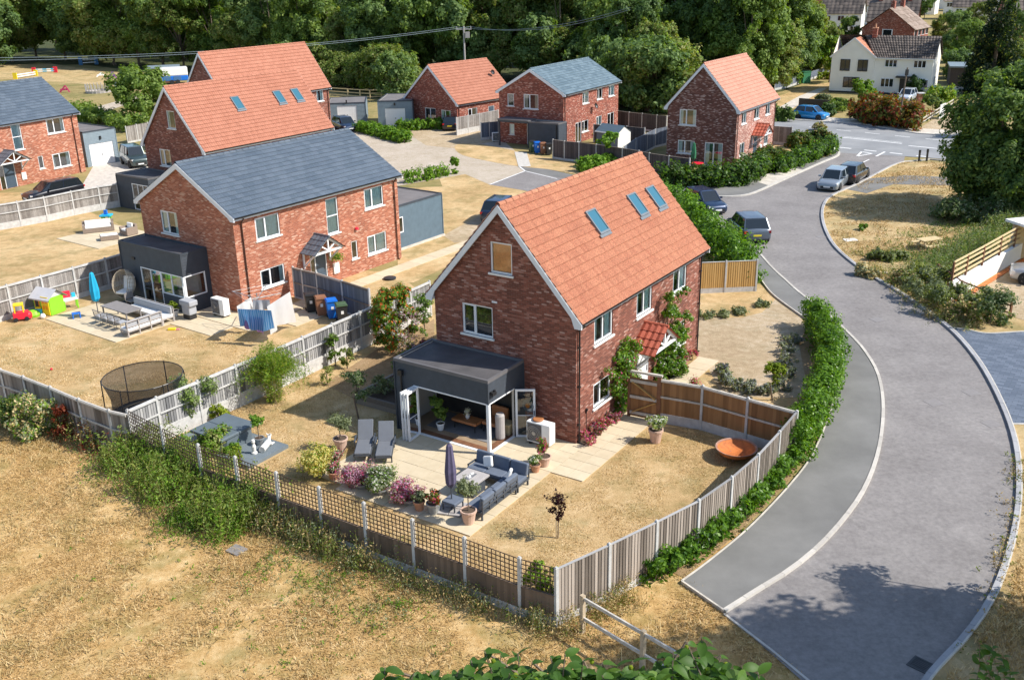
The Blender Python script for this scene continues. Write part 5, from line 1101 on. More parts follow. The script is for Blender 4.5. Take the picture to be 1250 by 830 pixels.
bush(1000, 160, .8, .9, 1500, .14, ['leaf_grey', 'leaf_straw'], 'dry shrub beside the parked blue hatchback', 220); bush(1010, 142, 1.5, 1.2, 2500, .14, ['leaf_dark'], 'dark rounded shrub on the white house corner', 221)
bush(1025, 136, 1.6, 1.3, 2500, .14, ['leaf_tree'], 'green shrub behind the blue hatchback', 222); bush(1052, 126, 2.9, 1.7, 5000, .16, ['leaf_tree', 'leaf_bright'], 'tall bright shrub in front of the white house', 223); bush(1004, 127, 1.3, 1.3, 2000, .14, ['leaf_grey'], 'grey-green shrub on the white house lawn', 224)
bush(1093, 113, 2.4, 1.2, 3000, .14, ['leaf_dark'], 'dark shrub left of the white house door', 225); bush(1117, 117, 2.6, 1.3, 3000, .14, ['leaf_dark'], 'dark shrub right of the white house door', 226); bush(1150, 124, 1.9, 2.2, 4000, .15, ['leaf_yellow', 'leaf_bright'], 'yellow-green hedge bush beside the drive of the white house', 227); bush(1138, 136, 1.9, 1.4, 2500, .14, ['leaf_dark', 'leaf_weed'], 'dark bush between red hedge and rail fence', 228)
bush(968, 103, 1.8, 1.3, 2200, .15, ['leaf_bright'], 'bright shrub against the white-posted fence', 229); bush(955, 148, 1.7, 1.3, 3500, .13, ['leaf_dark', 'leaf_tree'], 'dark shrub behind the grey screen panel', 230); bush(1007, 97, 1.2, 1.2, 1500, .15, ['leaf_yellow'], 'small yellowish shrub under the young tree', 231)
bush(738, 178, 1.0, .9, 1400, .12, ['leaf_yellow', 'leaf_weed'], 'yellowing shrub beside the small shed', 232); bush(715, 168, 1.3, .9, 1400, .12, ['leaf_yellow', 'petal_orange'], 'flowering shrub by the french doors of the far slate house', 233)
bush(935, 198, 1.3, 1.1, 2200, .12, ['leaf_hedge_mix', 'leaf_dark'], 'bronze shrub at the door of the corner house', 234); bush(908, 203, 1.1, .8, 1500, .11, ['leaf_grey', 'petal_white'], 'pale flowering shrub under the corner house wall', 235)
bush(945, 190, .9, 1.3, 2000, .11, ['leaf_dark', 'leaf_hedge_mix'], 'purple-tinged plants beside the corner house path', 236)
# ---------------------------------------------------------------- paving near the houses
def LF(hs):
    c, s = math.cos(hs.t.rotation_euler.z), math.sin(hs.t.rotation_euler.z); o = hs.t.location
    return lambda x, y: (o.x+c*x-s*y, o.y+s*x+c*y)
LM, LB = LF(M), LF(B); YM, YB = .981, .939
def slabs(name, fr, ang, x0, x1, y0, y1, s=.6, z=.045, skip=None, joint=.008):
    root = bpy.data.objects.new(name, None); COL.objects.link(root); root['kind'] = 'structure'; root.location = (*fr(x0, y0), 0); root.rotation_euler.z = ang
    nx, ny = max(1, round((x1-x0)/s)), max(1, round((y1-y0)/s)); dx, dy = (x1-x0)/nx, (y1-y0)/ny
    m = MB(); m.box(joint, dx-joint, joint, dy-joint, .0, z); me = m.mesh('paving_slab', 'slab')
    for i in range(nx):
        for j in range(ny):
            if skip and skip(x0+(i+.5)*dx, y0+(j+.5)*dy): continue
            inst('paving_slab', me, root, (i*dx, j*dy, R.uniform(-.003, .003)))
    return root
slabs('patio', LM, YM, -7.4, -2.3, -3.66, 2.3, .75)
slabs('patio', LM, YM, -7.0, -2.3, 2.3, 3.6, .75, skip=lambda x, y: x > -3.2 and y > 3)
slabs('patio', LM, YM, -2.3, .2, -3.66, -.95, .75); slabs('garden_path', LM, YM, -2.3, 4.25, -5.0, -3.66, .67)
slabs('front_path', LM, YM, 4.4, 11.0, -4.75, -3.75, .75)
slabs('patio', LB, YB, -6.35, -3.1, -2.0, 4.5, .8); slabs('patio', LB, YB, -3.1, -1.6, -5.3, 3.0, .8); slabs('patio', LB, YB, -1.55, .1, -6.6, -1.55, .8)
slabs('garden_path', LB, YB, .3, 19.0, -6.1, -5.0, .8); slabs('patio', LB, YB, .3, 3.2, -8.0, -6.3, .8)
slabs('patio', LB, YB, 3.6, 8.2, 14.9, 20.0, .85, skip=lambda x, y: (x+y*.3) < 8.2+0*y and x < 4.0 and y > 19)
fr = lambda x, y: (G2(623, 189)[0]+math.cos(-1.2)*x-math.sin(-1.2)*y, G2(623, 189)[1]+math.sin(-1.2)*x+math.cos(-1.2)*y)
mb = MB(); o = sheet('garden_path', P2((628, 186), (643, 187), (648, 204), (633, 204.5)), .05, 'kerb_stone')
sheet('earth_bed', [LM(x, y) for x, y in ((.1, -3.3), (9.5, -3.3), (9.5, -3.72), (.1, -3.66))], .03, 'soil')
# ---------------------------------------------------------------- cars
CARN = 0
def make_car(label, paint, rear, toward, L=4.3, W_=1.8, H=1.5, kind='hatch', plate='plate_yellow', cat='car', group='parked cars'):
    a, b = G(*rear), G(*toward); d = (b-a).normalized(); c = a+d*(L/2); root = thing('parked_car', label, cat, (c.x, c.y, .03), math.atan2(d.y, d.x), group)
    w = W_/2; bl = H*.62; suv = kind in ('suv', 'van'); gc = .24 if suv else .17
    st = [(-.5, .80, bl*.86, gc+.16), (-.488, .91, bl*.97, gc+.06), (-.45, .97, bl*1.02, gc), (-.33, 1, bl*1.03, gc), (-.1, 1, bl*1.0, gc), (.12, 1, bl*.985, gc), (.22, 1, bl*.96, gc), (.36, .97, bl*.88, gc), (.455, .91, bl*.80, gc), (.49, .80, bl*.70, gc+.06), (.5, .68, bl*.6, gc+.12)]
    m = MB(); rings = []
    for x, ww, zt, zb in st:
        h = [(0, zb), (ww*w*.88, zb), (ww*w*.97, zb+.1), (ww*w, (zb+zt)*.5), (ww*w*.985, zt-.12), (ww*w*.93, zt-.02), (ww*w*.7, zt+.015), (0, zt+.035)]
        ring = [(y, z) for y, z in h]+[(-y, z) for y, z in h[-2:0:-1]]; rings.append([m.pt((x*L, y, z)) for y, z in ring])
    n = len(rings[0])
    for A_, B_ in zip(rings, rings[1:]):
        for k in range(n): m.f.append([A_[k], A_[(k+1) % n], B_[(k+1) % n], B_[k]]); m.m.append(0); m.t.append(.5)
    m.f += [rings[0][::-1], rings[-1]]; m.m += [0, 0]; m.t += [.5, .5]
    m.build('body', paint, root, smooth=True)
    # greenhouse
    xr0, xr1 = {'hatch': (-.475, -.36), 'suv': (-.47, -.36), 'estate': (-.48, -.42), 'van': (-.49, -.45)}[kind]; xf0, xf1 = (.27, .10) if kind != 'van' else (.24, .15)
    zb, zt = bl*.98, H-.03; wb, wt = w*.93, w*.74
    m = MB(); lo = [(xr0*L, wb*.9), (xr0*L*.82, wb), (xf0*L*.62, wb), (xf0*L, wb*.82)]; up_ = [(xr1*L, wt*.93), (xr1*L*.8, wt), (xf1*L*.7, wt), (xf1*L, wt*.9)]
    LO = lo+[(x, -y) for x, y in lo[::-1]]; UP = up_+[(x, -y) for x, y in up_[::-1]]
    A_ = [m.pt((x, y, zb-(.03 if x > 0 else 0))) for x, y in LO]; B_ = [m.pt((x, y, zt)) for x, y in UP]
    for k in range(8): m.f.append([A_[k], B_[k], B_[(k+1) % 8], A_[(k+1) % 8]][::-1]); m.m.append(0); m.t.append(.5)
    m.build('windows', 'car_glass', root)
    m = MB(); ra = [m.pt((x*1.02, y*1.03, zt-.035)) for x, y in UP]; rb = [m.pt((x*.97, y*.93, zt+.02)) for x, y in UP]; rc = [m.pt((x*.6, y*.5, zt+.045)) for x, y in UP]
    for p_, q_ in ((ra, rb), (rb, rc)):
        for k in range(8): m.f.append([p_[k], q_[k], q_[(k+1) % 8], p_[(k+1) % 8]][::-1]); m.m.append(0); m.t.append(.5)
    m.f.append(rc[::-1]); m.m.append(0); m.t.append(.5); m.build('roof', paint, root, smooth=False)
    for sg in (-1, 1):
        for i in (0, 3): m = MB(); m.bar((lo[i][0], sg*lo[i][1]*1.005, zb-.02), (up_[i][0], sg*up_[i][1]*1.01, zt), .07, .05); m.build('pillar', paint, root)
        for t_ in ((.42,) if kind != 'van' else (.35, .62)):
            p = Vector(lo[1]).lerp(Vector(lo[2]), t_+.08); q = Vector(up_[1]).lerp(Vector(up_[2]), t_+.05); m = MB(); m.bar((p.x, sg*p.y*1.004, zb-.02), (q.x, sg*q.y*1.01, zt), .08, .02); m.build('pillar', paint, root)
    
    rw = .34 if suv else .31
    tm = MB(); tm.T = Matrix.Rotation(PI/2, 4, 'X'); tm.lathe([(rw*.62, -.1), (rw*.95, -.11), (rw, -.07), (rw, .07), (rw*.95, .11), (rw*.62, .1)], 18); tme = tm.mesh('tyre', 'rubber', True)
    rm = MB(); rm.T = Matrix.Rotation(PI/2, 4, 'X'); rm.lathe([(0, -.05), (rw*.63, -.05), (rw*.63, .07), (rw*.55, .08)], 18); rm.lathe([(0, .07), (.06, .075), (.06, .05)], 8)
    for k in range(5): an = k*2*PI/5; rm.bar((0, 0, .06), (rw*.6*math.cos(an), rw*.6*math.sin(an), .075), .06, .02, up=(0, 0, 1))
    rme = rm.mesh('rim', 'alloy')
    am = MB(); am.T = Matrix.Rotation(PI/2, 4, 'X'); am.lathe([(0, .0), (rw*1.16, 0), (rw*1.16, .012), (0, .012)], 20); ame = am.mesh('wheel_arch', 'rubber')
    for x in (-.31*L, .32*L):
        for sg in (-1, 1):
            inst('wheel_arch', ame, root, (x, sg*(w+.0)-(.006 if sg > 0 else -.018), rw+.03)); wh = inst('wheel', tme, root, (x, sg*(w-.09), rw)); inst('rim', rme, wh, rz=0 if sg < 0 else PI)
    hl = MB(); hl.box(-.09, .1, -.17, .17, -.06, .06); hme = hl.mesh('headlight', 'headlight_glass'); tl = MB(); tl.box(-.05, .05, -.17, .17, -.08, .08); tme2 = tl.mesh('tail_light', 'tail_light')
    for sg in (-1, 1):
        inst('headlight', hme, root, (L*.455, sg*w*.70, bl*.70), -sg*.35); inst('tail_light', tme2, root, (-L*.487, sg*w*.74, bl*.84), sg*.25)
        mm = MB(); mm.box(-.08, .05, -.1, .1, -.06, .07); inst('door_mirror', mm.mesh('door_mirror', paint), root, (L*.16, sg*(w+.07), bl*1.05))
        dm = MB(); dm.box(-.09, .09, 0, .02, -.015, .015)
        for x in (-.16, .03): inst('door_handle', dm.mesh('door_handle', paint), root, (x*L, sg*w*1.0, bl*.86))
    m = MB(); m.box(-.012, .012, -.26, .26, -.055, .055); inst('number_plate', m.mesh('number_plate', 'plate_yellow'), root, (-L*.503, 0, bl*.62)); inst('number_plate', m.mesh('number_plate', 'plate_white'), root, (L*.503, 0, .42))
    m = MB(); m.box(L*.47, L*.502, -w*.55, w*.55, gc+.12, bl*.5); m.box(-L*.498, -L*.48, -w*.8, w*.8, gc+.05, gc+.22); m.build('bumper_grille', 'rubber', root)
    return root
make_car('dark grey sloping-roof SUV parked behind the laurel hedge', 'car_grey', (924, 300), (896, 275), 4.45, 1.98, 1.66, 'suv')
make_car('dark navy car partly hidden behind the laurel hedge', 'car_navy', (843, 249), (872, 262), 4.3, 1.8, 1.5)
make_car('silver hatchback facing down the estate road', 'car_silver', (1025, 222.5), (1005, 238), 4.4, 1.8, 1.48)
make_car('black hatchback parked nose to the junction behind the silver car', 'car_black', (1030, 226.5), (1052, 213.5), 4.4, 1.8, 1.5)
make_car('bright blue hatchback at the far side of the main road', 'car_blue', (971, 144), (1007, 147.3), 3.9, 1.7, 1.5)
make_car('pale silver-blue car on the drive of the white house', 'car_white', (1112, 121), (1098, 127), 4.1, 1.75, 1.5)
make_car('black estate car behind the grey fence panels on the left', 'car_black', (99, 236.5), (34, 249), 4.7, 1.85, 1.5, 'estate')
make_car('boxy dark green off-road wagon on the pale courtyard', 'car_greenblue', (158, 198), (177, 208), 4.3, 1.85, 1.85, 'van')
make_car('dark blue-black car beside the bright green hedge in the gravel court', 'car_navy', (413, 156), (443, 167), 4.4, 1.85, 1.5)
make_car('small black hatchback beside the pale fence at the bungalow', 'car_black', (549, 161), (552.5, 151), 3.9, 1.7, 1.5)
make_car('dark car half hidden behind the ridge of the orange roof house', 'car_navy', (600, 276), (621, 260), 4.5, 1.9, 1.65, 'suv')
make_car('silver-grey car under the pale car port at the right edge', 'car_pale', (1338, 352), (1235, 342), 4.4, 1.85, 1.6, 'suv')
# car port
a_ = G(1244, 352); t = thing('car_port', 'open timber car port with white flat roof at the right edge', 'car port', (a_.x+3.1, a_.y+1.0, .06), .25)
for x, y in ((0, 0), (6, 0), (0, 4.5), (6, 4.5)): m = MB(); m.box(x-.08, x+.08, y-.08, y+.08, 0, 2.3); inst('post', m.mesh('post', 'wood_post'), t)
m = MB(); m.box(-.3, 6.4, -.3, 5, 2.3, 2.45); m.build('roof', 'terrace_white', t); m = MB(); m.box(.05, 6, 4.42, 4.5, 0, 2.28); m.build('side_wall', 'wood_pale', t)

# ---------------------------------------------------------------- garden of the nearest house
def pot(label, loc, r, h, plant, mat='terracotta_pale', ph=.6, pr=.35, n=900, leaf=.035, seed=1, stem=.0, flowers=None, name='potted_plant', cat='plant', group=None, nc=10):
    root = thing(name, label, cat, (*loc[:2], .046 if len(loc) < 3 else loc[2]), 0, group); g = np.random.default_rng(seed)
    m = MB(); m.lathe([(r*.68, 0), (r*.95, h*.85), (r*1.06, h*.86), (r*1.06, h), (r*.9, h), (r*.88, h-.04)], 16); m.lathe([(r*.9, h-.03), (0, h-.03)], 16, 1); m.build('pot', [mat, 'soil'], root, smooth=False)
    cl = []
    for i in range(nc): th = g.uniform(0, 6.28); rr = pr*.6*math.sqrt(g.random()); cl.append((rr*math.cos(th), rr*math.sin(th), h+stem+ph*g.uniform(.25, .8), pr*g.uniform(.3, .55)))
    P_, nn = clump_pts(g, cl, n, .7); mats = [plant]+(flowers or []); k = len(mats); mi = g.choice(k, n, p=[1] if k == 1 else [.62]+[.38/(k-1)]*(k-1))
    inst('foliage', leaf_mesh('foliage', P_, leaf, mats, mi, normals=nn, seed=seed), root)
    m = MB(); m.tube((0, 0, h-.03), (0, 0, h+stem+ph*.5), .025 if stem else .015, .012, 6); m.build('stem', 'bark', root); return root
def lounger(loc, ang, label):
    t = thing('sun_lounger', label, 'sun lounger', (*loc, .045), ang, 'two sun loungers on the patio')     # x: foot -> head
    m = MB(); m.box(0, 1.9, -.33, -.28, .24, .3); m.box(0, 1.9, .28, .33, .24, .3); m.box(0, .05, -.33, .33, .24, .3); m.build('frame', 'sofa_frame', t)
    for x in (.12, 1.7):
        for y in (-.3, .3): m = MB(); m.box(x-.025, x+.025, y-.025, y+.025, 0, .26); m.build('leg', 'sofa_frame', t)
    m = MB(); m.box(.02, 1.22, -.3, .3, .3, .38); m.build('seat_cushion', 'cushion_lounger', t, bevel=.025)
    m = MB(); m.T = Matrix.Translation((1.22, 0, .32)) @ Matrix.Rotation(-math.radians(52), 4, 'Y'); m.box(0, .82, -.3, .3, 0, .08); m.build('backrest', 'cushion_lounger', t, bevel=.025)
    for y in (-.36, .36): m = MB(); m.box(.75, 1.3, y-.03, y+.03, .48, .52); m.bar((.8, y, .28), (.8, y, .48), .03, .03); m.bar((1.28, y, .28), (1.28, y, .48), .03, .03); m.build('armrest', 'sofa_frame', t)
dirl = Vector(LM(-3.6, 4.1))-Vector(LM(-5.35, 2.87)); al = math.atan2(dirl.y, dirl.x)
lounger(LM(-5.35, 2.80), al, 'grey cushioned sun lounger on the patio, the left one of the pair'); lounger(LM(-5.05, 2.02), al, 'grey sun lounger nearer the folded glass doors, its back in shadow')
def sofa(x0, y0, x1, y1, back, label, name='outdoor_sofa', cush=2, extra=()):
    """axis aligned in the house frame, origin at (x0,y0), back: side carrying the backrest"""
    w, d = x1-x0, y1-y0; t = thing(name, label, 'outdoor sofa', (*LM(x0, y0), .045), YM, 'corner sofa set on the patio')
    m = MB(); m.box(0, w, 0, d, .22, .29); m.build('frame', 'sofa_frame', t)
    for px in (.05, w-.05):
        for py in (.05, d-.05): m = MB(); m.bar((px, py, 0), (px, py, .24), .06, .05); m.build('leg', 'sofa_frame', t)
    ax = 0 if back in ('y0', 'y1') else 1; n = cush
    for i in range(n):
        m = MB()
        if ax == 0: a, b = w*i/n, w*(i+1)/n; y0_, y1_ = (.14, d-.02) if back == 'y0' else (.02, d-.14); m.box(a+.01, b-.01, y0_, y1_, .29, .43)
        else: a, b = d*i/n, d*(i+1)/n; x0_, x1_ = (.14, w-.02) if back == 'x0' else (.02, w-.14); m.box(x0_, x1_, a+.01, b-.01, .29, .43)
        m.build('seat_cushion', 'cushion_dark', t, bevel=.03); m = MB()
        if ax == 0:
            yb = .12 if back == 'y0' else d-.12; sg = 1 if back == 'y0' else -1; m.T = Matrix.Translation((0, yb, .4)) @ Matrix.Rotation(sg*.22, 4, 'X'); m.box(a+.02, b-.02, -.08, .08, 0, .46)
        else:
            xb = .12 if back == 'x0' else w-.12; sg = -1 if back == 'x0' else 1; m.T = Matrix.Translation((xb, 0, .4)) @ Matrix.Rotation(sg*.22, 4, 'Y'); m.box(-.08, .08, a+.02, b-.02, 0, .46)
        m.build('back_cushion', 'cushion_dark', t, bevel=.04)
    m = MB()
    if ax == 0:
        yb = .0 if back == 'y0' else d
        for z in (.42, .56, .7): m.box(0, w, yb-.02, yb+.02, z, z+.05)
        for k in range(6): x = .03+(w-.06)*k/5; m.box(x-.02, x+.02, yb-.018, yb+.018, .25, .72)
    else:
        xb = 0 if back == 'x0' else w
        for z in (.42, .56, .7): m.box(xb-.02, xb+.02, 0, d, z, z+.05)
        for k in range(6): y = .03+(d-.06)*k/5; m.box(xb-.018, xb+.018, y-.02, y+.02, .25, .72)
    m.build('back_rails', 'sofa_frame', t); return t
s1 = sofa(-4.25, -3.5, -3.5, -1.25, 'x1', 'dark grey outdoor sofa with its back to the house, white cushion on it', cush=3)
s2 = sofa(-6.45, -3.5, -4.28, -2.78, 'y0', 'dark grey slatted outdoor sofa along the patio edge by the lawn', cush=3)
m = MB(); m.box(.0, .5, 0, .05, .45, .5); m.bar((.02, .02, .1), (.02, .02, .5), .04, .04); m.bar((.48, .02, .1), (.48, .02, .5), .04, .04); o = m.build('armrest', 'sofa_frame', s1); o.location = (.1, 2.22, 0)
def cushion(loc, ang, tilt, label):
    m = MB(); m.box(-.2, .2, -.06, .06, -.2, .2); t = m.build('scatter_cushion', 'cushion_white', bevel=.05); t.location = loc; t.rotation_euler = (tilt, .3, ang); tag(t, label, 'cushion')
cushion((*LM(-3.85, -1.95), .72), YM+PI/2, .3, 'white scatter cushion leaning on the sofa with its back to the house'); cushion((*LM(-4.25, -3.15), .72), YM+.5, .3, 'pale scatter cushion in the corner of the sofa set')
t = thing('footstool', 'low dark grey footstool beside the fire table', 'stool', (*LM(-6.35, -2.2), .045), YM); m = MB(); m.box(-.28, .28, -.28, .28, .3, .42); m.build('seat_cushion', 'cushion_dark', t, bevel=.03)
for x in (-.24, .24):
    for y in (-.24, .24): m = MB(); m.box(x-.02, x+.02, y-.02, y+.02, 0, .3); m.build('leg', 'sofa_frame', t)
t = thing('fire_table', 'square grey stone fire table in the middle of the corner sofa', 'table', (*LM(-5.0, -2.0), .045), YM); m = MB(); m.box(-.48, .48, -.48, .48, .52, .6); m.build('table_top', 'table_stone', t, bevel=.01)
m = MB(); m.box(-.36, .36, -.36, .36, .02, .52); m.build('base', 'sofa_frame', t); m = MB(); m.box(-.24, .24, -.1, .1, .6, .625); m.build('burner_tray', 'grey_metal', t)
for i in range(9): m = MB(); m.lathe([(0, 0), (.05, .02), (.03, .06), (0, .065)], 6); o = m.build('stone', 'stone_white', t); o.location = (R.uniform(-.2, .2), R.uniform(-.07, .07), .61)
def parasol(loc, label, mat, h=2.45, r=.17, base=True, z=.045, tiltx=0, topz=None):
    t = thing('closed_parasol', label, 'parasol', (*loc, z)); t.rotation_euler.x = tiltx
    m = MB(); m.tube((0, 0, 0), (0, 0, h), .025, n=8); m.build('pole', 'sofa_frame', t)
    m = MB(); n = 14; prof = [(.03, h+.03), (.09, h-.05), (r*.75, h*.8), (r, h*.6), (r*.9, h*.42), (r*.5, h*.36)]; prev = None
    for q, (rr, zz) in enumerate(prof):
        ring = [m.pt((rr*(1+.22*(k % 2))*math.cos(k*2*PI/n), rr*(1+.22*(k % 2))*math.sin(k*2*PI/n), zz)) for k in range(n)]
        if prev:
            for k in range(n): m.f.append([prev[k], ring[k], ring[(k+1) % n], prev[(k+1) % n]]); m.m.append(0); m.t.append(.5)
        prev = ring
    m.build('canopy', mat, t)
    if base:
        for sx in (-1, 1):
            for sy in (-1, 1): m = MB(); m.box(min(0, sx)*.46+.015, max(0, sx)*.46-.015, min(0, sy)*.46+.015, max(0, sy)*.46-.015, 0, .07); o = m.build('base_slab', 'table_stone', t, bevel=.01)
        t.rotation_euler.z = YM+.3
    return t
parasol(LM(-6.35, -2.15), 'closed plum parasol standing on a four-slab base by the fire table', 'parasol_plum', 2.5, .17)
pot('olive tree in a large terracotta pot at the patio corner', LM(-6.75, -3.15), .27, .5, 'leaf_grey', 'terracotta_pale', .6, .45, 2200, .035, 301, .55)
pot('red-tinged shrub in a grey planter left of the parasol base', LM(-6.85, -1.75), .25, .4, 'leaf_weed', 'zinc', .45, .36, 900, .04, 302, 0, ['petal_orange', 'petal_pink'])
pot('silvery plant in a terracotta pot at the patio edge', LM(-6.95, -1.2), .2, .35, 'leaf_grey', 'terracotta', .35, .34, 900, .045, 303)
pot('leafy green plant in a terracotta pot beside the heat pump patio', LM(-2.0, -3.2), .25, .4, 'leaf_bright', 'terracotta_pale', .75, .36, 1300, .045, 304, 0, ['petal_pink'])
pot('white-flowered plant in a small pot beside the sofa corner', LM(-2.55, -3.15), .2, .3, 'leaf_laurel', 'terracotta', .35, .34, 900, .035, 305, 0, ['petal_white'])
pot('olive tree in a terracotta pot at the head of the sun loungers', LM(-4.95, 4.25), .28, .48, 'leaf_grey', 'terracotta_pale', .55, .5, 2600, .035, 306, .35)
pot('large yellow-flowered bush on the lawn edge near the loungers', LM(-6.9, 3.55), .3, .25, 'petal_yellow', 'zinc', .75, .88, 5200, .045, 307, 0, ['leaf_bright', 'petal_yellow'], nc=18, cat='flowering shrub')
pot('pink and white flowers in an orange pot', LM(-6.85, 2.85), .22, .3, 'leaf_laurel', 'terracotta', .3, .36, 1100, .035, 308, 0, ['petal_pink', 'petal_white'])
pot('white and pink flowers in a pot beside the olive pot', LM(-6.1, 3.5), .2, .3, 'leaf_grey', 'zinc', .3, .38, 1000, .035, 309, 0, ['petal_white', 'petal_pink'])
pot('wide mound of lilac and pink flowers on the patio edge', LM(-6.75, 1.6), .35, .2, 'petal_lilac', 'zinc', .6, .78, 4200, .04, 310, 0, ['petal_pink', 'leaf_grey', 'petal_lilac'], nc=16, cat='flowering shrub')
pot('green and silver foliage mound beside the lilac flowers', LM(-6.7, .75), .35, .2, 'leaf_grey', 'zinc', .6, .76, 4200, .045, 311, 0, ['leaf_bright', 'petal_white'], nc=16, cat='flowering shrub')
pot('deep pink flowers trailing beside the silver foliage', LM(-6.45, -.1), .2, .25, 'petal_pink', 'zinc', .3, .34, 1000, .035, 312, 0, ['leaf_laurel'])
pot('round mound of lilac flowers with silver leaves below', LM(-6.75, -.6), .32, .2, 'petal_lilac', 'zinc', .55, .7, 3400, .04, 313, 0, ['leaf_grey', 'petal_pink'], nc=14, cat='flowering shrub')
pot('white rose bush in a terracotta pot on the small lawn near the gate', (*LM(1.95, -5.85), .02), .28, .55, 'leaf_tree', 'terracotta_pale', .6, .45, 1800, .05, 314, 0, ['petal_white'])
t = thing('fire_bowl', 'large rusty steel fire bowl on the lawn in the fence shade', 'fire bowl', (*LM(2.3, -9.0), .02)); m = MB()
m.lathe([(.02, .12), (.35, .16), (.62, .3), (.72, .44), (.76, .44), (.66, .26), (.36, .1), (0, .07)], 28); m.build('bowl', 'rust', t, smooth=True); m = MB(); m.lathe([(.70, .43), (.78, .455), (.78, .44), (.7, .42)], 28); m.build('rim', 'rust_rim', t)
m = MB()
for k in range(3): a = k*2.09; m.tube((.35*math.cos(a), .35*math.sin(a), 0), (.3*math.cos(a), .3*math.sin(a), .16), .02)
m.build('feet', 'rust_rim', t)
# young copper tree
g = np.random.default_rng(320); t = thing('young_tree', 'thin young tree with dark purple leaves on the open lawn', 'tree', (*LM(-5.95, -6.15), .01)); m = MB(); m.tube((0, 0, 0), (.03, 0, 1.3), .02, .01); P_ = []
for i in range(34):
    a = g.uniform(0, 6.28); z = g.uniform(.7, 1.4); e = (g.uniform(.12, .42)*math.cos(a), g.uniform(.12, .42)*math.sin(a), z+g.uniform(.05, .4)); m.tube((.02, 0, z), e, .008, .004, 4)
    for q in range(12): P_.append(Vector((.02, 0, z)).lerp(Vector(e), g.uniform(.45, 1.05))+Vector(g.normal(size=3)*.03))
m.build('trunk', 'bark', t); inst('leaves', leaf_mesh('leaves', [tuple(p) for p in P_], .05, 'leaf_plum', seed=5), t)
m = MB(); m.tube((-.05, .04, 0), (-.05, .04, 1.1), .014); m.build('stake', 'wood_post', t)
outdoor_unit((*LM(-.55, -2.15), .045), YM-PI/2, 'white heat pump with black fan against the brown brick wall', 'heat pumps on the gable walls', 1.05, .42, .95)
t = thing('bread_basket', 'round tan lid lying on top of the white heat pump', 'tray', (*LM(-.5, -2.0), 1.0)); m = MB(); m.lathe([(0, 0), (.2, .01), (.22, .06), (.19, .08), (0, .07)], 16); m.build('rim', 'leather_tan', t)
t = thing('hose_reel', 'blue-grey wall mounted hose reel beside the heat pump', 'hose reel', (*LM(-.12, -1.35), 1.35), YM-PI/2); m = MB(); m.T = Matrix.Rotation(PI/2, 4, 'X'); m.lathe([(0, -.1), (.27, -.1), (.27, -.06), (.2, -.05), (.2, .05), (.27, .06), (.27, .1), (0, .1)], 18); m.build('drum', 'hot_tub', t)
m = MB(); m.T = Matrix.Rotation(PI/2, 4, 'X'); m.lathe([(0, .1), (.1, .1), (.1, .13), (0, .13)], 12); m.box(-.1, .1, .05, .16, .0, .1); m.build('hub', 'orange_plastic', t)
# deck, hot tub, planting
t = thing('deck', 'low grey deck platform in the corner behind the trellis', 'deck', (*LM(-8.0, 6.15), .01), YM)
bd = MB(); bd.box(.0, 4.5, .003, .137, .1, .13)
bme = MB(); bme.box(0, 2.1, .004, .136, .11, .135); bme = bme.mesh('deck_board', 'decking_grey')
for i in range(31): inst('deck_board', bme, t, (0, i*.14, 0))
m = MB(); m.box(0, 2.1, 0, 4.34, 0, .11); m.build('base', 'decking_grey', t)
t = thing('hot_tub', 'square hot tub with closed grey cover sunk beside the deck', 'hot tub', (*LM(-6.95, 8.55), .14), YM); m = MB(); m.prism([(-.85+.25, -.85), (.85-.25, -.85), (.85, -.6), (.85, .6), (.6, .85), (-.6, .85), (-.85, .6), (-.85, -.6)], 0, .52); m.build('shell', 'hot_tub', t)
m = MB(); m.box(-.92, .0, -.9, .9, .52, .64); m.build('cover', 'hot_tub', t, bevel=.03); m = MB(); m.box(.01, .92, -.9, .9, .52, .64); m.build('cover', 'hot_tub', t, bevel=.03)
pot('round clipped bay tree in a pot on the deck', (*LM(-6.45, 7.15), .14), .2, .3, 'leaf_laurel', 'zinc', .5, .36, 1500, .04, 330, .45, nc=14)
t = thing('garden_statue', 'white stone animal statue lying on the deck edge', 'statue', (*LM(-6.6, 6.65), .14), YM+.4); m = MB()
m.tube((-.35, 0, .14), (.3, 0, .16), .13, .12, 10); m.tube((.3, 0, .2), (.42, 0, .38), .08, .07, 8); m.tube((.42, 0, .38), (.55, 0, .34), .07, .04, 8); m.tube((-.3, .1, .08), (-.05, .16, .05), .06, .04, 6); m.tube((.25, .1, .08), (.5, .12, .04), .05, .035, 6); m.tube((.25, -.1, .08), (.5, -.12, .04), .05, .035, 6); m.tube((.38, .05, .42), (.36, .09, .5), .03, .01, 5); m.tube((.38, -.05, .42), (.36, -.09, .5), .03, .01, 5); m.build('body', 'stone_white', t)
t = thing('garden_statue', 'small pale upright figure ornament beside the animal statue', 'statue', (*LM(-7.1, 6.75), .14)); m = MB(); m.lathe([(.12, 0), (.12, .06), (.07, .1), (.09, .3), (.05, .4), (.08, .5), (.06, .58), (0, .6)], 10); m.build('body', 'stone_white', t)
bush(*(267, 513), .7, .5, 1200, .05, ['leaf_yellow'], 'lime-yellow shrub beside the hot tub', 331); bush(243, 516, 2.3, .75, 3600, .055, ['leaf_tree', 'leaf_grey'], 'slender leafy tree against the grey boundary fence', 332, 'tree', 'tree', .8, 12)
bush(265, 553, 1.05, .68, 3800, .055, ['leaf_tree_olive', 'leaf_bright'], 'feathery green shrub between trellis and hot tub', 333); bush(284, 552, .8, .45, 1600, .05, ['leaf_bright'], 'dense round green shrub in front of the deck', 334); bush(294, 567, .8, .4, 900, .045, ['leaf_yellow'], 'yellow-green climber showing through the trellis', 335)
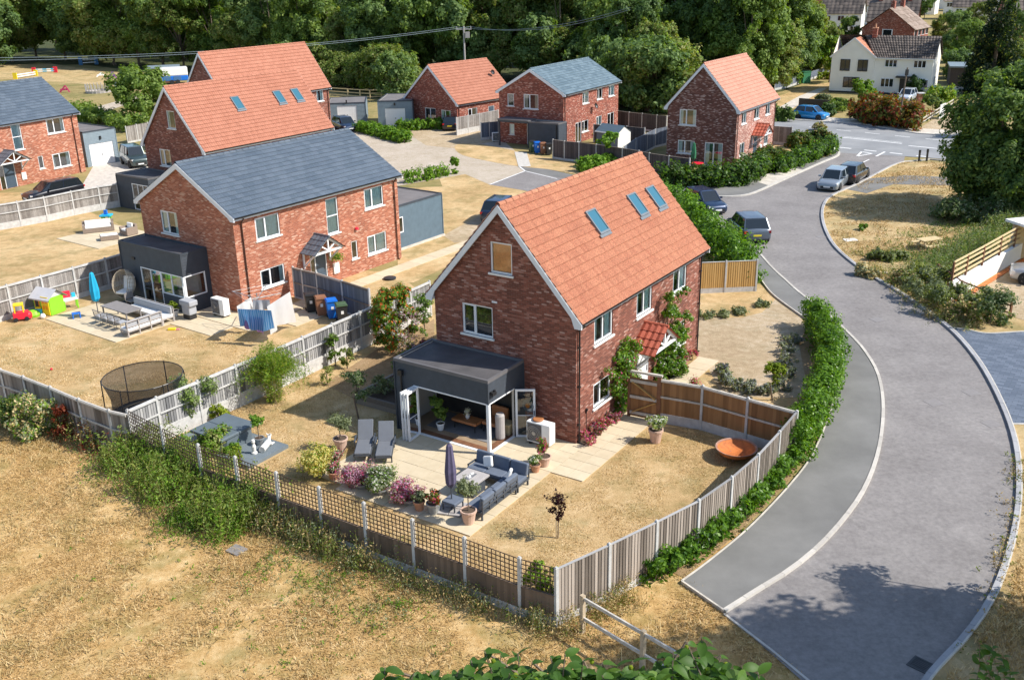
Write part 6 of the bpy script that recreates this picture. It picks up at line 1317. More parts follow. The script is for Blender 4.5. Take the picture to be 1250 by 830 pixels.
bush(656, 722, .95, .45, 1300, .06, ['leaf_yellow', 'leaf_bright'], 'yellow-green shrub behind the trellis at the fence corner', 336); bush(672, 738, 1.5, .3, 900, .05, ['leaf_yellow', 'leaf_bright'], 'bright climber topping the corner fence post', 337)
# weeping bamboo-like shrub
g = np.random.default_rng(340); t = thing('bamboo', 'fountain-like yellow-green bamboo in front of the grey boundary fence', 'bamboo', G(336, 490)); m = MB(); P_ = []; 
for i in range(190):
    a = g.uniform(0, 6.28); rr = g.uniform(.3, 1.6); h = g.uniform(1.8, 2.9)*(1-.25*rr/1.6); p0 = Vector((.2*math.cos(a), .2*math.sin(a), 0)); p1 = Vector((.35*rr*math.cos(a), .35*rr*math.sin(a), h*.75)); p2 = Vector((.8*rr*math.cos(a), .8*rr*math.sin(a), h)); p3 = Vector((rr*1.15*math.cos(a), rr*1.15*math.sin(a), h*g.uniform(.35, .8)))
    if i % 3 == 0: m.tube(p0, p1, .008, .006, 4, cap=False); m.tube(p1, p2, .006, .004, 4, cap=False)
    for q in range(70):
        s = q/70; b_ = p1.lerp(p2, s*2) if s < .5 else p2.lerp(p3, s*2-1); P_.append(tuple(b_+Vector(g.normal(size=3)*.07)))
    for q in range(12): P_.append(tuple(p0.lerp(p1, g.random())+Vector(g.normal(size=3)*.1)))
m.build('stems', 'wood_pale', t); inst('foliage', leaf_mesh('foliage', P_, .055, ['leaf_bright', 'leaf_yellow', 'leaf_tree_olive'], g.choice(3, len(P_), p=[.4, .5, .1]), aspect=.25, seed=340), t)
# raised bed with vegetables and shed-side tree
t = thing('raised_bed', 'timber raised bed full of grey-green plants behind the extension', 'raised bed', (*LM(-1.35, 3.75), 0), YM)
for q in ((0, 2.9, 0, .12), (0, 2.9, 2.9, 3.02), (0, .12, .12, 2.9), (2.78, 2.9, .12, 2.9)):
    for z in (0, .23): m = MB(); m.box(q[0], q[1], q[2], q[3], z+.002, z+.226); m.build('sleeper', 'sleeper', t)
m = MB(); m.box(.12, 2.78, .12, 2.9, .05, .38); m.build('soil', 'soil', t)
for i, (x, y, h_, r_, mt, lb) in enumerate([(.6, .7, .9, .5, 'leaf_grey', 'dark'), (1.6, .8, .7, .5, 'leaf_dark', 'd'), (.7, 2.2, .8, .55, 'leaf_grey', ''), (1.9, 2.1, .9, .5, 'leaf_dark', ''), (1.3, 1.5, .6, .6, 'leaf_grey', '')]):
    w3 = ['at the near corner', 'beside the extension wall', 'at the far left corner', 'at the back', 'in the centre']; make_tree(f'grey-green vegetable plant in the raised bed, {w3[i]}', h_, r_, .05, 1300, .05, [mt], 350+i, 8, name='plant', cat='plant', loc=(*LM(-1.35+x, 3.75+y), .38), trunk=.02)
bush(438, 512, 2.2, .55, 2000, .045, ['leaf_grey', 'leaf_dark'], 'thin grey-green tree in the shade beside the raised bed', 360, 'tree', 'tree', 1.0, 9)
bush(480, 428, 3.3, 1.35, 12000, .065, ['leaf_bright', 'leaf_laurel', 'leaf_bright', 'leaf_tree', 'petal_orange'], 'large shrub with orange trumpet flowers against the boundary fence', 361, nc=26); 
bush(500, 432, 2.4, .8, 2500, .045, ['leaf_weed', 'petal_white', 'petal_lilac'], 'airy pale-flowered shrub right of the orange-flowered one', 362); bush(519, 410, 2.2, .6, 1800, .06, ['leaf_bright', 'leaf_grey'], 'climber on the fence by the house corner', 363)
bush(492, 452, .9, .55, 1300, .05, ['leaf_bright', 'leaf_grey'], 'low green plant below the boundary fence', 364); bush(508, 438, .8, .5, 1100, .05, ['leaf_weed', 'petal_lilac'], 'lilac-flowered plant behind the extension roof', 365); bush(523, 436, .9, .4, 1100, .05, ['leaf_laurel', 'petal_pink'], 'pink-flowered plant at the house corner', 366)
bush(410, 447, 1.7, .35, 1300, .05, ['leaf_bright', 'leaf_weed'], 'narrow climber on a boundary fence post', 367); bush(424, 450, 1.3, .3, 800, .05, ['leaf_weed'], 'thin climber on the fence left of the orange-flowered shrub', 368); bush(400, 470, 1.0, .3, 500, .04, ['leaf_weed'], 'small dark shrub outside the raised bed corner', 369); 
# climbers and flowers on the front wall
def climber(u, w, h, n, label, seed, mats, fl, out=.35):
    g = np.random.default_rng(seed); root = thing('climber', label, 'climbing plant', (*LM(u, -3.34), .03), YM); cl = []
    for i in range(34): z = g.uniform(.15, h); cl.append((g.normal()*w*.5*(1-.3*z/h), -g.uniform(.05, out), z, g.uniform(.22, .40)))
    P_, nn = clump_pts(g, cl, n, .6); P_[:, 1] = -abs(P_[:, 1]); ms = mats+fl; p = [.88/len(mats)]*len(mats)+[.12/len(fl)]*len(fl)
    inst('foliage', leaf_mesh('foliage', P_, .055, ms, g.choice(len(ms), n, p=p), normals=nn, seed=seed), root); m = MB(); m.tube((0, -.05, 0), (.1, -.06, h*.7), .03, .015); m.tube((0, -.05, .3), (-w*.4, -.06, h*.6), .02, .01); m.build('stem', 'bark', root)
climber(3.75, 1.0, 3.0, 8000, 'climbing rose beside the lower window of the orange roof house', 370, ['leaf_laurel', 'leaf_bright'], ['petal_white', 'petal_pink'], .5)
climber(8.0, 1.35, 4.4, 15000, 'tall climbing rose right of the front door with red tiled hood', 371, ['leaf_laurel', 'leaf_bright'], ['petal_white', 'leaf_yellow'], .6)
for i, (u, lb) in enumerate(((.35, 'pink flowers at the brick corner by the downpipe'), (1.1, 'deep pink flowers below the lower window'), (1.9, 'pink flowers under the window sill'), (2.7, 'pink flowers beside the climbing rose'), (8.8, 'pink flowers along the far front path'), (9.6, 'magenta flowers under the far downpipe'), (10.4, 'pink flowers at the far brick corner'))):
    make_tree(lb, .55, .36, .03, 1100, .035, ['leaf_laurel', 'petal_pink', 'petal_lilac' if i % 2 else 'petal_pink'], 380+i, 8, name='flowers', cat='flowers', loc=(*LM(u, -3.68), .04), trunk=.01, group='pink flowers along the front wall')
t = thing('plate_stand', 'small potted plant with red flowers by the front step', 'plant', (*LM(7.3, -5.1), .02)); t.name = 'potted_plant'; m = MB(); m.lathe([(.15, 0), (.2, .25), (.18, .25)], 10); m.build('pot', 'zinc', t); inst('foliage', leaf_mesh('foliage', np.random.default_rng(3).normal(size=(300, 3))*.13+np.array([0, 0, .38]), .04, ['leaf_laurel', 'petal_pink'], np.random.default_rng(4).choice(2, 300), seed=3), t)
# lavender rows and little tree on the gravel frontage
for i, (x, y, r_, lb) in enumerate([(886, 466, .45, 'at the end of the front path'), (893, 474, .45, 'second from the front path'), (908, 478, .45, 'third along the fence'), (925, 479, .42, 'fourth along the fence'), (938, 480, .42, 'behind the small yellow-green tree'), (955, 478, .45, 'right of the small tree'), (958, 462, .5, 'in the hedge shade'), (963, 447, .55, 'in the hedge shade, further back'), (958, 432, .5, 'at the left of the hedge shade'), (966, 420, .5, 'at the back of the bed'), (880, 456, .4, 'nearest the front path')]):
    make_tree(f'grey-green lavender clump {lb}', .55, r_, .02, 1300, .05, ['petal_lavender', 'leaf_grey'], 400+i, 8, name='lavender', cat='lavender', loc=G(x, y), trunk=.01, group='lavender on the gravel frontage')
bush(943, 489, 1.75, .45, 1500, .055, ['leaf_yellow'], 'small yellow-green tree beside the brown fence', 420, 'tree', 'tree', .8, 9)
for i, (x, y) in enumerate([(862, 388), (880, 386), (903, 383), (930, 374)]): bush(x, y, .35, .5, 700, .06, ['leaf_grey'], f'low grey edging shrub {["by the house wall", "left of centre", "right of centre", "near the pavement"][i]} above the gravel', 430+i)
# inside the extension
def room(label, name, cat, fn, x, y, ang=0., z=.06): t = thing(name, label, cat, (*LM(x, y), z), YM+ang); fn(t); return t
def _bench(t):
    m = MB(); m.box(-.6, .6, -.3, .3, .3, .42); m.build('seat', 'leather_tan', t, bevel=.03)
    for x in (-.5, .5):
        for y in (-.22, .22): m = MB(); m.tube((x, y, 0), (x, y, .3), .02); m.build('leg', 'black_metal', t)
room('tan leather bench inside the open glass extension', 'bench', 'bench', _bench, -.9, 1.1, PI/2)
def _vase(t): m = MB(); m.lathe([(.06, 0), (.1, .1), (.05, .2), (.06, .24)], 10); m.build('vase', 'stone_white', t); inst('flowers', leaf_mesh('flowers', np.random.default_rng(7).normal(size=(200, 3))*.07+np.array([0, 0, .34]), .03, 'petal_white', seed=7), t)
room('small vase of white flowers on the tan bench', 'vase', 'vase', _vase, -.9, 1.1, z=.48)
def _chair(t):
    m = MB(); m.box(-.4, .4, -.4, .4, .3, .45); m.build('seat', 'leather_tan', t, bevel=.04); m = MB(); m.box(-.4, .4, .3, .42, .4, .9); m.build('backrest', 'leather_tan', t, bevel=.04)
    for x in (-.34, .34):
        for y in (-.34, .34): m = MB(); m.tube((x, y, 0), (x, y, .3), .02); m.build('leg', 'black_metal', t)
room('tan leather armchair at the back of the extension', 'armchair', 'armchair', _chair, -.45, .05, -PI/2)
def _stove(t): m = MB(); m.lathe([(.16, 0), (.19, .05), (.19, 1.0), (.15, 1.08), (0, 1.08)], 16); m.build('body', 'table_stone', t)
room('tall cylindrical stone lamp beside the folded side door', 'floor_lamp', 'lamp', _stove, -1.0, -.55)
def _side(t): m = MB(); m.box(-.25, .25, -.25, .25, .4, .46); m.box(-.2, .2, -.2, .2, 0, .4); m.build('table_top', 'wood_pale', t)
room('small wooden side table in the extension', 'side_table', 'table', _side, -.45, -.5)
pot('tall leafy houseplant in a white pot inside the glass doors', (*LM(-1.6, 1.95), .06), .17, .3, 'leaf_tree', 'white_enamel', 1.3, .45, 1200, .08, 440)

# ---------------------------------------------------------------- garden of the slate house
outdoor_unit((*LB(-.75, -3.3), .045), YB-PI/2, 'white heat pump with green strap beside the slate house wall', 'heat pumps on the gable walls', 1.0, .42, 1.0)
def lb(name, label, cat, x, y, ang=0., z=.045, group=None): return thing(name, label, cat, (*LB(x, y), z), YB+ang, group)
t = lb('dining_table', 'long grey outdoor dining table on the neighbour patio', 'table', -4.1, .7); m = MB(); m.box(-.5, .5, -1.15, 1.15, .68, .73); m.build('table_top', 'table_grey', t)
for x in (-.42, .42):
    for y in (-1.05, 1.05): m = MB(); m.box(x-.03, x+.03, y-.03, y+.03, 0, .68); m.build('leg', 'table_grey', t)
def lsofa(x0, y0, x1, y1, back, label):
    t = lb('outdoor_sofa', label, 'outdoor sofa', x0, y0, group='pale corner sofa round the dining table'); w, d = x1-x0, y1-y0
    m = MB(); m.box(0, w, 0, d, .25, .3); m.build('frame', 'table_stone', t); m = MB(); m.box(.03, w-.03, .03, d-.03, .3, .44); m.build('seat_cushion', 'cushion_white', t, bevel=.04)
    m = MB()
    if back == 'y0':
        m.box(.02, w-.02, .08, .2, .42, .82); m.build('back_cushion', 'cushion_grey', t, bevel=.04); m = MB(); m.box(0, w, 0, .04, .78, .83); m.box(0, w, 0, .04, .5, .54)
        for k in range(4): m.box(k*(w-.05)/3, k*(w-.05)/3+.05, 0, .045, .0, .83)
    else:
        m.box(w-.2, w-.08, .02, d-.02, .42, .82); m.build('back_cushion', 'cushion_grey', t, bevel=.04); m = MB(); m.box(w-.04, w, 0, d, .78, .83); m.box(w-.04, w, 0, d, .5, .54)
        for k in range(4): m.box(w-.045, w, k*(d-.05)/3, k*(d-.05)/3+.05, 0, .83)
    m.build('back_frame', 'table_stone', t)
    for x in (.05, w-.05):
        for y in (.05, d-.05): m = MB(); m.box(x-.03, x+.03, y-.03, y+.03, 0, .25); m.build('leg', 'table_stone', t)
lsofa(-3.45, -1.9, -2.7, 1.4, 'x1', 'pale cushioned sofa nearest the glazed extension'); lsofa(-5.6, -2.0, -3.5, -1.3, 'y0', 'pale sofa with its slatted back towards the camera')
for i in range(4):
    t = lb('garden_chair', f'grey metal garden chair along the table, {["nearest the sofa end", "second from the sofa end", "third from the sofa end", "nearest the blue parasol"][i]}', 'chair', -5.05, -.65+.62*i, group='chairs along the dining table'); m = MB(); m.box(-.22, .22, -.22, .22, .42, .46); m.build('seat', 'cushion_grey', t)
    m = MB()
    for k in range(7): m.bar((-.24-.02*(3-abs(k-3)), -.21+.07*k, .44), (-.27-.03*(3-abs(k-3)), -.21+.07*k, .8), .02, .02)
    m.bar((-.28, -.24, .8), (-.28, .24, .8), .03, .03); m.build('backrest', 'table_grey', t)
    for x in (-.2, .2):
        for y in (-.2, .2): m = MB(); m.tube((x, y, 0), (x*.9, y*.9, .42), .015, n=5); m.build('leg', 'table_grey', t)
t = lb('garden_chair', 'dark wire chair between egg chair and dining table', 'chair', -2.6, 1.95, -PI/2); m = MB(); m.box(-.25, .25, -.25, .25, .42, .46); m.bar((-.25, -.25, .44), (-.3, -.25, .85), .03, .03); m.bar((-.25, .25, .44), (-.3, .25, .85), .03, .03); m.box(-.31, -.28, -.25, .25, .5, .86); m.build('seat', 'table_grey', t)
for x in (-.22, .22):
    for y in (-.22, .22): m = MB(); m.tube((x, y, 0), (x, y, .42), .015, n=5); m.build('leg', 'table_grey', t)
parasol(LB(-4.55, 2.25), 'closed turquoise parasol beside the neighbour dining table', 'parasol_cyan', 2.5, .21, False)
# egg chair
t = lb('egg_chair', 'round wicker egg chair with pale cushion beside the dark extension', 'egg chair', -2.3, 3.0, -1.9-YB)
m = MB(); m.T = Matrix.Translation((0, 0, 1.15)) @ Matrix.Rotation(-.25, 4, 'Y')
for k in range(26):           # woven shell, open to the front
    a0 = 1.0+(2*PI-2.0)*k/25
    pts = [(.62*math.cos(a0)*math.sin(b_), .62*math.sin(a0)*math.sin(b_), .8*math.cos(b_)) for b_ in np.linspace(.12, PI-.12, 12)]
    for p, q in zip(pts, pts[1:]): m.bar(p, q, .035, .02)
for b_ in np.linspace(.35, PI-.35, 10):
    pts = [(.62*math.cos(a0)*math.sin(b_), .62*math.sin(a0)*math.sin(b_), .8*math.cos(b_)) for a0 in np.linspace(1.0, 2*PI-1.0, 20)]
    for p, q in zip(pts, pts[1:]): m.bar(p, q, .03, .02)
m.build('shell', 'wicker_pale', t); m = MB(); m.T = Matrix.Translation((0, 0, .62)); m.box(-.32, .36, -.36, .36, 0, .14); m.T = Matrix.Translation((-.38, 0, .72)) @ Matrix.Rotation(-.25, 4, 'Y'); m.box(-.06, .1, -.34, .34, 0, .75); m.build('cushion', 'cushion_white', t, bevel=.05)
m = MB(); m.lathe([(.45, 0), (.45, .05), (.06, .07), (.05, .4)], 16); m.build('base', 'black_metal', t)
t = lb('covered_barbecue', 'barbecue under a grey cover against the dark extension', 'barbecue', -1.95, -2.2); m = MB(); m.box(-.28, .28, -.45, .45, .75, 1.05); m.box(-.25, .25, -.32, .32, .25, .8); m.build('cover', 'cushion_grey', t, bevel=.06); m = MB(); m.box(-.22, .22, -.28, .28, 0, .25); m.build('cart', 'black_metal', t)
pot('yellow-green plant in a white box planter by the extension window', LB(-2.2, -1.2), .24, .35, 'leaf_yellow', 'white_enamel', .5, .3, 800, .06, 450)
t = lb('broom', 'white pole leaning on the corner of the dark extension', 'pole', -1.75, -1.6); m = MB(); m.tube((0, 0, 0), (.1, .1, 1.6), .025); m.box(-.12, .12, -.04, .04, 0, .08); m.build('handle', 'white_enamel', t)
# playhouse
t = thing('playhouse', 'green and yellow plastic playhouse with grey roof by the fence', 'playhouse', (*G2(62, 381), .01), YB-.0-PI/2+.18); m = MB(); w, d, h = 1.25, .95, 1.0
m.box(-w/2, w/2, -d/2, d/2, 0, h); m.face([(-w/2, -d/2, h), (w/2, -d/2, h), (0, -d/2, h+.42)]) if False else None
m.build('wall', 'toy_green', t, bevel=.03); m = MB(); m.box(.02, w/2-.04, -d/2-.05, -d/2+.0, .02, 1.05); m.build('door', 'toy_yellow', t, bevel=.02)
m = MB()
for x in (.13, .35):
    for z in (.35, .7): m.box(x, x+.14, -d/2-.06, -d/2-.048, z, z+.2)
m.build('door_panels', 'orange_plastic', t); m = MB(); m.box(-.5, -.15, -d/2-.03, -d/2+.01, .35, .85); m.build('window', 'orange_plastic', t); m = MB(); m.box(-.45, -.2, -d/2-.04, -d/2-.02, .4, .8); m.build('pane', 'interior_dark', t)
m = MB(); m.box(-w/2-.03, -w/2+.01, -.2, .2, .4, .85); m.build('window', 'toy_yellow', t)
m = MB(); rw_ = d/2+.16
for sg in (-1, 1): m.face([(-w/2-.15, sg*rw_, h-.08), (w/2+.15, sg*rw_, h-.08), (w/2+.15, 0, h+.4), (-w/2-.15, 0, h+.4)][::sg]); m.face([(-w/2-.15, sg*rw_, h-.16), (w/2+.15, sg*rw_, h-.16), (w/2+.15, sg*rw_, h-.08), (-w/2-.15, sg*rw_, h-.08)][::-sg])
for x in (-w/2-.0, w/2+.0): m.face([(x, -d/2, h), (x, d/2, h), (x, 0, h+.36)])
m.build('roof', 'toy_grey', t)
def toy(label, px, py, parts, name='toy', cat='toy', ang=0, z=.01):
    t = thing(name, label, cat, (*G2(px, py), z), ang)
    for nm, mat, fn in parts: m = MB(); fn(m); m.build(nm, mat, t, bevel=.015)
    return t
def wheels(m, x, y, r=.12):
    m.T = None
    for sx in (-x, x):
        for sy in (-y, y): m.tube((sx, sy-.04, r), (sx, sy+.04, r), r, n=10)
toy('red and yellow ride-on toy car in front of the fence', 27, 391, [('body', 'toy_red', lambda m: m.box(-.38, .38, -.24, .24, .12, .48)), ('bonnet', 'toy_red', lambda m: m.lathe([(.24, .1), (.26, .3), (.2, .42), (0, .45)], 10, 0, (.3, 0, 0))), ('roof', 'toy_yellow', lambda m: m.box(-.3, .2, -.22, .22, .86, .95)), ('pillars', 'toy_yellow', lambda m: [m.box(x-.03, x+.03, y-.03, y+.03, .45, .88) for x in (-.26, .16) for y in (-.18, .18)]), ('wheels', 'rubber', lambda m: wheels(m, .27, .25))], 'toy_car', 'toy car', .4)
toy('lime green turtle-shaped toy between toy car and playhouse', 41, 386, [('shell', 'toy_green', lambda m: m.lathe([(.34, 0), (.38, .12), (.26, .3), (0, .36)], 12)), ('head', 'toy_green', lambda m: m.lathe([(.12, .1), (.14, .25), (.06, .34), (0, .35)], 8, 0, (.4, 0, 0)))], ang=.8)
toy('small yellow and blue plastic toy beside the playhouse wall', 49, 384, [('body', 'toy_cyan', lambda m: m.box(-.2, .2, -.15, .15, 0, .35)), ('seat', 'toy_yellow', lambda m: m.box(-.15, .15, -.12, .12, .35, .45))])
toy('white ball on the dry grass in front of the playhouse', 53, 389, [('ball', 'white_enamel', lambda m: m.lathe([(.01, 0), (.1, .03), (.15, .14), (.1, .26), (0, .29)], 12))], 'ball', 'ball')
toy('white and green toy kitchen stand right of the playhouse', 87, 376, [('table_top', 'white_enamel', lambda m: m.box(-.4, .4, -.25, .25, .5, .56)), ('legs', 'toy_green', lambda m: [m.box(x-.04, x+.04, y-.04, y+.04, 0, .5) for x in (-.34, .34) for y in (-.2, .2)]), ('back_panel', 'toy_red', lambda m: m.box(-.35, .1, .2, .25, .56, .95)), ('sink', 'toy_cyan', lambda m: m.box(.15, .35, .1, .25, .56, .8))], ang=.6)
toy('small blue plastic step stool on the neighbour lawn', 94, 389, [('seat', 'plastic_blue', lambda m: m.box(-.22, .22, -.16, .16, .28, .33)), ('legs', 'plastic_blue', lambda m: [m.box(x-.03, x+.03, y-.03, y+.03, 0, .28) for x in (-.18, .18) for y in (-.12, .12)])], 'step_stool', 'stool', .5)
toy('small yellow toy lying on the grass near the patio corner', 210, 403, [('body', 'toy_yellow', lambda m: m.box(-.2, .2, -.1, .1, 0, .1)), ('handle', 'toy_pink', lambda m: m.box(.2, .4, -.03, .03, 0, .06))])
toy('tiny red ball on the neighbour lawn', 63, 452, [('ball', 'toy_red', lambda m: m.lathe([(.01, 0), (.05, .02), (.06, .06), (.05, .1), (0, .12)], 10))], 'ball', 'ball')
toy('blue and green water play table at the back of the upper lawn', 131, 272, [('tray', 'toy_cyan', lambda m: m.box(-.4, .4, -.35, .35, .5, .62)), ('legs', 'toy_green', lambda m: [m.box(x-.06, x+.06, y-.05, y+.05, 0, .5) for x in (-.25, .25) for y in (-.2, .2)]), ('tower', 'plastic_blue', lambda m: m.box(-.12, .12, -.1, .1, .62, .95))])
# trampoline
tr = Vector(G2(175, 487)); t = thing('trampoline', 'round trampoline with black net enclosure behind the grey fence', 'trampoline', (tr.x, tr.y, 0)); rr = 1.55
cx_, cy_ = Vector(G2(174, 459, 2.26)); t.location = (cx_, cy_, .01)
m = MB(); n = 32
for z in (.62,):
    for k in range(n): a, b = k*2*PI/n, (k+1)*2*PI/n; m.tube((rr*math.cos(a), rr*math.sin(a), z), (rr*math.cos(b), rr*math.sin(b), z), .03, n=5, cap=False)
m.build('frame_ring', 'black_metal', t); m = MB(); m.lathe([(rr, .63), (rr-.25, .64), (rr-.26, .62)], n); m.build('spring_pad', 'plastic_black', t); m = MB(); m.lathe([(rr-.25, .61), (0, .6)], n); m.build('mat', 'plastic_black', t)
m = MB(); m.lathe([(rr-.2, .62), (rr-.22, 1.5), (rr+.02, 2.25)], 40)
m.build('net', 'net_black', t); m = MB()
for k in range(n): a, b = k*2*PI/n, (k+1)*2*PI/n; m.tube(((rr+.02)*math.cos(a), (rr+.02)*math.sin(a), 2.26), ((rr+.02)*math.cos(b), (rr+.02)*math.sin(b), 2.26), .02, n=5, cap=False)
m.build('top_ring', 'black_metal', t)
for k in range(6): a = k*PI/3+.3; m = MB(); m.tube(((rr+.06)*math.cos(a), (rr+.06)*math.sin(a), 0), ((rr+.04)*math.cos(a), (rr+.04)*math.sin(a), 2.28), .025); m.build('pole', 'black_metal', t)
# washing line
wb = thing('clothes_airer', 'rotary washing line hung with blue towels and white sheets', 'washing line', (*LB(-.6, -5.6), 0)); wb.location = (*G2(318, 400), 0)
m = MB(); m.tube((0, 0, 0), (0, 0, 1.9), .03); m.build('pole', 'grey_metal', wb)
for k in range(4): a = YM+k*PI/2+.4; m = MB(); m.tube((0, 0, 1.6), (1.35*math.cos(a), 1.35*math.sin(a), 1.95), .018); m.build('arm', 'grey_metal', wb)
m = MB()
for rr_ in (.5, .9, 1.3):
    q = [(rr_*math.cos(YM+k*PI/2+.4), rr_*math.sin(YM+k*PI/2+.4), 1.62+.25*rr_) for k in range(5)]
    for p, s_ in zip(q, q[1:]): m.tube(p, s_, .006, n=4)
m.build('line', 'white_enamel', wb)
def cloth(name, label, p, q, drop, mat, seed, cat='towel', slack=0.1):
    g = np.random.default_rng(seed); p = Vector(p); q = Vector(q); d = q-p; nrm = Vector((-d.y, d.x, 0)).normalized(); root = thing(name, label, cat, p, 0, 'laundry on the washing line'); m = MB(); N, K = 14, 7; idx = []
    ph = g.uniform(0, 6, 3)
    for i in range(N+1):
        for k in range(K+1):
            s = i/N; v = k/K; pt = d*s+Vector((0, 0, -drop*v*(1-.12*math.sin(s*3+ph[0])))) + nrm*(.10*v*math.sin(s*15+ph[1])+.12*v*math.sin(s*6+ph[2])); idx.append(m.pt(pt))
    for i in range(N):
        for k in range(K): a = i*(K+1)+k; m.f.append([idx[a], idx[a+1], idx[a+K+2], idx[a+K+1]]); m.m.append(0); m.t.append(.5)
    m.build('cloth', mat, root, smooth=True)
W_ = lambda x, y, z: tuple(G(x, y, z))
cloth('towel', 'wide blue striped towel on the washing line', W_(290, 377, 1.9), W_(331, 379, 1.9), .95, 'towel_blue', 1); cloth('towel', 'lilac cloth hanging behind the blue towel', W_(297, 385, 1.5), W_(322, 388, 1.5), .75, 'towel_purple', 2)
cloth('sheet', 'large white sheet hanging at the right of the washing line', W_(326, 374, 1.95), W_(354, 356, 1.95), 1.6, 'linen_white', 3, 'sheet'); cloth('sheet', 'white sheet hanging at the left of the washing line', W_(289, 374, 1.9), W_(306, 363, 1.9), .7, 'linen_white', 4, 'sheet'); cloth('towel', 'grey patterned cloth in the middle of the washing line', W_(308, 366, 1.85), W_(329, 366, 1.85), .6, 'cushion_grey', 5)
# wheelie bins
def bin_(px, py, body, lid, label, ang=YM, group='wheelie bins', s=1.):
    t = thing('wheelie_bin', label, 'wheelie bin', (*G2(px, py), .02), ang, group); t.scale = (s,)*3
    m = MB(); lo = [(-.22, -.24), (.22, -.24), (.22, .24), (-.22, .24)]; hi = [(-.28, -.3), (.28, -.3), (.28, .34), (-.28, .34)]; A_ = [m.pt((x, y, .06)) for x, y in lo]; B_ = [m.pt((x, y, .98)) for x, y in hi]
    for k in range(4): m.f.append([A_[k], A_[(k+1) % 4], B_[(k+1) % 4], B_[k]]); m.m.append(0); m.t.append(.5)
    m.f.append(A_[::-1]); m.f.append(B_); m.m += [0, 0]; m.t += [.5, .5]; m.build('body', body, t)
    m = MB(); m.box(-.3, .3, -.34, .36, .98, 1.03); m.box(-.26, .26, -.28, .28, 1.03, 1.07); m.box(-.24, .24, .36, .42, .96, 1.0); m.build('lid', lid, t, bevel=.012)
    for x in (-.24, .24): m = MB(); m.tube((x-.03, .26, .1), (x+.03, .26, .1), .1, n=12); m.build('wheel', 'rubber', t)
    m = MB(); m.box(-.07, .07, -.292, -.278, .55, .72); m.build('sticker', 'white_enamel', t)
for (px, py, b_, l_, lb_) in ((380, 381, 'plastic_black', 'plastic_black', 'black wheelie bin, nearest the slate house'), (393, 385, 'plastic_brown', 'plastic_brown', 'brown wheelie bin behind the boundary fence'), (406, 388.5, 'plastic_blue', 'plastic_blue', 'blue wheelie bin between brown and green-lidded ones'), (418, 394, 'plastic_black', 'plastic_green', 'dark wheelie bin with green lid, nearest the boundary fence')): bin_(px, py, b_, l_, lb_, YB-PI/2-.0+PI/2-.6)
for (px, py, b_, l_, lb_) in ((650, 186, 'plastic_green', 'plastic_black', 'dark bin under the porch of the far slate house'), (656, 187.5, 'plastic_blue', 'plastic_blue', 'blue bin in front of the far slate porch'), (663, 188.5, 'plastic_brown', 'plastic_brown', 'brown bin in front of the far slate porch'), (670, 189.5, 'plastic_black', 'plastic_black', 'black bin against the dark far fence')): bin_(px, py, b_, l_, lb_, .2, 'bins at the far slate house', 1.05)
bin_(1139, 119.5, 'towel_blue', 'towel_blue', 'light blue bin at the corner of the white house', .2, None, 1.3); bin_(548-130, 158, 'plastic_blue', 'plastic_blue', 'blue lidded box beside the dark garage', .2, None, .8)
# basket, manhole, gas box etc.
t = thing('manhole_cover', 'dark oval cover lying on the grass in front of the slate house', 'cover', (*G2(476, 341), .015)); m = MB(); m.lathe([(.36, 0), (.38, .1), (.28, .14), (0, .15)], 16); m.build('lid', 'plastic_black', t)
t = thing('hanging_basket', 'hanging basket of green and yellow flowers beside the slate house door', 'hanging basket', (*LB(7.0, -4.4), 1.6)); inst('foliage', leaf_mesh('foliage', np.random.default_rng(9).normal(size=(500, 3))*np.array([.16, .12, .12]), .05, ['leaf_bright', 'petal_yellow'], np.random.default_rng(4).choice(2, 500, p=[.8, .2]), seed=3), t); m = MB(); m.lathe([(.0, -.15), (.12, -.1), (.15, 0)], 10); m.build('basket', 'black_metal', t)
# rattan set on the upper lawn
def rattan(px, py, w, d, label, ang=YB, back=True, top='cushion_white'):
    t = thing('rattan_sofa', label, 'rattan sofa', (*G2(px, py), .045), ang, 'rattan furniture on the upper lawn'); m = MB(); m.box(-w/2, w/2, -d/2, d/2, .03, .32)
    if back: m.box(-w/2, w/2, d/2-.18, d/2, .32, .75); m.box(-w/2, -w/2+.16, -d/2, d/2-.18, .32, .58); m.box(w/2-.16, w/2, -d/2, d/2-.18, .32, .58)
    m.build('frame', 'wicker', t); m = MB(); m.box(-w/2+.17, w/2-.17, -d/2+.02, d/2-.2, .33, .46) if back else m.box(-w/2+.05, w/2-.05, -d/2+.05, d/2-.05, .33, .36); m.build('seat_cushion', top, t, bevel=.03)
    if back: m = MB(); m.box(-w/2+.18, w/2-.18, d/2-.34, d/2-.2, .46, .82); m.build('back_cushion', top, t, bevel=.04)
rattan(121, 283, 2.1, .85, 'long wicker sofa with white cushions, furthest left', YB-.55); rattan(134, 293, 1.2, .75, 'wicker box table with white tray in front of the long sofa', YB-.5, False); rattan(158, 287, .95, .85, 'wicker armchair with white cushion right of the box table', YB-1.6)
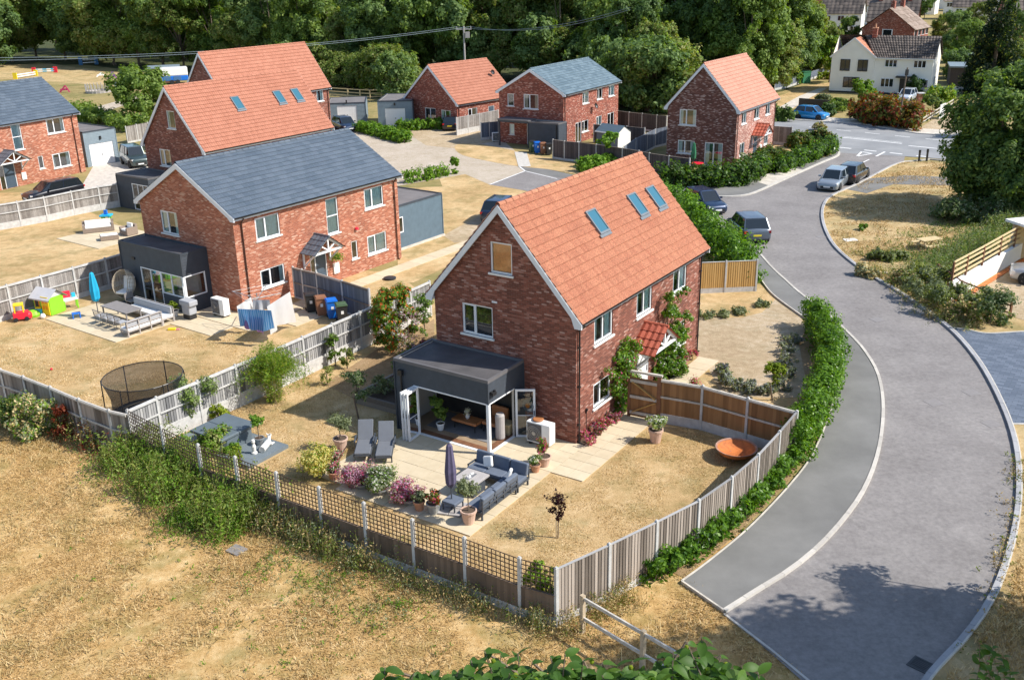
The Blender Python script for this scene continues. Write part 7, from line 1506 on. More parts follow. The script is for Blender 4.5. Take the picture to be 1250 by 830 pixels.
# ---------------------------------------------------------------- white house
wb_ = G(1134, 117.5); wa = math.radians(150); t = thing('white_house', 'cream rendered house with dark tiled roof and cross gable beyond the main road', 'house', wb_, 0)
WT = Matrix.Rotation(math.radians(-30), 4, 'Z')   # x runs to the right along the front; origin at right front corner
t.rotation_euler.z = math.radians(-30); Lm, Dp, He, Hr = 7.3, 6.6, 4.75, 7.3; gw = 5.6; gx0, gx1 = -Lm-gw, -Lm
m = MB()
op = []
def wface(m, o, ux, poly):
    m.face([(o[0]+ux[0]*u, o[1]+ux[1]*u, z) for u, z in poly])
m.box(gx0+.02, -.0, .0, Dp, 0, He); m.face([(0, 0, He), (0, Dp, He), (0, Dp/2, Hr-.1)]); m.face([(gx0+.02, 0, He), (gx0+.02, Dp, He), (gx0+.02, Dp/2, Hr-.1)][::-1])
m.face([(gx0, -.25, 0), (gx1, -.25, 0), (gx1, -.25, He), (gx0+gw/2, -.25, He+2.35), (gx0, -.25, He)]); m.face([(gx1, -.25, 0), (gx1, 0, 0), (gx1, 0, He), (gx1, -.25, He)]); m.face([(gx0, -.25, 0), (gx0, -.25, He), (gx0, .1, He), (gx0, .1, 0)])
m.build('wall', 'render_cream', t)
m = MB(); m.box(gx0-.02, .02, -.28, .0, 0, .22); m.box(-.0, .02, 0, Dp, 0, .22); m.build('plinth', 'black_metal', t)
def troof(m, p00, p10, p11, p01, nr, nc):   # eave-left, eave-right, ridge-right, ridge-left
    a, b, c, d = map(Vector, (p00, p10, p11, p01)); nv = (b-a).cross(d-a).normalized()
    for i in range(nr):
        for j in range(nc):
            f = lambda s, r: (a.lerp(b, s)).lerp(d.lerp(c, s), r); s0, s1 = j/nc, (j+1)/nc; sm = (s0+s1)/2; r0, r1 = i/nr, (i+1)/nr; tt = R.random()
            lo0, lom, lo1 = f(s0, r0)+nv*.05, f(sm, r0)+nv*.11, f(s1, r0)+nv*.05; h0, hm, h1 = f(s0, r1)+nv*.0, f(sm, r1)+nv*.06, f(s1, r1)+nv*.0
            m.face([lo0, lom, hm, h0], 0, tt); m.face([lom, lo1, h1, hm], 0, tt)
            m.face([f(s0, r0)-nv*.02, f(s1, r0)-nv*.02, lo1, lom, lo0], 0, tt)
m = MB(); gr = gx0+gw/2
troof(m, (gx1+.0, -.25, He-.05), (.25, -.3, He-.05), (.25, Dp/2, Hr), (gr+.6, Dp/2, Hr), 9, 26); troof(m, (.25, Dp+.3, He-.05), (gx0, Dp+.3, He-.05), (gx0, Dp/2, Hr), (.25, Dp/2, Hr), 9, 30)
m.build('roof_tiles', 'tile_brown', t, stuff=True)
m = MB(); troof(m, (gx1+.2, -.4, He-.1), (gx1+.2, Dp/2, He-.1), (gr, Dp/2, He+2.35), (gr, -.4, He+2.35), 8, 9); troof(m, (gx0-.2, Dp/2, He-.1), (gx0-.2, -.4, He-.1), (gr, -.4, He+2.35), (gr, Dp/2, He+2.35), 8, 9); m.build('gable_roof', 'tile_orange', t, stuff=True)
m = MB(); m.bar((gx1+.22, -.36, He-.12), (gr, -.36, He+2.38), .06, .2); m.bar((gx0-.22, -.36, He-.12), (gr, -.36, He+2.38), .06, .2); m.box(gx1, .25, -.4, -.3, He-.15, He-.05); m.build('barge_board', 'upvc', t)
m = MB(); m.box(gr+1.6, gr+2.2, Dp/2-.5, Dp/2+.1, Hr-1.5, Hr+1.0); m.build('chimney', 'brick_red', t); m = MB(); m.box(gr+1.55, gr+2.25, Dp/2-.55, Dp/2+.15, Hr+.9, Hr+1.02); m.tube((gr+1.9, Dp/2-.2, Hr+1.0), (gr+1.9, Dp/2-.2, Hr+1.5), .13, .1); m.build('chimney_pot', 'terracotta', t)
def wwin(u0, u1, z0, z1, y, panes, fm): 
    m = MB(); m.box(u0, u1, y-.03, y+.0, z0, z1, 1); f = .09
    for q in ((u0, u1, z0-.02, z0+f), (u0, u1, z1-f, z1)): m.box(q[0], q[1], y-.08, y-.03, q[2], q[3], 0)
    for k in range(panes+1): x = u0+(u1-u0-f)*k/panes; m.box(x, x+f, y-.078, y-.03, z0+f, z1-f, 0)
    m.build('window', [fm, 'car_glass'], t)
for u in (-11.7, -9.4): wwin(u, u+1.3, 2.9, 4.4, -.25, 2, 'black_metal')
wwin(-11.1, -9.0, .75, 2.1, -.25, 3, 'black_metal')
for u in (-5.7, -2.1): wwin(u-.3, u+1.3, 3.5, 4.5, 0, 3, 'upvc')
for u in (-6.2, -1.9): wwin(u-.1, u+1.6, .9, 2.1, 0, 3, 'upvc')
m = MB(); m.box(-3.85, -2.85, -.08, 0, 0, 2.1); m.box(-4.3, -2.5, -.9, 0, 2.25, 2.45); m.build('front_door', 'black_metal', t)
m = MB(); m.box(.0, .1, 2.4, 3.0, 1.2, 2.2); m.build('side_window', 'fascia_grey', t)
# telegraph poles and signs
t = thing('lamp_post', 'thin dark utility pole in front of the red hedge', 'pole', G(1096, 158)); m = MB(); m.tube((0, 0, 0), (.25, 0, 6.4), .11, .08); m.build('pole', 'bark', t); m = MB(); m.box(.1, .4, -.1, .1, 5.6, 6.2); m.build('lamp_head', 'black_metal', t)
for i, (x, y, lb_) in enumerate(((1121.5, 197.5, 'left one of two short dark verge posts at the junction'), (1131, 197, 'right one of two short dark verge posts at the junction'))):
    t = thing('verge_post', lb_, 'post', G(x, y), 0, 'verge posts at the junction'); m = MB(); m.box(-.07, .07, -.07, .07, 0, 1.1 if i else .95); m.box(-.1, .1, -.03, .03, .8, 1.05); m.build('post', 'black_metal', t)
t = thing('pillar', 'red brick pillar beside the white car', 'pillar', G(1122, 131)); m = MB(); m.box(-.35, .35, -.35, .35, 0, 1.6); m.build('shaft', 'brick_orange', t); m = MB(); m.box(-.42, .42, -.42, .42, 1.6, 1.72); m.build('cap', 'concrete', t)
t = thing('banner', 'white sheet fixed to the old rail fence by the drive', 'banner', G(1146, 146), .9); m = MB(); m.box(0, 1.9, -.03, .03, .1, 1.6); m.build('panel', 'linen_white', t)
t = thing('water_tank', 'dark green box beside the white-posted fence', 'tank', G(981, 101.5), .5); m = MB(); m.box(-.8, .8, -.6, .6, 0, 1.6); m.build('body', 'parasol_green', t, bevel=.05); m = MB(); m.box(-.85, .85, -.65, .65, 1.6, 1.7); m.build('lid', 'parasol_green', t)
t = thing('garden_bench', 'dark bench in front of the white house gable', 'bench', G(1030, 112), -.5); m = MB(); m.box(-.9, .9, -.25, .25, .4, .48); m.build('seat', 'wood_brown', t); m = MB(); m.box(-.9, .9, .2, .28, .48, .9); m.build('backrest', 'wood_brown', t)
t = thing('garden_wall', 'low dark wall in front of the white house lawn', 'wall', G(975, 130), 0); p = G(975, 130); q = G(1012, 133); m = MB(); m.bar((0, 0, .5), (q.x-p.x, q.y-p.y, .5), .2, 1.0); m.build('wall', 'black_metal', t)
# dark garages and cars right of the white house
t = thing('garage_block', 'long dark garage with pale doors right of the white house', 'garage', G(1158, 105), -.35); m = MB(); m.box(0, 14, 0, 6, 0, 2.5); m.build('wall', 'boards_dark', t); m = MB(); m.box(-.2, 14.2, -.3, 6.2, 2.5, 2.7); m.build('roof', 'cladding_grey', t)
for x in (5.2, 7.6): m = MB(); m.box(x, x+1.6, -.05, 0, 0, 2.1); m.build('door', 'fascia_grey', t)
t = thing('covered_boat', 'white sheeted heap on the grass right of the white house', 'cover', G(1172, 115), -.2); m = MB(); m.prism([(-2.6, -.9), (2.4, -1), (2.8, .8), (-2.2, 1)], 0, .9); m.build('cover', 'linen_white', t, bevel=.25)
t = thing('shed', 'red brick outbuilding with pale roof right of the white house', 'outbuilding', G(1156, 92), -.3); m = MB(); m.box(0, 6.5, 0, 4, 0, 2.8); m.build('wall', 'brick_red', t); m = MB(); m.box(-.3, 6.8, -.3, 4.3, 2.8, 3.0); m.build('roof', 'fascia_grey', t)
# ---------------------------------------------------------------- village houses far away
def village(px, py, w, d, he, hr, yaw, wall, roofm, label, chim=1, wins=3):
    """x along the ridge, right-hand long side towards the camera"""
    t = thing('village_house', label, 'house', G(px, py), yaw, 'village houses in the distance'); m = MB(); m.box(0, w, 0, d, 0, he)
    for x, s in ((0, -1), (w, 1)): m.face([(x, 0, he), (x, d, he), (x, d/2, hr)][::s])
    m.build('wall', wall, t); m = MB(); troof(m, (-.3, -.4, he-.15), (w+.3, -.4, he-.15), (w+.3, d/2, hr+.05), (-.3, d/2, hr+.05), 6, max(4, int(w/.9))); troof(m, (w+.3, d+.4, he-.15), (-.3, d+.4, he-.15), (-.3, d/2, hr+.05), (w+.3, d/2, hr+.05), 6, max(4, int(w/.9))); m.build('roof', roofm, t, stuff=True)
    for k in range(chim): x = w*(.2+.6*k/max(1, chim-1)) if chim > 1 else w*.5; m = MB(); m.box(x-.4, x+.4, d/2-.35, d/2+.35, hr-.8, hr+1.2); m.tube((x, d/2, hr+1.2), (x, d/2, hr+1.6), .13); m.build('chimney', 'brick_red', t)
    for k in range(wins):
        for z in ((1.0, 2.2), (3.3, 4.5)):
            if z[1] > he: continue
            x = w*(k+.5)/wins; m = MB(); m.box(x-.75, x+.75, -.06, -.0, z[0], z[1], 0); m.box(x-.65, x-.05, -.09, -.06, z[0]+.1, z[1]-.1, 1); m.box(x+.05, x+.65, -.09, -.06, z[0]+.1, z[1]-.1, 1); m.build('window', ['upvc', 'car_glass'], t)
    for z in ((3.3, 4.5),):
        if z[1] < he: m = MB(); m.box(-.06, 0, d*.4, d*.6, z[0], z[1], 0); m.box(-.09, -.06, d*.42, d*.58, z[0]+.1, z[1]-.1, 1); m.build('window', ['upvc', 'car_glass'], t)
yv = math.radians(-33)
village(1112, 68, 9, 9.5, 4.6, 8.2, math.radians(52), 'brick_red', 'tile_tan', 'brick house with weathered tan roof and chimneys above the white house', 2, 4)
village(1055, 60, 9, 8.5, 5.3, 9.0, math.radians(-25), 'brick_red', 'tile_brown', 'dark roofed brick house left of the tan roofed one', 2, 3)
village(1000, 44, 9, 7, 5, 8.5, math.radians(-25), 'render_white', 'tile_brown', 'white walled far house at the top left of the village', 1); village(1022, 30, 10, 7, 5, 8.6, math.radians(-30), 'render_white', 'tile_tan', 'pale far house with grey-tan roof near the top edge', 2)
village(1060, 22, 12, 8, 5, 8.6, math.radians(-20), 'render_white', 'tile_tan', 'wide pale house at the very top centre of the village', 2); village(1098, 18, 10, 8, 5, 8.4, math.radians(-30), 'render_cream', 'tile_brown', 'cream house at the very top behind the tan roof', 1)
village(985, 55, 7, 6, 4.5, 7.2, math.radians(45), 'brick_red', 'tile_orange', 'small red gabled house among trees left of the village', 0, 2); village(1150, 24, 9, 8, 5, 8.2, math.radians(-30), 'render_white', 'tile_tan', 'white gabled house left of the conifer top', 1)
village(1170, 14, 12, 9, 5, 8.6, math.radians(-20), 'render_white', 'tile_tan', 'broad white house at the top edge left of the conifer', 1); village(1222, 50, 14, 9, 5, 9, math.radians(-15), 'brick_red', 'tile_brown', 'long dark roofed house right of the conifer', 2, 4); village(1225, 18, 12, 8, 5, 8, math.radians(-20), 'render_white', 'tile_brown', 'far house at the top right corner', 1)
village(748, 52, 10, 8, 5.4, 9.4, math.radians(50), 'brick_red', 'tile_tan', 'brick house showing between the woodland trees at the top', 1, 2); village(878, 62, 7, 6, 4.6, 7.6, math.radians(20), 'brick_orange', 'tile_orange', 'small orange walled building glimpsed through the woodland', 0, 2)
village(1262, 98, 9, 7, 2.6, 4.6, math.radians(-30), 'boards_dark', 'tile_brown', 'low dark outbuilding roof at the right edge behind the tree', 0, 0)
for i, (x, y, w_v, rf_v, wl_v, lb_v) in enumerate(((1030, 16, 11, 'tile_tan', 'render_white', 'pale far house behind the first village row, left'), (1075, 10, 12, 'tile_brown', 'brick_red', 'brown far house at the very top, centre left'), (1120, 11, 12, 'tile_tan', 'render_white', 'white far house at the very top, centre right'), (1160, 34, 9, 'tile_brown', 'render_cream', 'cream house with brown roof between trees left of the conifer'), (1188, 8, 14, 'tile_tan', 'render_white', 'wide white house at the very top beside the conifer tip'), (985, 18, 11, 'tile_tan', 'brick_orange', 'orange walled far house at the top left of the village'), (1243, 34, 12, 'tile_tan', 'render_white', 'white far house near the top right corner'))):
    village(x, y, w_v, 8, 5, 8.4, math.radians(-24-5*(i % 3)), wl_v, rf_v, lb_v, 1)
for i, (x, y) in enumerate(((1087, 62), (1232, 66), (1205, 55))):
    t = thing('telegraph_pole', f'thin grey pole {["left of the dark village roof", "at the top right corner", "left of the top right corner"][i]}', 'pole', G(x, y)); m = MB(); m.tube((0, 0, 0), (0, 0, 9), .16, .1); m.build('pole', 'table_stone', t)
# electricity pole and wires
pp = G(566, 34, 9.0); t = thing('electricity_pole', 'grey electricity pole with crossarm rising above the bungalow roof', 'pole', (pp.x, pp.y, 0)); m = MB(); m.tube((0, 0, 0), (0, 0, 9.2), .16, .11); m.build('pole', 'table_stone', t); m = MB(); m.box(-1.1, 1.1, -.06, .06, 8.7, 8.85)
for x in (-1, 0, 1): m.tube((x, 0, 8.85), (x, 0, 9.15), .06)
m.build('crossarm', 'table_stone', t); m = MB(); m.box(.2, .8, -.3, .3, 7.6, 8.4); m.build('transformer', 'table_stone', t)
for k, (zo, lb_) in enumerate(((0, 'upper overhead wire crossing the woodland'), (-.0, 'lower overhead wire crossing the woodland'))):
    m = MB(); pts = []; off = (-1, 1)[k]; A0 = G(-40, 73+off*1.8, 9); Cc = Vector((pp.x+off, pp.y, 9.1)); D0 = G(770, 10.5+off*1.2, 12.6)
    for a, b in ((A0, Cc), (Cc, D0)):
        for q in range(12):
            f0, f1 = q/12, (q+1)/12; sg = lambda f: Vector((0, 0, -1.2*4*f*(1-f))) if (b-a).length < 60 else Vector((0, 0, -1.0*4*f*(1-f)))
            m.tube(a.lerp(b, f0)+sg(f0), a.lerp(b, f1)+sg(f1), .022, n=4, cap=False)
    o = m.build('overhead_wire', 'cladding_grey'); tag(o, lb_, 'wire', 'overhead wires')
# ---------------------------------------------------------------- paddock things
t = thing('horse_trailer', 'white and blue horse trailer beside the wooden stable', 'trailer', G(198, 104), .35); m = MB(); m.box(0, 4.2, 0, 2, .5, 1.3, 1); m.box(0, 4.2, 0, 2, 1.3, 2.6, 0); m.build('body', ['white_enamel', 'plastic_blue'], t, bevel=.12)
m = MB(); m.box(.3, 1.5, -.03, 0, .6, 1.25); m.box(1.9, 3.1, -.03, 0, .6, 1.25); m.build('panel', 'towel_blue', t)
for x in (1.6, 2.5):
    for y in (0, 2): m = MB(); m.tube((x, y-.1, .35), (x, y+.1, .35), .35, n=12); m.build('wheel', 'rubber', t)
t = thing('stable', 'dark timber stable with flat grey roof left of the horse trailer', 'stable', G(184, 102), .3); m = MB(); m.box(0, 4.6, 0, 4, 0, 2.3); m.build('wall', 'wood_brown', t); m = MB(); m.box(-.3, 4.9, -.4, 4.4, 2.3, 2.45); m.build('roof', 'cladding_grey', t)
t = thing('brushwood_pile', 'pile of pallets and timber in the paddock left of the trailer', 'wood pile', G(166, 106), .2); m = MB()
for i in range(46): x, y = R.uniform(-2.6, 2.6), R.uniform(-1.2, 1.2); m.bar((x, y, R.uniform(0, .6)), (x+R.uniform(-1, 1), y+R.uniform(-1, 1), R.uniform(.3, 1.7)), .09, .09)
m.build('timber', 'wood_post', t, stuff=True); m = MB(); m.box(-3.2, -1.6, -.6, .6, 0, .9); m.build('crate', 'fascia_grey', t)
t = thing('pen', 'small round dark slatted pen in the paddock', 'pen', G(121, 113), 0); m = MB()
for k in range(22): a = k*2*PI/22; m.tube((1.9*math.cos(a), 1.9*math.sin(a), 0), (1.9*math.cos(a), 1.9*math.sin(a), 1.3), .06, n=5)
m.lathe([(1.9, .0), (1.95, .35), (1.88, .35)], 22); m.build('slats', 'table_stone', t)
def jump(a, b, cpole, cw, label, h=.9):
    A_, B_ = G(*a), G(*b); t = thing('show_jump', label, 'horse jump', A_, 0, 'horse jumps in the paddock'); d = B_-A_
    for p in (Vector((0, 0, 0)), d): m = MB(); m.prism([(p.x-.35, p.y-.12), (p.x+.35, p.y-.12), (p.x+.35, p.y+.12), (p.x-.35, p.y+.12)], 0, h*1.2); m.build('wing', cw, t)
    for z in (h*.35, h*.75): m = MB(); n = 5; [m.tube(d*(k/n)+Vector((0, 0, z)), d*((k+1)/n)+Vector((0, 0, z)), .1, n=6, m=k % 2) for k in range(n)]; m.build('pole', [cpole, 'white_enamel'], t)
jump((19, 97), (44, 93), 'white_enamel', 'toy_yellow', 'horse jump with yellow wings and white poles'); jump((42, 90), (68, 89), 'toy_cyan', 'toy_red', 'horse jump with red wings and pale blue poles'); jump((99, 80), (118, 79), 'white_enamel', 'towel_blue', 'blue-winged white horse jump at the wood edge', 1.3)
for lb_, x, y, mt, hh in (('pink plastic jump wing in the paddock', 79, 113, 'petal_pink', 1.0), ('purple upright jump wing in the middle of the paddock', 137, 96, 'toy_purple', 1.1), ('white fallen jump stand in the paddock', 123, 94, 'white_enamel', .7)):
    t = thing('jump_wing', lb_, 'horse jump', G(x, y), .4); m = MB(); m.bar((-.7, 0, 0), (.2, 0, hh), .25, .2); m.bar((.7, 0, 0), (.2, 0, hh), .25, .2); m.box(-.6, .6, -.1, .1, hh*.3, hh*.55); m.build('frame', mt, t)
# shed in the far garden, corner house patio things
t = thing('garden_shed', 'small blue-grey shed with pale gable in the far garden', 'shed', G(727, 178.5), .0); a_, b_ = G(728, 180), G(754, 184); t.location = a_; t.rotation_euler.z = math.atan2(b_.y-a_.y, b_.x-a_.x); Ls = (b_-a_).length
m = MB(); m.box(0, Ls, 0, 1.9, 0, 1.7); m.build('wall', 'board_slate', t); m = MB(); m.face([(Ls+.01, 0, 0), (Ls+.01, 1.9, 0), (Ls+.01, 1.9, 1.7), (Ls+.01, .95, 2.25), (Ls+.01, 0, 1.7)]); m.build('gable', 'render_white', t)
m = MB(); m.face([(-.1, -.15, 1.62), (Ls+.1, -.15, 1.62), (Ls+.1, .95, 2.3), (-.1, .95, 2.3)]); m.face([(-.1, .95, 2.3), (Ls+.1, .95, 2.3), (Ls+.1, 2.05, 1.62), (-.1, 2.05, 1.62)]); m.build('roof', 'cladding_slate', t); m = MB(); m.box(-.1, Ls+.1, -.18, -.12, 1.55, 1.65); m.build('barge_board', 'upvc', t)
parasol(G2(846, 207), 'closed green parasol by the french doors of the corner house', 'parasol_green', 2.3, .2, False)
t = thing('garden_table', 'round table with red chairs on the corner house patio', 'table', G(851, 209.5)); m = MB(); m.lathe([(0, .7), (.55, .7), (.55, .75), (0, .75)], 16); m.build('table_top', 'toy_red', t); m = MB(); m.tube((0, 0, 0), (0, 0, .7), .06); m.build('leg', 'white_enamel', t)
t = thing('rotary_airer', 'white folded garden item against the corner house wall', 'airer', G(888, 205)); m = MB(); m.bar((0, 0, 0), (.3, 0, 1.3), .12, .3); m.bar((.5, 0, 0), (.2, 0, 1.3), .12, .3); m.build('frame', 'white_enamel', t)
outdoor_unit(G(496.5, 143.5), .3, 'white heat pump at the left corner of the bungalow', 'heat pumps on the gable walls'); outdoor_unit(G(607, 173), .2, 'white heat pump beside the dark slate panel at the far slate house', 'heat pumps on the gable walls')
# picnic table on the verge
t = thing('picnic_table', 'pale new wooden picnic table in the rough grass', 'picnic table', G(1133, 305), .35); 
for i in range(5): m = MB(); m.box(-.75, .75, -.37+.15*i, -.235+.15*i, .7, .74); m.build('top_board', 'wood_pale', t)
for y in (-.75, .55): m = MB(); m.box(-.75, .75, y, y+.25, .42, .46); m.build('seat', 'wood_pale', t)
for x in (-.55, .55): m = MB(); m.bar((x, -.6, 0), (x, -.1, .7), .04, .1); m.bar((x, .6, 0), (x, .1, .7), .04, .1); m.box(x-.02, x+.02, -.75, .8, .34, .42); m.build('leg', 'wood_pale', t)
t = thing('stone_slab', 'flat pale stone lying on the dry verge', 'stone', G(1037, 294), .3); m = MB(); m.prism([(-.5, -.3), (.4, -.35), (.55, .2), (-.3, .35)], 0, .08); m.build('slab', 'stone_white', t)
t = thing('stone_slab', 'flat grey cover at the kerb below the scrub', 'stone', (*G2(1074, 335), .05), .5); m = MB(); m.prism([(-.4, -.25), (.4, -.25), (.4, .25), (-.4, .25)], 0, .06); m.build('slab', 'table_stone', t)
t = thing('stone_slab', 'grey slab lying on the dry field below the trellis fence', 'stone', (*G2(289, 672), .0), .9); m = MB(); m.prism([(-.22, -.3), (.25, -.25), (.2, .3), (-.25, .25)], 0, .05); m.build('slab', 'table_grey', t)
# drains and covers in the road
t = thing('road_gully', 'black iron gully grate by the kerb in the road shade', 'drain', (*G2(1123, 812), .034), .75); m = MB(); m.box(-.26, .26, -.26, -.2, 0, .012); m.box(-.26, .26, .2, .26, 0, .012); m.box(-.26, -.2, -.2, .2, 0, .012); m.box(.2, .26, -.2, .2, 0, .012); m.build('frame', 'black_metal', t)
for i in range(6): m = MB(); m.box(-.19+i*.066, -.15+i*.066, -.2, .2, 0, .01); m.build('bar', 'black_metal', t)
for i, (x, y, s, lb_) in enumerate(((1140, 492, .32, 'round'), (1186, 480, .3, 'r'), (1210, 518, .3, 'r'), (1071, 391, .3, ''), (1003, 290, .3, ''))):
    t = thing('manhole_cover', f'square iron cover set in the estate road, {["opposite the block paving", "nearest the block paving", "right of the pair", "by the upper bend", "under the kerb bend"][i]}', 'cover', (*G2(x, y), .03), .3); m = MB(); m.box(-s, s, -s, s, 0, .006); m.build('lid', 'table_grey', t)
# ---------------------------------------------------------------- dry grass, weeds, leaf litter, foreground tree
def scatter(poly, n, seed):
    g = np.random.default_rng(seed); p = np.array(poly); lo, hi = p.min(0), p.max(0); X = g.uniform(lo[0], hi[0], n*3); Y = g.uniform(lo[1], hi[1], n*3); k = inside(poly, X, Y); return np.stack([X[k], Y[k]], 1)[:n], g
def stuffed(o, label, cat): o['kind'] = 'stuff'; return tag(o, label, cat)
def density(XY, g, sc, thr, seed):
    """keep points where a cheap sum of sines is high: gives tufts and bare patches"""
    r = np.random.default_rng(seed); v = np.zeros(len(XY))
    for i in range(9): a = r.uniform(0, 6.28); k = sc*r.uniform(.5, 3.2); v += np.sin((XY[:, 0]*math.cos(a)+XY[:, 1]*math.sin(a))*k+r.uniform(0, 6.28))
    return XY[(v/3+g.normal(size=len(XY))*.35) > thr]
fieldp = [G2(*p) for p in ((-40, 470), (100, 540), (160, 560), (290, 620), (440, 690), (680, 775), (700, 750), (840, 700), (880, 745), (1000, 840), (1000, 1000), (-300, 1000), (-300, 560))]
XY, g = scatter(fieldp, 230000, 1); XY = density(XY, g, 1.4, -.25, 3)
stuffed(inst('dry_grass', blade_mesh('dry_grass', XY, .05, .03, 'blade_dry', 1.5, 2, .004)), 'parched straw-coloured grass of the field in front of the fence', 'dry grass')
XY, g = scatter(fieldp, 60000, 6); XY = density(XY, g, .8, .45, 9)
stuffed(inst('grass_tufts', blade_mesh('grass_tufts', XY, .15, .035, 'leaf_straw', .9, 5, .004)), 'taller straw tufts scattered over the dry field', 'dry grass')
lawnp = [(-16.4, 36.6), (-9, 31.4), (1.1, 24.1), (5.6, 28.8), (9.9, 33.0), (8.5, 38), (-1, 35), (-4, 41), (-9, 43)]
XY, g = scatter(lawnp, 90000, 2); hx = LM(0, 0); cc, ss = math.cos(YM), math.sin(YM); dx, dy = XY[:, 0]-hx[0], XY[:, 1]-hx[1]; lx, ly = dx*cc+dy*ss, -dx*ss+dy*cc
keep = ~(((lx > -7.5) & (lx < .3) & (ly > -3.8) & (ly < 3.8)) | ((lx > -2.4) & (ly > -5.1) & (ly < 4)) | ((lx > -8.1) & (lx < -5.8) & (ly > 6) & (ly < 10.6))); XY = density(XY[keep], g, 1.2, -.5, 4)
stuffed(inst('lawn_grass', blade_mesh('lawn_grass', XY, .04, .025, 'blade_dry', .9, 6, .008)), 'short sun-bleached grass on the lawn of the orange roof house', 'dry grass')
XY, g = scatter([LB(x, y) for x, y in ((-14, -16), (-1, -7), (-1, -6), (-7, -2), (-6.5, 5), (-5, 9), (-16, -2))], 40000, 12)
stuffed(inst('lawn_grass', blade_mesh('lawn_grass', density(XY, g, 1.2, -.2, 14), .05, .03, 'blade_dry', .9, 16, .008)), 'short bleached grass on the slate house lawn', 'dry grass')
# green flush along the trellis and weed bank
def weeds(name, label, line, width, n, h, mats, leaf, seed, spire=.5, off=0, cat='weeds'):
    """stands of leafy stems along a line: stems plus leaves up each stem"""
    P = [Vector(G2(*p)) for p in line]; seg = [(b-a).length for a, b in zip(P, P[1:])]; g = np.random.default_rng(seed); C = []; tp = []; m = MB()
    cl = g.uniform(0, sum(seg), max(4, int(sum(seg)*1.3)))
    for i in range(n):
        s = (cl[g.integers(len(cl))]+g.normal()*.35) if g.random() < .7 else g.uniform(0, sum(seg)); s = min(max(s, 0), sum(seg)-.01); k = 0
        while s > seg[k]: s -= seg[k]; k += 1
        d = (P[k+1]-P[k]).normalized(); nn = Vector((-d.y, d.x)); p = P[k]+d*s+nn*(off+g.normal()*width*.5); hh = h*g.uniform(.35, 1.15); lx_, ly_ = g.normal()*.22*hh, g.normal()*.22*hh; nl = int(5+hh*15); mi = g.integers(len(mats))
        for q in range(nl): f = (q+g.random())/nl; w = .16*(1.15-f*.85)*min(1, hh+.3); C.append((p.x+lx_*f+g.normal()*w, p.y+ly_*f+g.normal()*w, .02+hh*f)); tp.append(mi)
        if g.random() < .45: m.tube((p.x, p.y, 0), (p.x+lx_, p.y+ly_, hh), .008, .004, 3, cap=False)
    o = inst(name, leaf_mesh(name, C, leaf, mats, tp, up=.3, aspect=.38, seed=seed)); stuffed(o, label, cat); m.build('stems', 'leaf_straw', o, stuff=True)
weeds('weed_bank', 'dense green brambles and nettles against the left end of the trellis', [(150, 560), (205, 590), (260, 620), (310, 640)], 1.5, 1500, 1.25, ['leaf_weed', 'leaf_weed', 'leaf_bright', 'leaf_tree'], .06, 1, cat='brambles')
weeds('weed_bank', 'low bright green ground cover in front of the brambles', [(215, 630), (255, 645), (300, 655)], 1.1, 480, .4, ['leaf_laurel', 'leaf_bright', 'leaf_weed'], .05, 2, cat='brambles')
weeds('weed_bank', 'tall mixed weeds along the middle of the trellis fence', [(310, 635), (360, 655), (420, 685), (480, 705)], .55, 600, .9, ['leaf_weed', 'leaf_grey', 'leaf_weed', 'leaf_straw'], .045, 3)
weeds('weed_bank', 'sparse weeds at the foot of the right half of the trellis fence', [(480, 705), (540, 728), (600, 748), (665, 768)], .5, 330, .7, ['leaf_weed', 'leaf_grey', 'leaf_straw'], .04, 4)
weeds('weed_bank', 'green patches spreading into the dry field below the trellis', [(330, 680), (390, 700), (460, 730), (520, 760)], 1.6, 420, .22, ['leaf_weed', 'leaf_bright', 'leaf_grey'], .045, 5)
weeds('weed_bank', 'dark weeds along the board fence left of the trellis', [(55, 510), (90, 530), (125, 545), (158, 560)], .8, 480, 1.0, ['leaf_weed', 'leaf_dark', 'leaf_rust', 'leaf_straw'], .05, 6)
weeds('weed_bank', 'straw weeds and thistles around the fence corner post', [(665, 775), (700, 772), (740, 745), (775, 730)], .7, 330, .65, ['leaf_straw', 'leaf_straw', 'leaf_weed'], .035, 7)
weeds('weed_bank', 'rough green growth between picnic table and rail fence', [(1085, 325), (1120, 325), (1160, 312), (1200, 292), (1250, 270)], 1.8, 900, .35, ['leaf_dark', 'leaf_tree_blue', 'leaf_grey'], .06, 8, cat='rough grass')
weeds('weed_bank', 'rough green growth around the picnic table', [(1075, 318), (1110, 300), (1150, 285), (1190, 272)], 2.0, 600, .3, ['leaf_dark', 'leaf_weed', 'leaf_tree_blue'], .06, 9, cat='rough grass')
weeds('weed_bank', 'tall continuous green growth behind the white retaining wall', [(1148, 345), (1185, 322), (1225, 298), (1262, 276)], 1.1, 1700, 1.1, ['leaf_tree_blue', 'leaf_dark', 'leaf_grey'], .065, 13, cat='rough grass', off=.9)
weeds('weed_bank', 'dry and grey weeds along the kerb below the scrub', [(1058, 325), (1100, 352), (1150, 390), (1195, 402)], 1.0, 600, .5, ['leaf_straw', 'leaf_grey', 'leaf_weed'], .05, 10)
weeds('weed_bank', 'straw-coloured weeds on the verge at the bottom right', [(1248, 560), (1235, 640), (1215, 740), (1180, 800)], .5, 160, .3, ['leaf_straw', 'leaf_weed', 'leaf_straw'], .05, 11)
weeds('weed_bank', 'scattered low green weeds in the dry field at the bottom left', [(60, 640), (180, 700), (300, 740), (420, 790), (560, 790)], 3.2, 130, .16, ['leaf_weed', 'leaf_bright'], .045, 14)
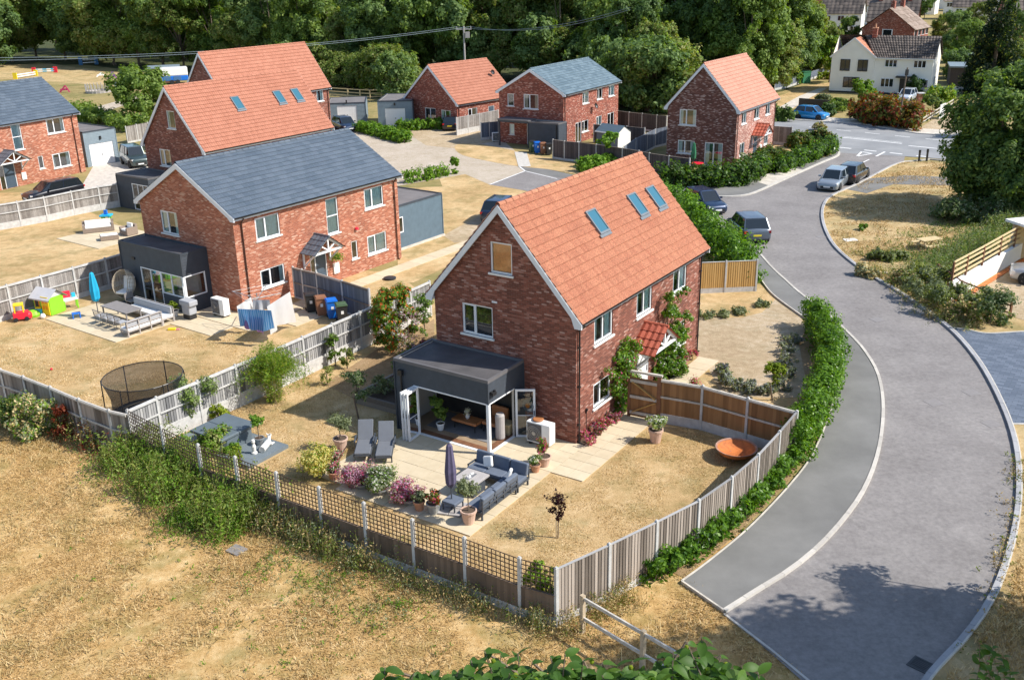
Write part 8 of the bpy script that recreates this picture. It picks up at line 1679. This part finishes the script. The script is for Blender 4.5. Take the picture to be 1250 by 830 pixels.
bush(48, 530, 1.7, 1.0, 4500, .06, ['leaf_grey', 'leaf_straw', 'leaf_bright'], 'pale feathery bush against the fence at the left', 501); bush(14, 518, 1.2, .8, 2200, .06, ['leaf_dark', 'leaf_weed'], 'dark bush at the far left by the fence', 502); bush(78, 535, 1.5, .4, 1300, .05, ['leaf_rust'], 'narrow rusty red dock plant against the fence', 503); bush(208, 575, 1.4, 1.0, 4200, .055, ['leaf_laurel', 'leaf_weed'], 'bright leafy bush at the trellis end post', 504)
# leaf litter and thin verge between hedge and pavement
XY, g = scatter(P2((832, 708), (905, 650), (962, 588), (1004, 520), (1014, 480), (990, 500), (950, 585), (880, 655), (800, 712)), 9000, 20)
C_ = np.concatenate([XY, g.uniform(.015, .05, (len(XY), 1))], 1); stuffed(inst('leaf_litter', leaf_mesh('leaf_litter', C_, .03, ['leaf_straw', 'leaf_weed'], g.choice(2, len(C_), p=[.85, .15]), up=3, seed=21)), 'brown leaf litter on the soil strip under the pavement hedge', 'leaf litter')
XY, g = scatter([(x, y) for x, y in KR[45:]]+P2((1176, 199), (1240, 240), (1180, 290), (1150, 345)), 26000, 22)
stuffed(inst('dry_grass', blade_mesh('dry_grass', density(XY, g, .9, -.2, 5), .12, .05, 'blade_dry', 1.0, 23, .05)), 'bleached grass on the verge inside the road bend', 'dry grass')
XY, g = scatter(P2((1256, 560), (1250, 650), (1230, 730), (1150, 835), (1300, 900), (1400, 600)), 22000, 24)
stuffed(inst('dry_grass', blade_mesh('dry_grass', density(XY, g, .9, -.3, 6), .13, .03, 'blade_dry', .9, 25, .05)), 'straw grass on the verge at the bottom right corner', 'dry grass')
# ---------------------------------------------------------------- big-leaved tree whose top twigs reach into the bottom of the picture
g = np.random.default_rng(600); bx, by = 1.2, 9.6
ft = thing('walnut_tree', 'big-leaved green tree with round fruits reaching up along the bottom edge', 'tree', (bx, by, 0)); m = MB(); m.tube((0, 0, 0), (0, -.3, 6), .24, .16); m.tube((0, -.3, 6), (0, -.2, 9.3), .16, .06)
def leafshape(name, L, W, mat, curl):
    mm = MB(); n = 5; L_ = []; R_ = []; Cn = []
    for i in range(n+1): f = i/n; w = W*math.sin(PI*min(1, f*.93+.04))**.75; z = -curl*f*f*L; L_.append(mm.pt((f*L, w, z+w*.25))); R_.append(mm.pt((f*L, -w, z+w*.25))); Cn.append(mm.pt((f*L, 0, z)))
    for i in range(n): mm.f += [[L_[i], Cn[i], Cn[i+1], L_[i+1]], [Cn[i], R_[i], R_[i+1], Cn[i+1]]]; mm.m += [0, 0]; mm.t += [.5, .5]
    return mm.mesh(name, mat, True)
LV = [leafshape('leaf', .18, .052, 'leaf_fig', .45), leafshape('leaf', .14, .044, 'leaf_fig', .7), leafshape('leaf', .20, .055, 'leaf_fig', .25)]
def twig(root, px, py, z, ln, nl, g, up=(0, 0, 1), fruits=0):
    """a leafy twig whose tip stands where the photo shows it"""
    o = root.location; tip = Vector(G(px, py, z))-Vector(o); base = tip+Vector((g.normal()*.12, g.normal()*.1-.1, -ln)); mm = MB(); mm.tube(base, tip, .012, .006, 5); mm.build('twig', 'bark', root)
    for i in range(nl):
        f = .15+.85*(i+.5)/nl; p = base.lerp(tip, f); a = i*2.4+g.normal()*.3; lo = inst('leaf', LV[g.integers(3)], root); el = g.uniform(-.1, .6)
        lo.matrix_local = Matrix.Translation(p) @ Matrix.Rotation(a, 4, 'Z') @ Matrix.Rotation(-el, 4, 'Y') @ Matrix.Rotation(g.normal()*.4, 4, 'X') @ Matrix.Diagonal((*(g.uniform(.75, 1.2),)*3, 1))
    for k in range(fruits): mm = MB(); mm.lathe([(.005, 0), (.022, .01), (.028, .03), (.02, .05), (0, .056)], 8, 0, tuple(tip+Vector((g.normal()*.06, g.normal()*.06, -.08-.06*k)))); mm.build('fruit', 'leaf_yellow', root)
tips = [(470, 815), (505, 822), (575, 806), (592, 795), (612, 800), (632, 797), (650, 808), (672, 802), (690, 798), (712, 806), (735, 808), (752, 812), (772, 806), (800, 800), (822, 795), (838, 783), (856, 776), (862, 790), (880, 800), (905, 812), (925, 820), (560, 818), (600, 815), (700, 818), (850, 808), (660, 822), (780, 820), (622, 822), (735, 824), (812, 818)]
for i, (x, y) in enumerate(tips): twig(ft, x, y, 10.4+.25*math.sin(i), .45, 9, g, fruits=1 if i % 3 == 0 else 0); 
for x, y in tips[::3]: p = Vector(G(x, y, 9.9))-ft.location; m.tube((0, -.2, 8.8), tuple(p), .05, .015, 5)
m.build('trunk', 'bark', ft)
big = MB()
for i in range(900):
    x = g.uniform(455, 940); y = 838-13*math.sin((x-455)/485*PI)-max(0, 22*math.exp(-((x-850)/40)**2))+abs(g.normal())*16-4; p = Vector(G(x, y, 10.2+.3*math.sin(x*.05)+g.normal()*.12))-ft.location; L_ = g.uniform(.12, .2); W_2 = L_*.29; cu = g.uniform(.2, .7)
    big.T = Matrix.Translation(p) @ Matrix.Rotation(g.uniform(0, 6.28), 4, 'Z') @ Matrix.Rotation(g.uniform(-.5, .5), 4, 'Y') @ Matrix.Rotation(g.normal()*.5, 4, 'X'); t_ = g.random()
    for k in range(4): f0, f1 = k/4, (k+1)/4; wa_, wb2 = [W_2*math.sin(PI*min(1, f*.93+.04))**.75 for f in (f0, f1)]; za, zb_ = -cu*f0*f0*L_, -cu*f1*f1*L_; big.face([(f0*L_, wa_, za+wa_*.25), (f0*L_, 0, za), (f1*L_, 0, zb_), (f1*L_, wb2, zb_+wb2*.25)], 0, t_); big.face([(f0*L_, 0, za), (f0*L_, -wa_, za+wa_*.25), (f1*L_, -wb2, zb_+wb2*.25), (f1*L_, 0, zb_)], 0, t_)
big.T = None; big.build('leaves', 'leaf_fig', ft, stuff=True)
cl = [(g.normal()*1.3, g.normal()*.9-1.2, g.uniform(6.2, 7.9), g.uniform(.6, .9)) for _ in range(26)]; P_, nn = clump_pts(g, cl, 5200, .4); P_ = P_
inst('crown', leaf_mesh('crown', P_, .10, 'leaf_fig', seed=601, normals=nn), ft, stuff=True)
f2 = thing('young_tree', 'pale green leafy sapling at the bottom right corner', 'tree', (*G2(1210, 900), 0)); mm = MB(); tp = Vector(G(1208, 800, 5.5))-f2.location; mm.tube((tp.x, tp.y, 0), tuple(tp), .05, .015, 6); mm.build('trunk', 'bark', f2)
for (x, y) in ((1196, 786), (1212, 790), (1225, 800), (1204, 806), (1218, 818), (1232, 822), (1195, 815)): twig(f2, x, y, 5.6, .55, 9, g)
make_tree('dark leafy branch hanging into the right edge beside the kerb', 6.0, 1.0, 1.5, 3500, .07, ['leaf_tree', 'leaf_laurel'], 604, 14, loc=(*G2(1285, 735), 0), trunk=.08)
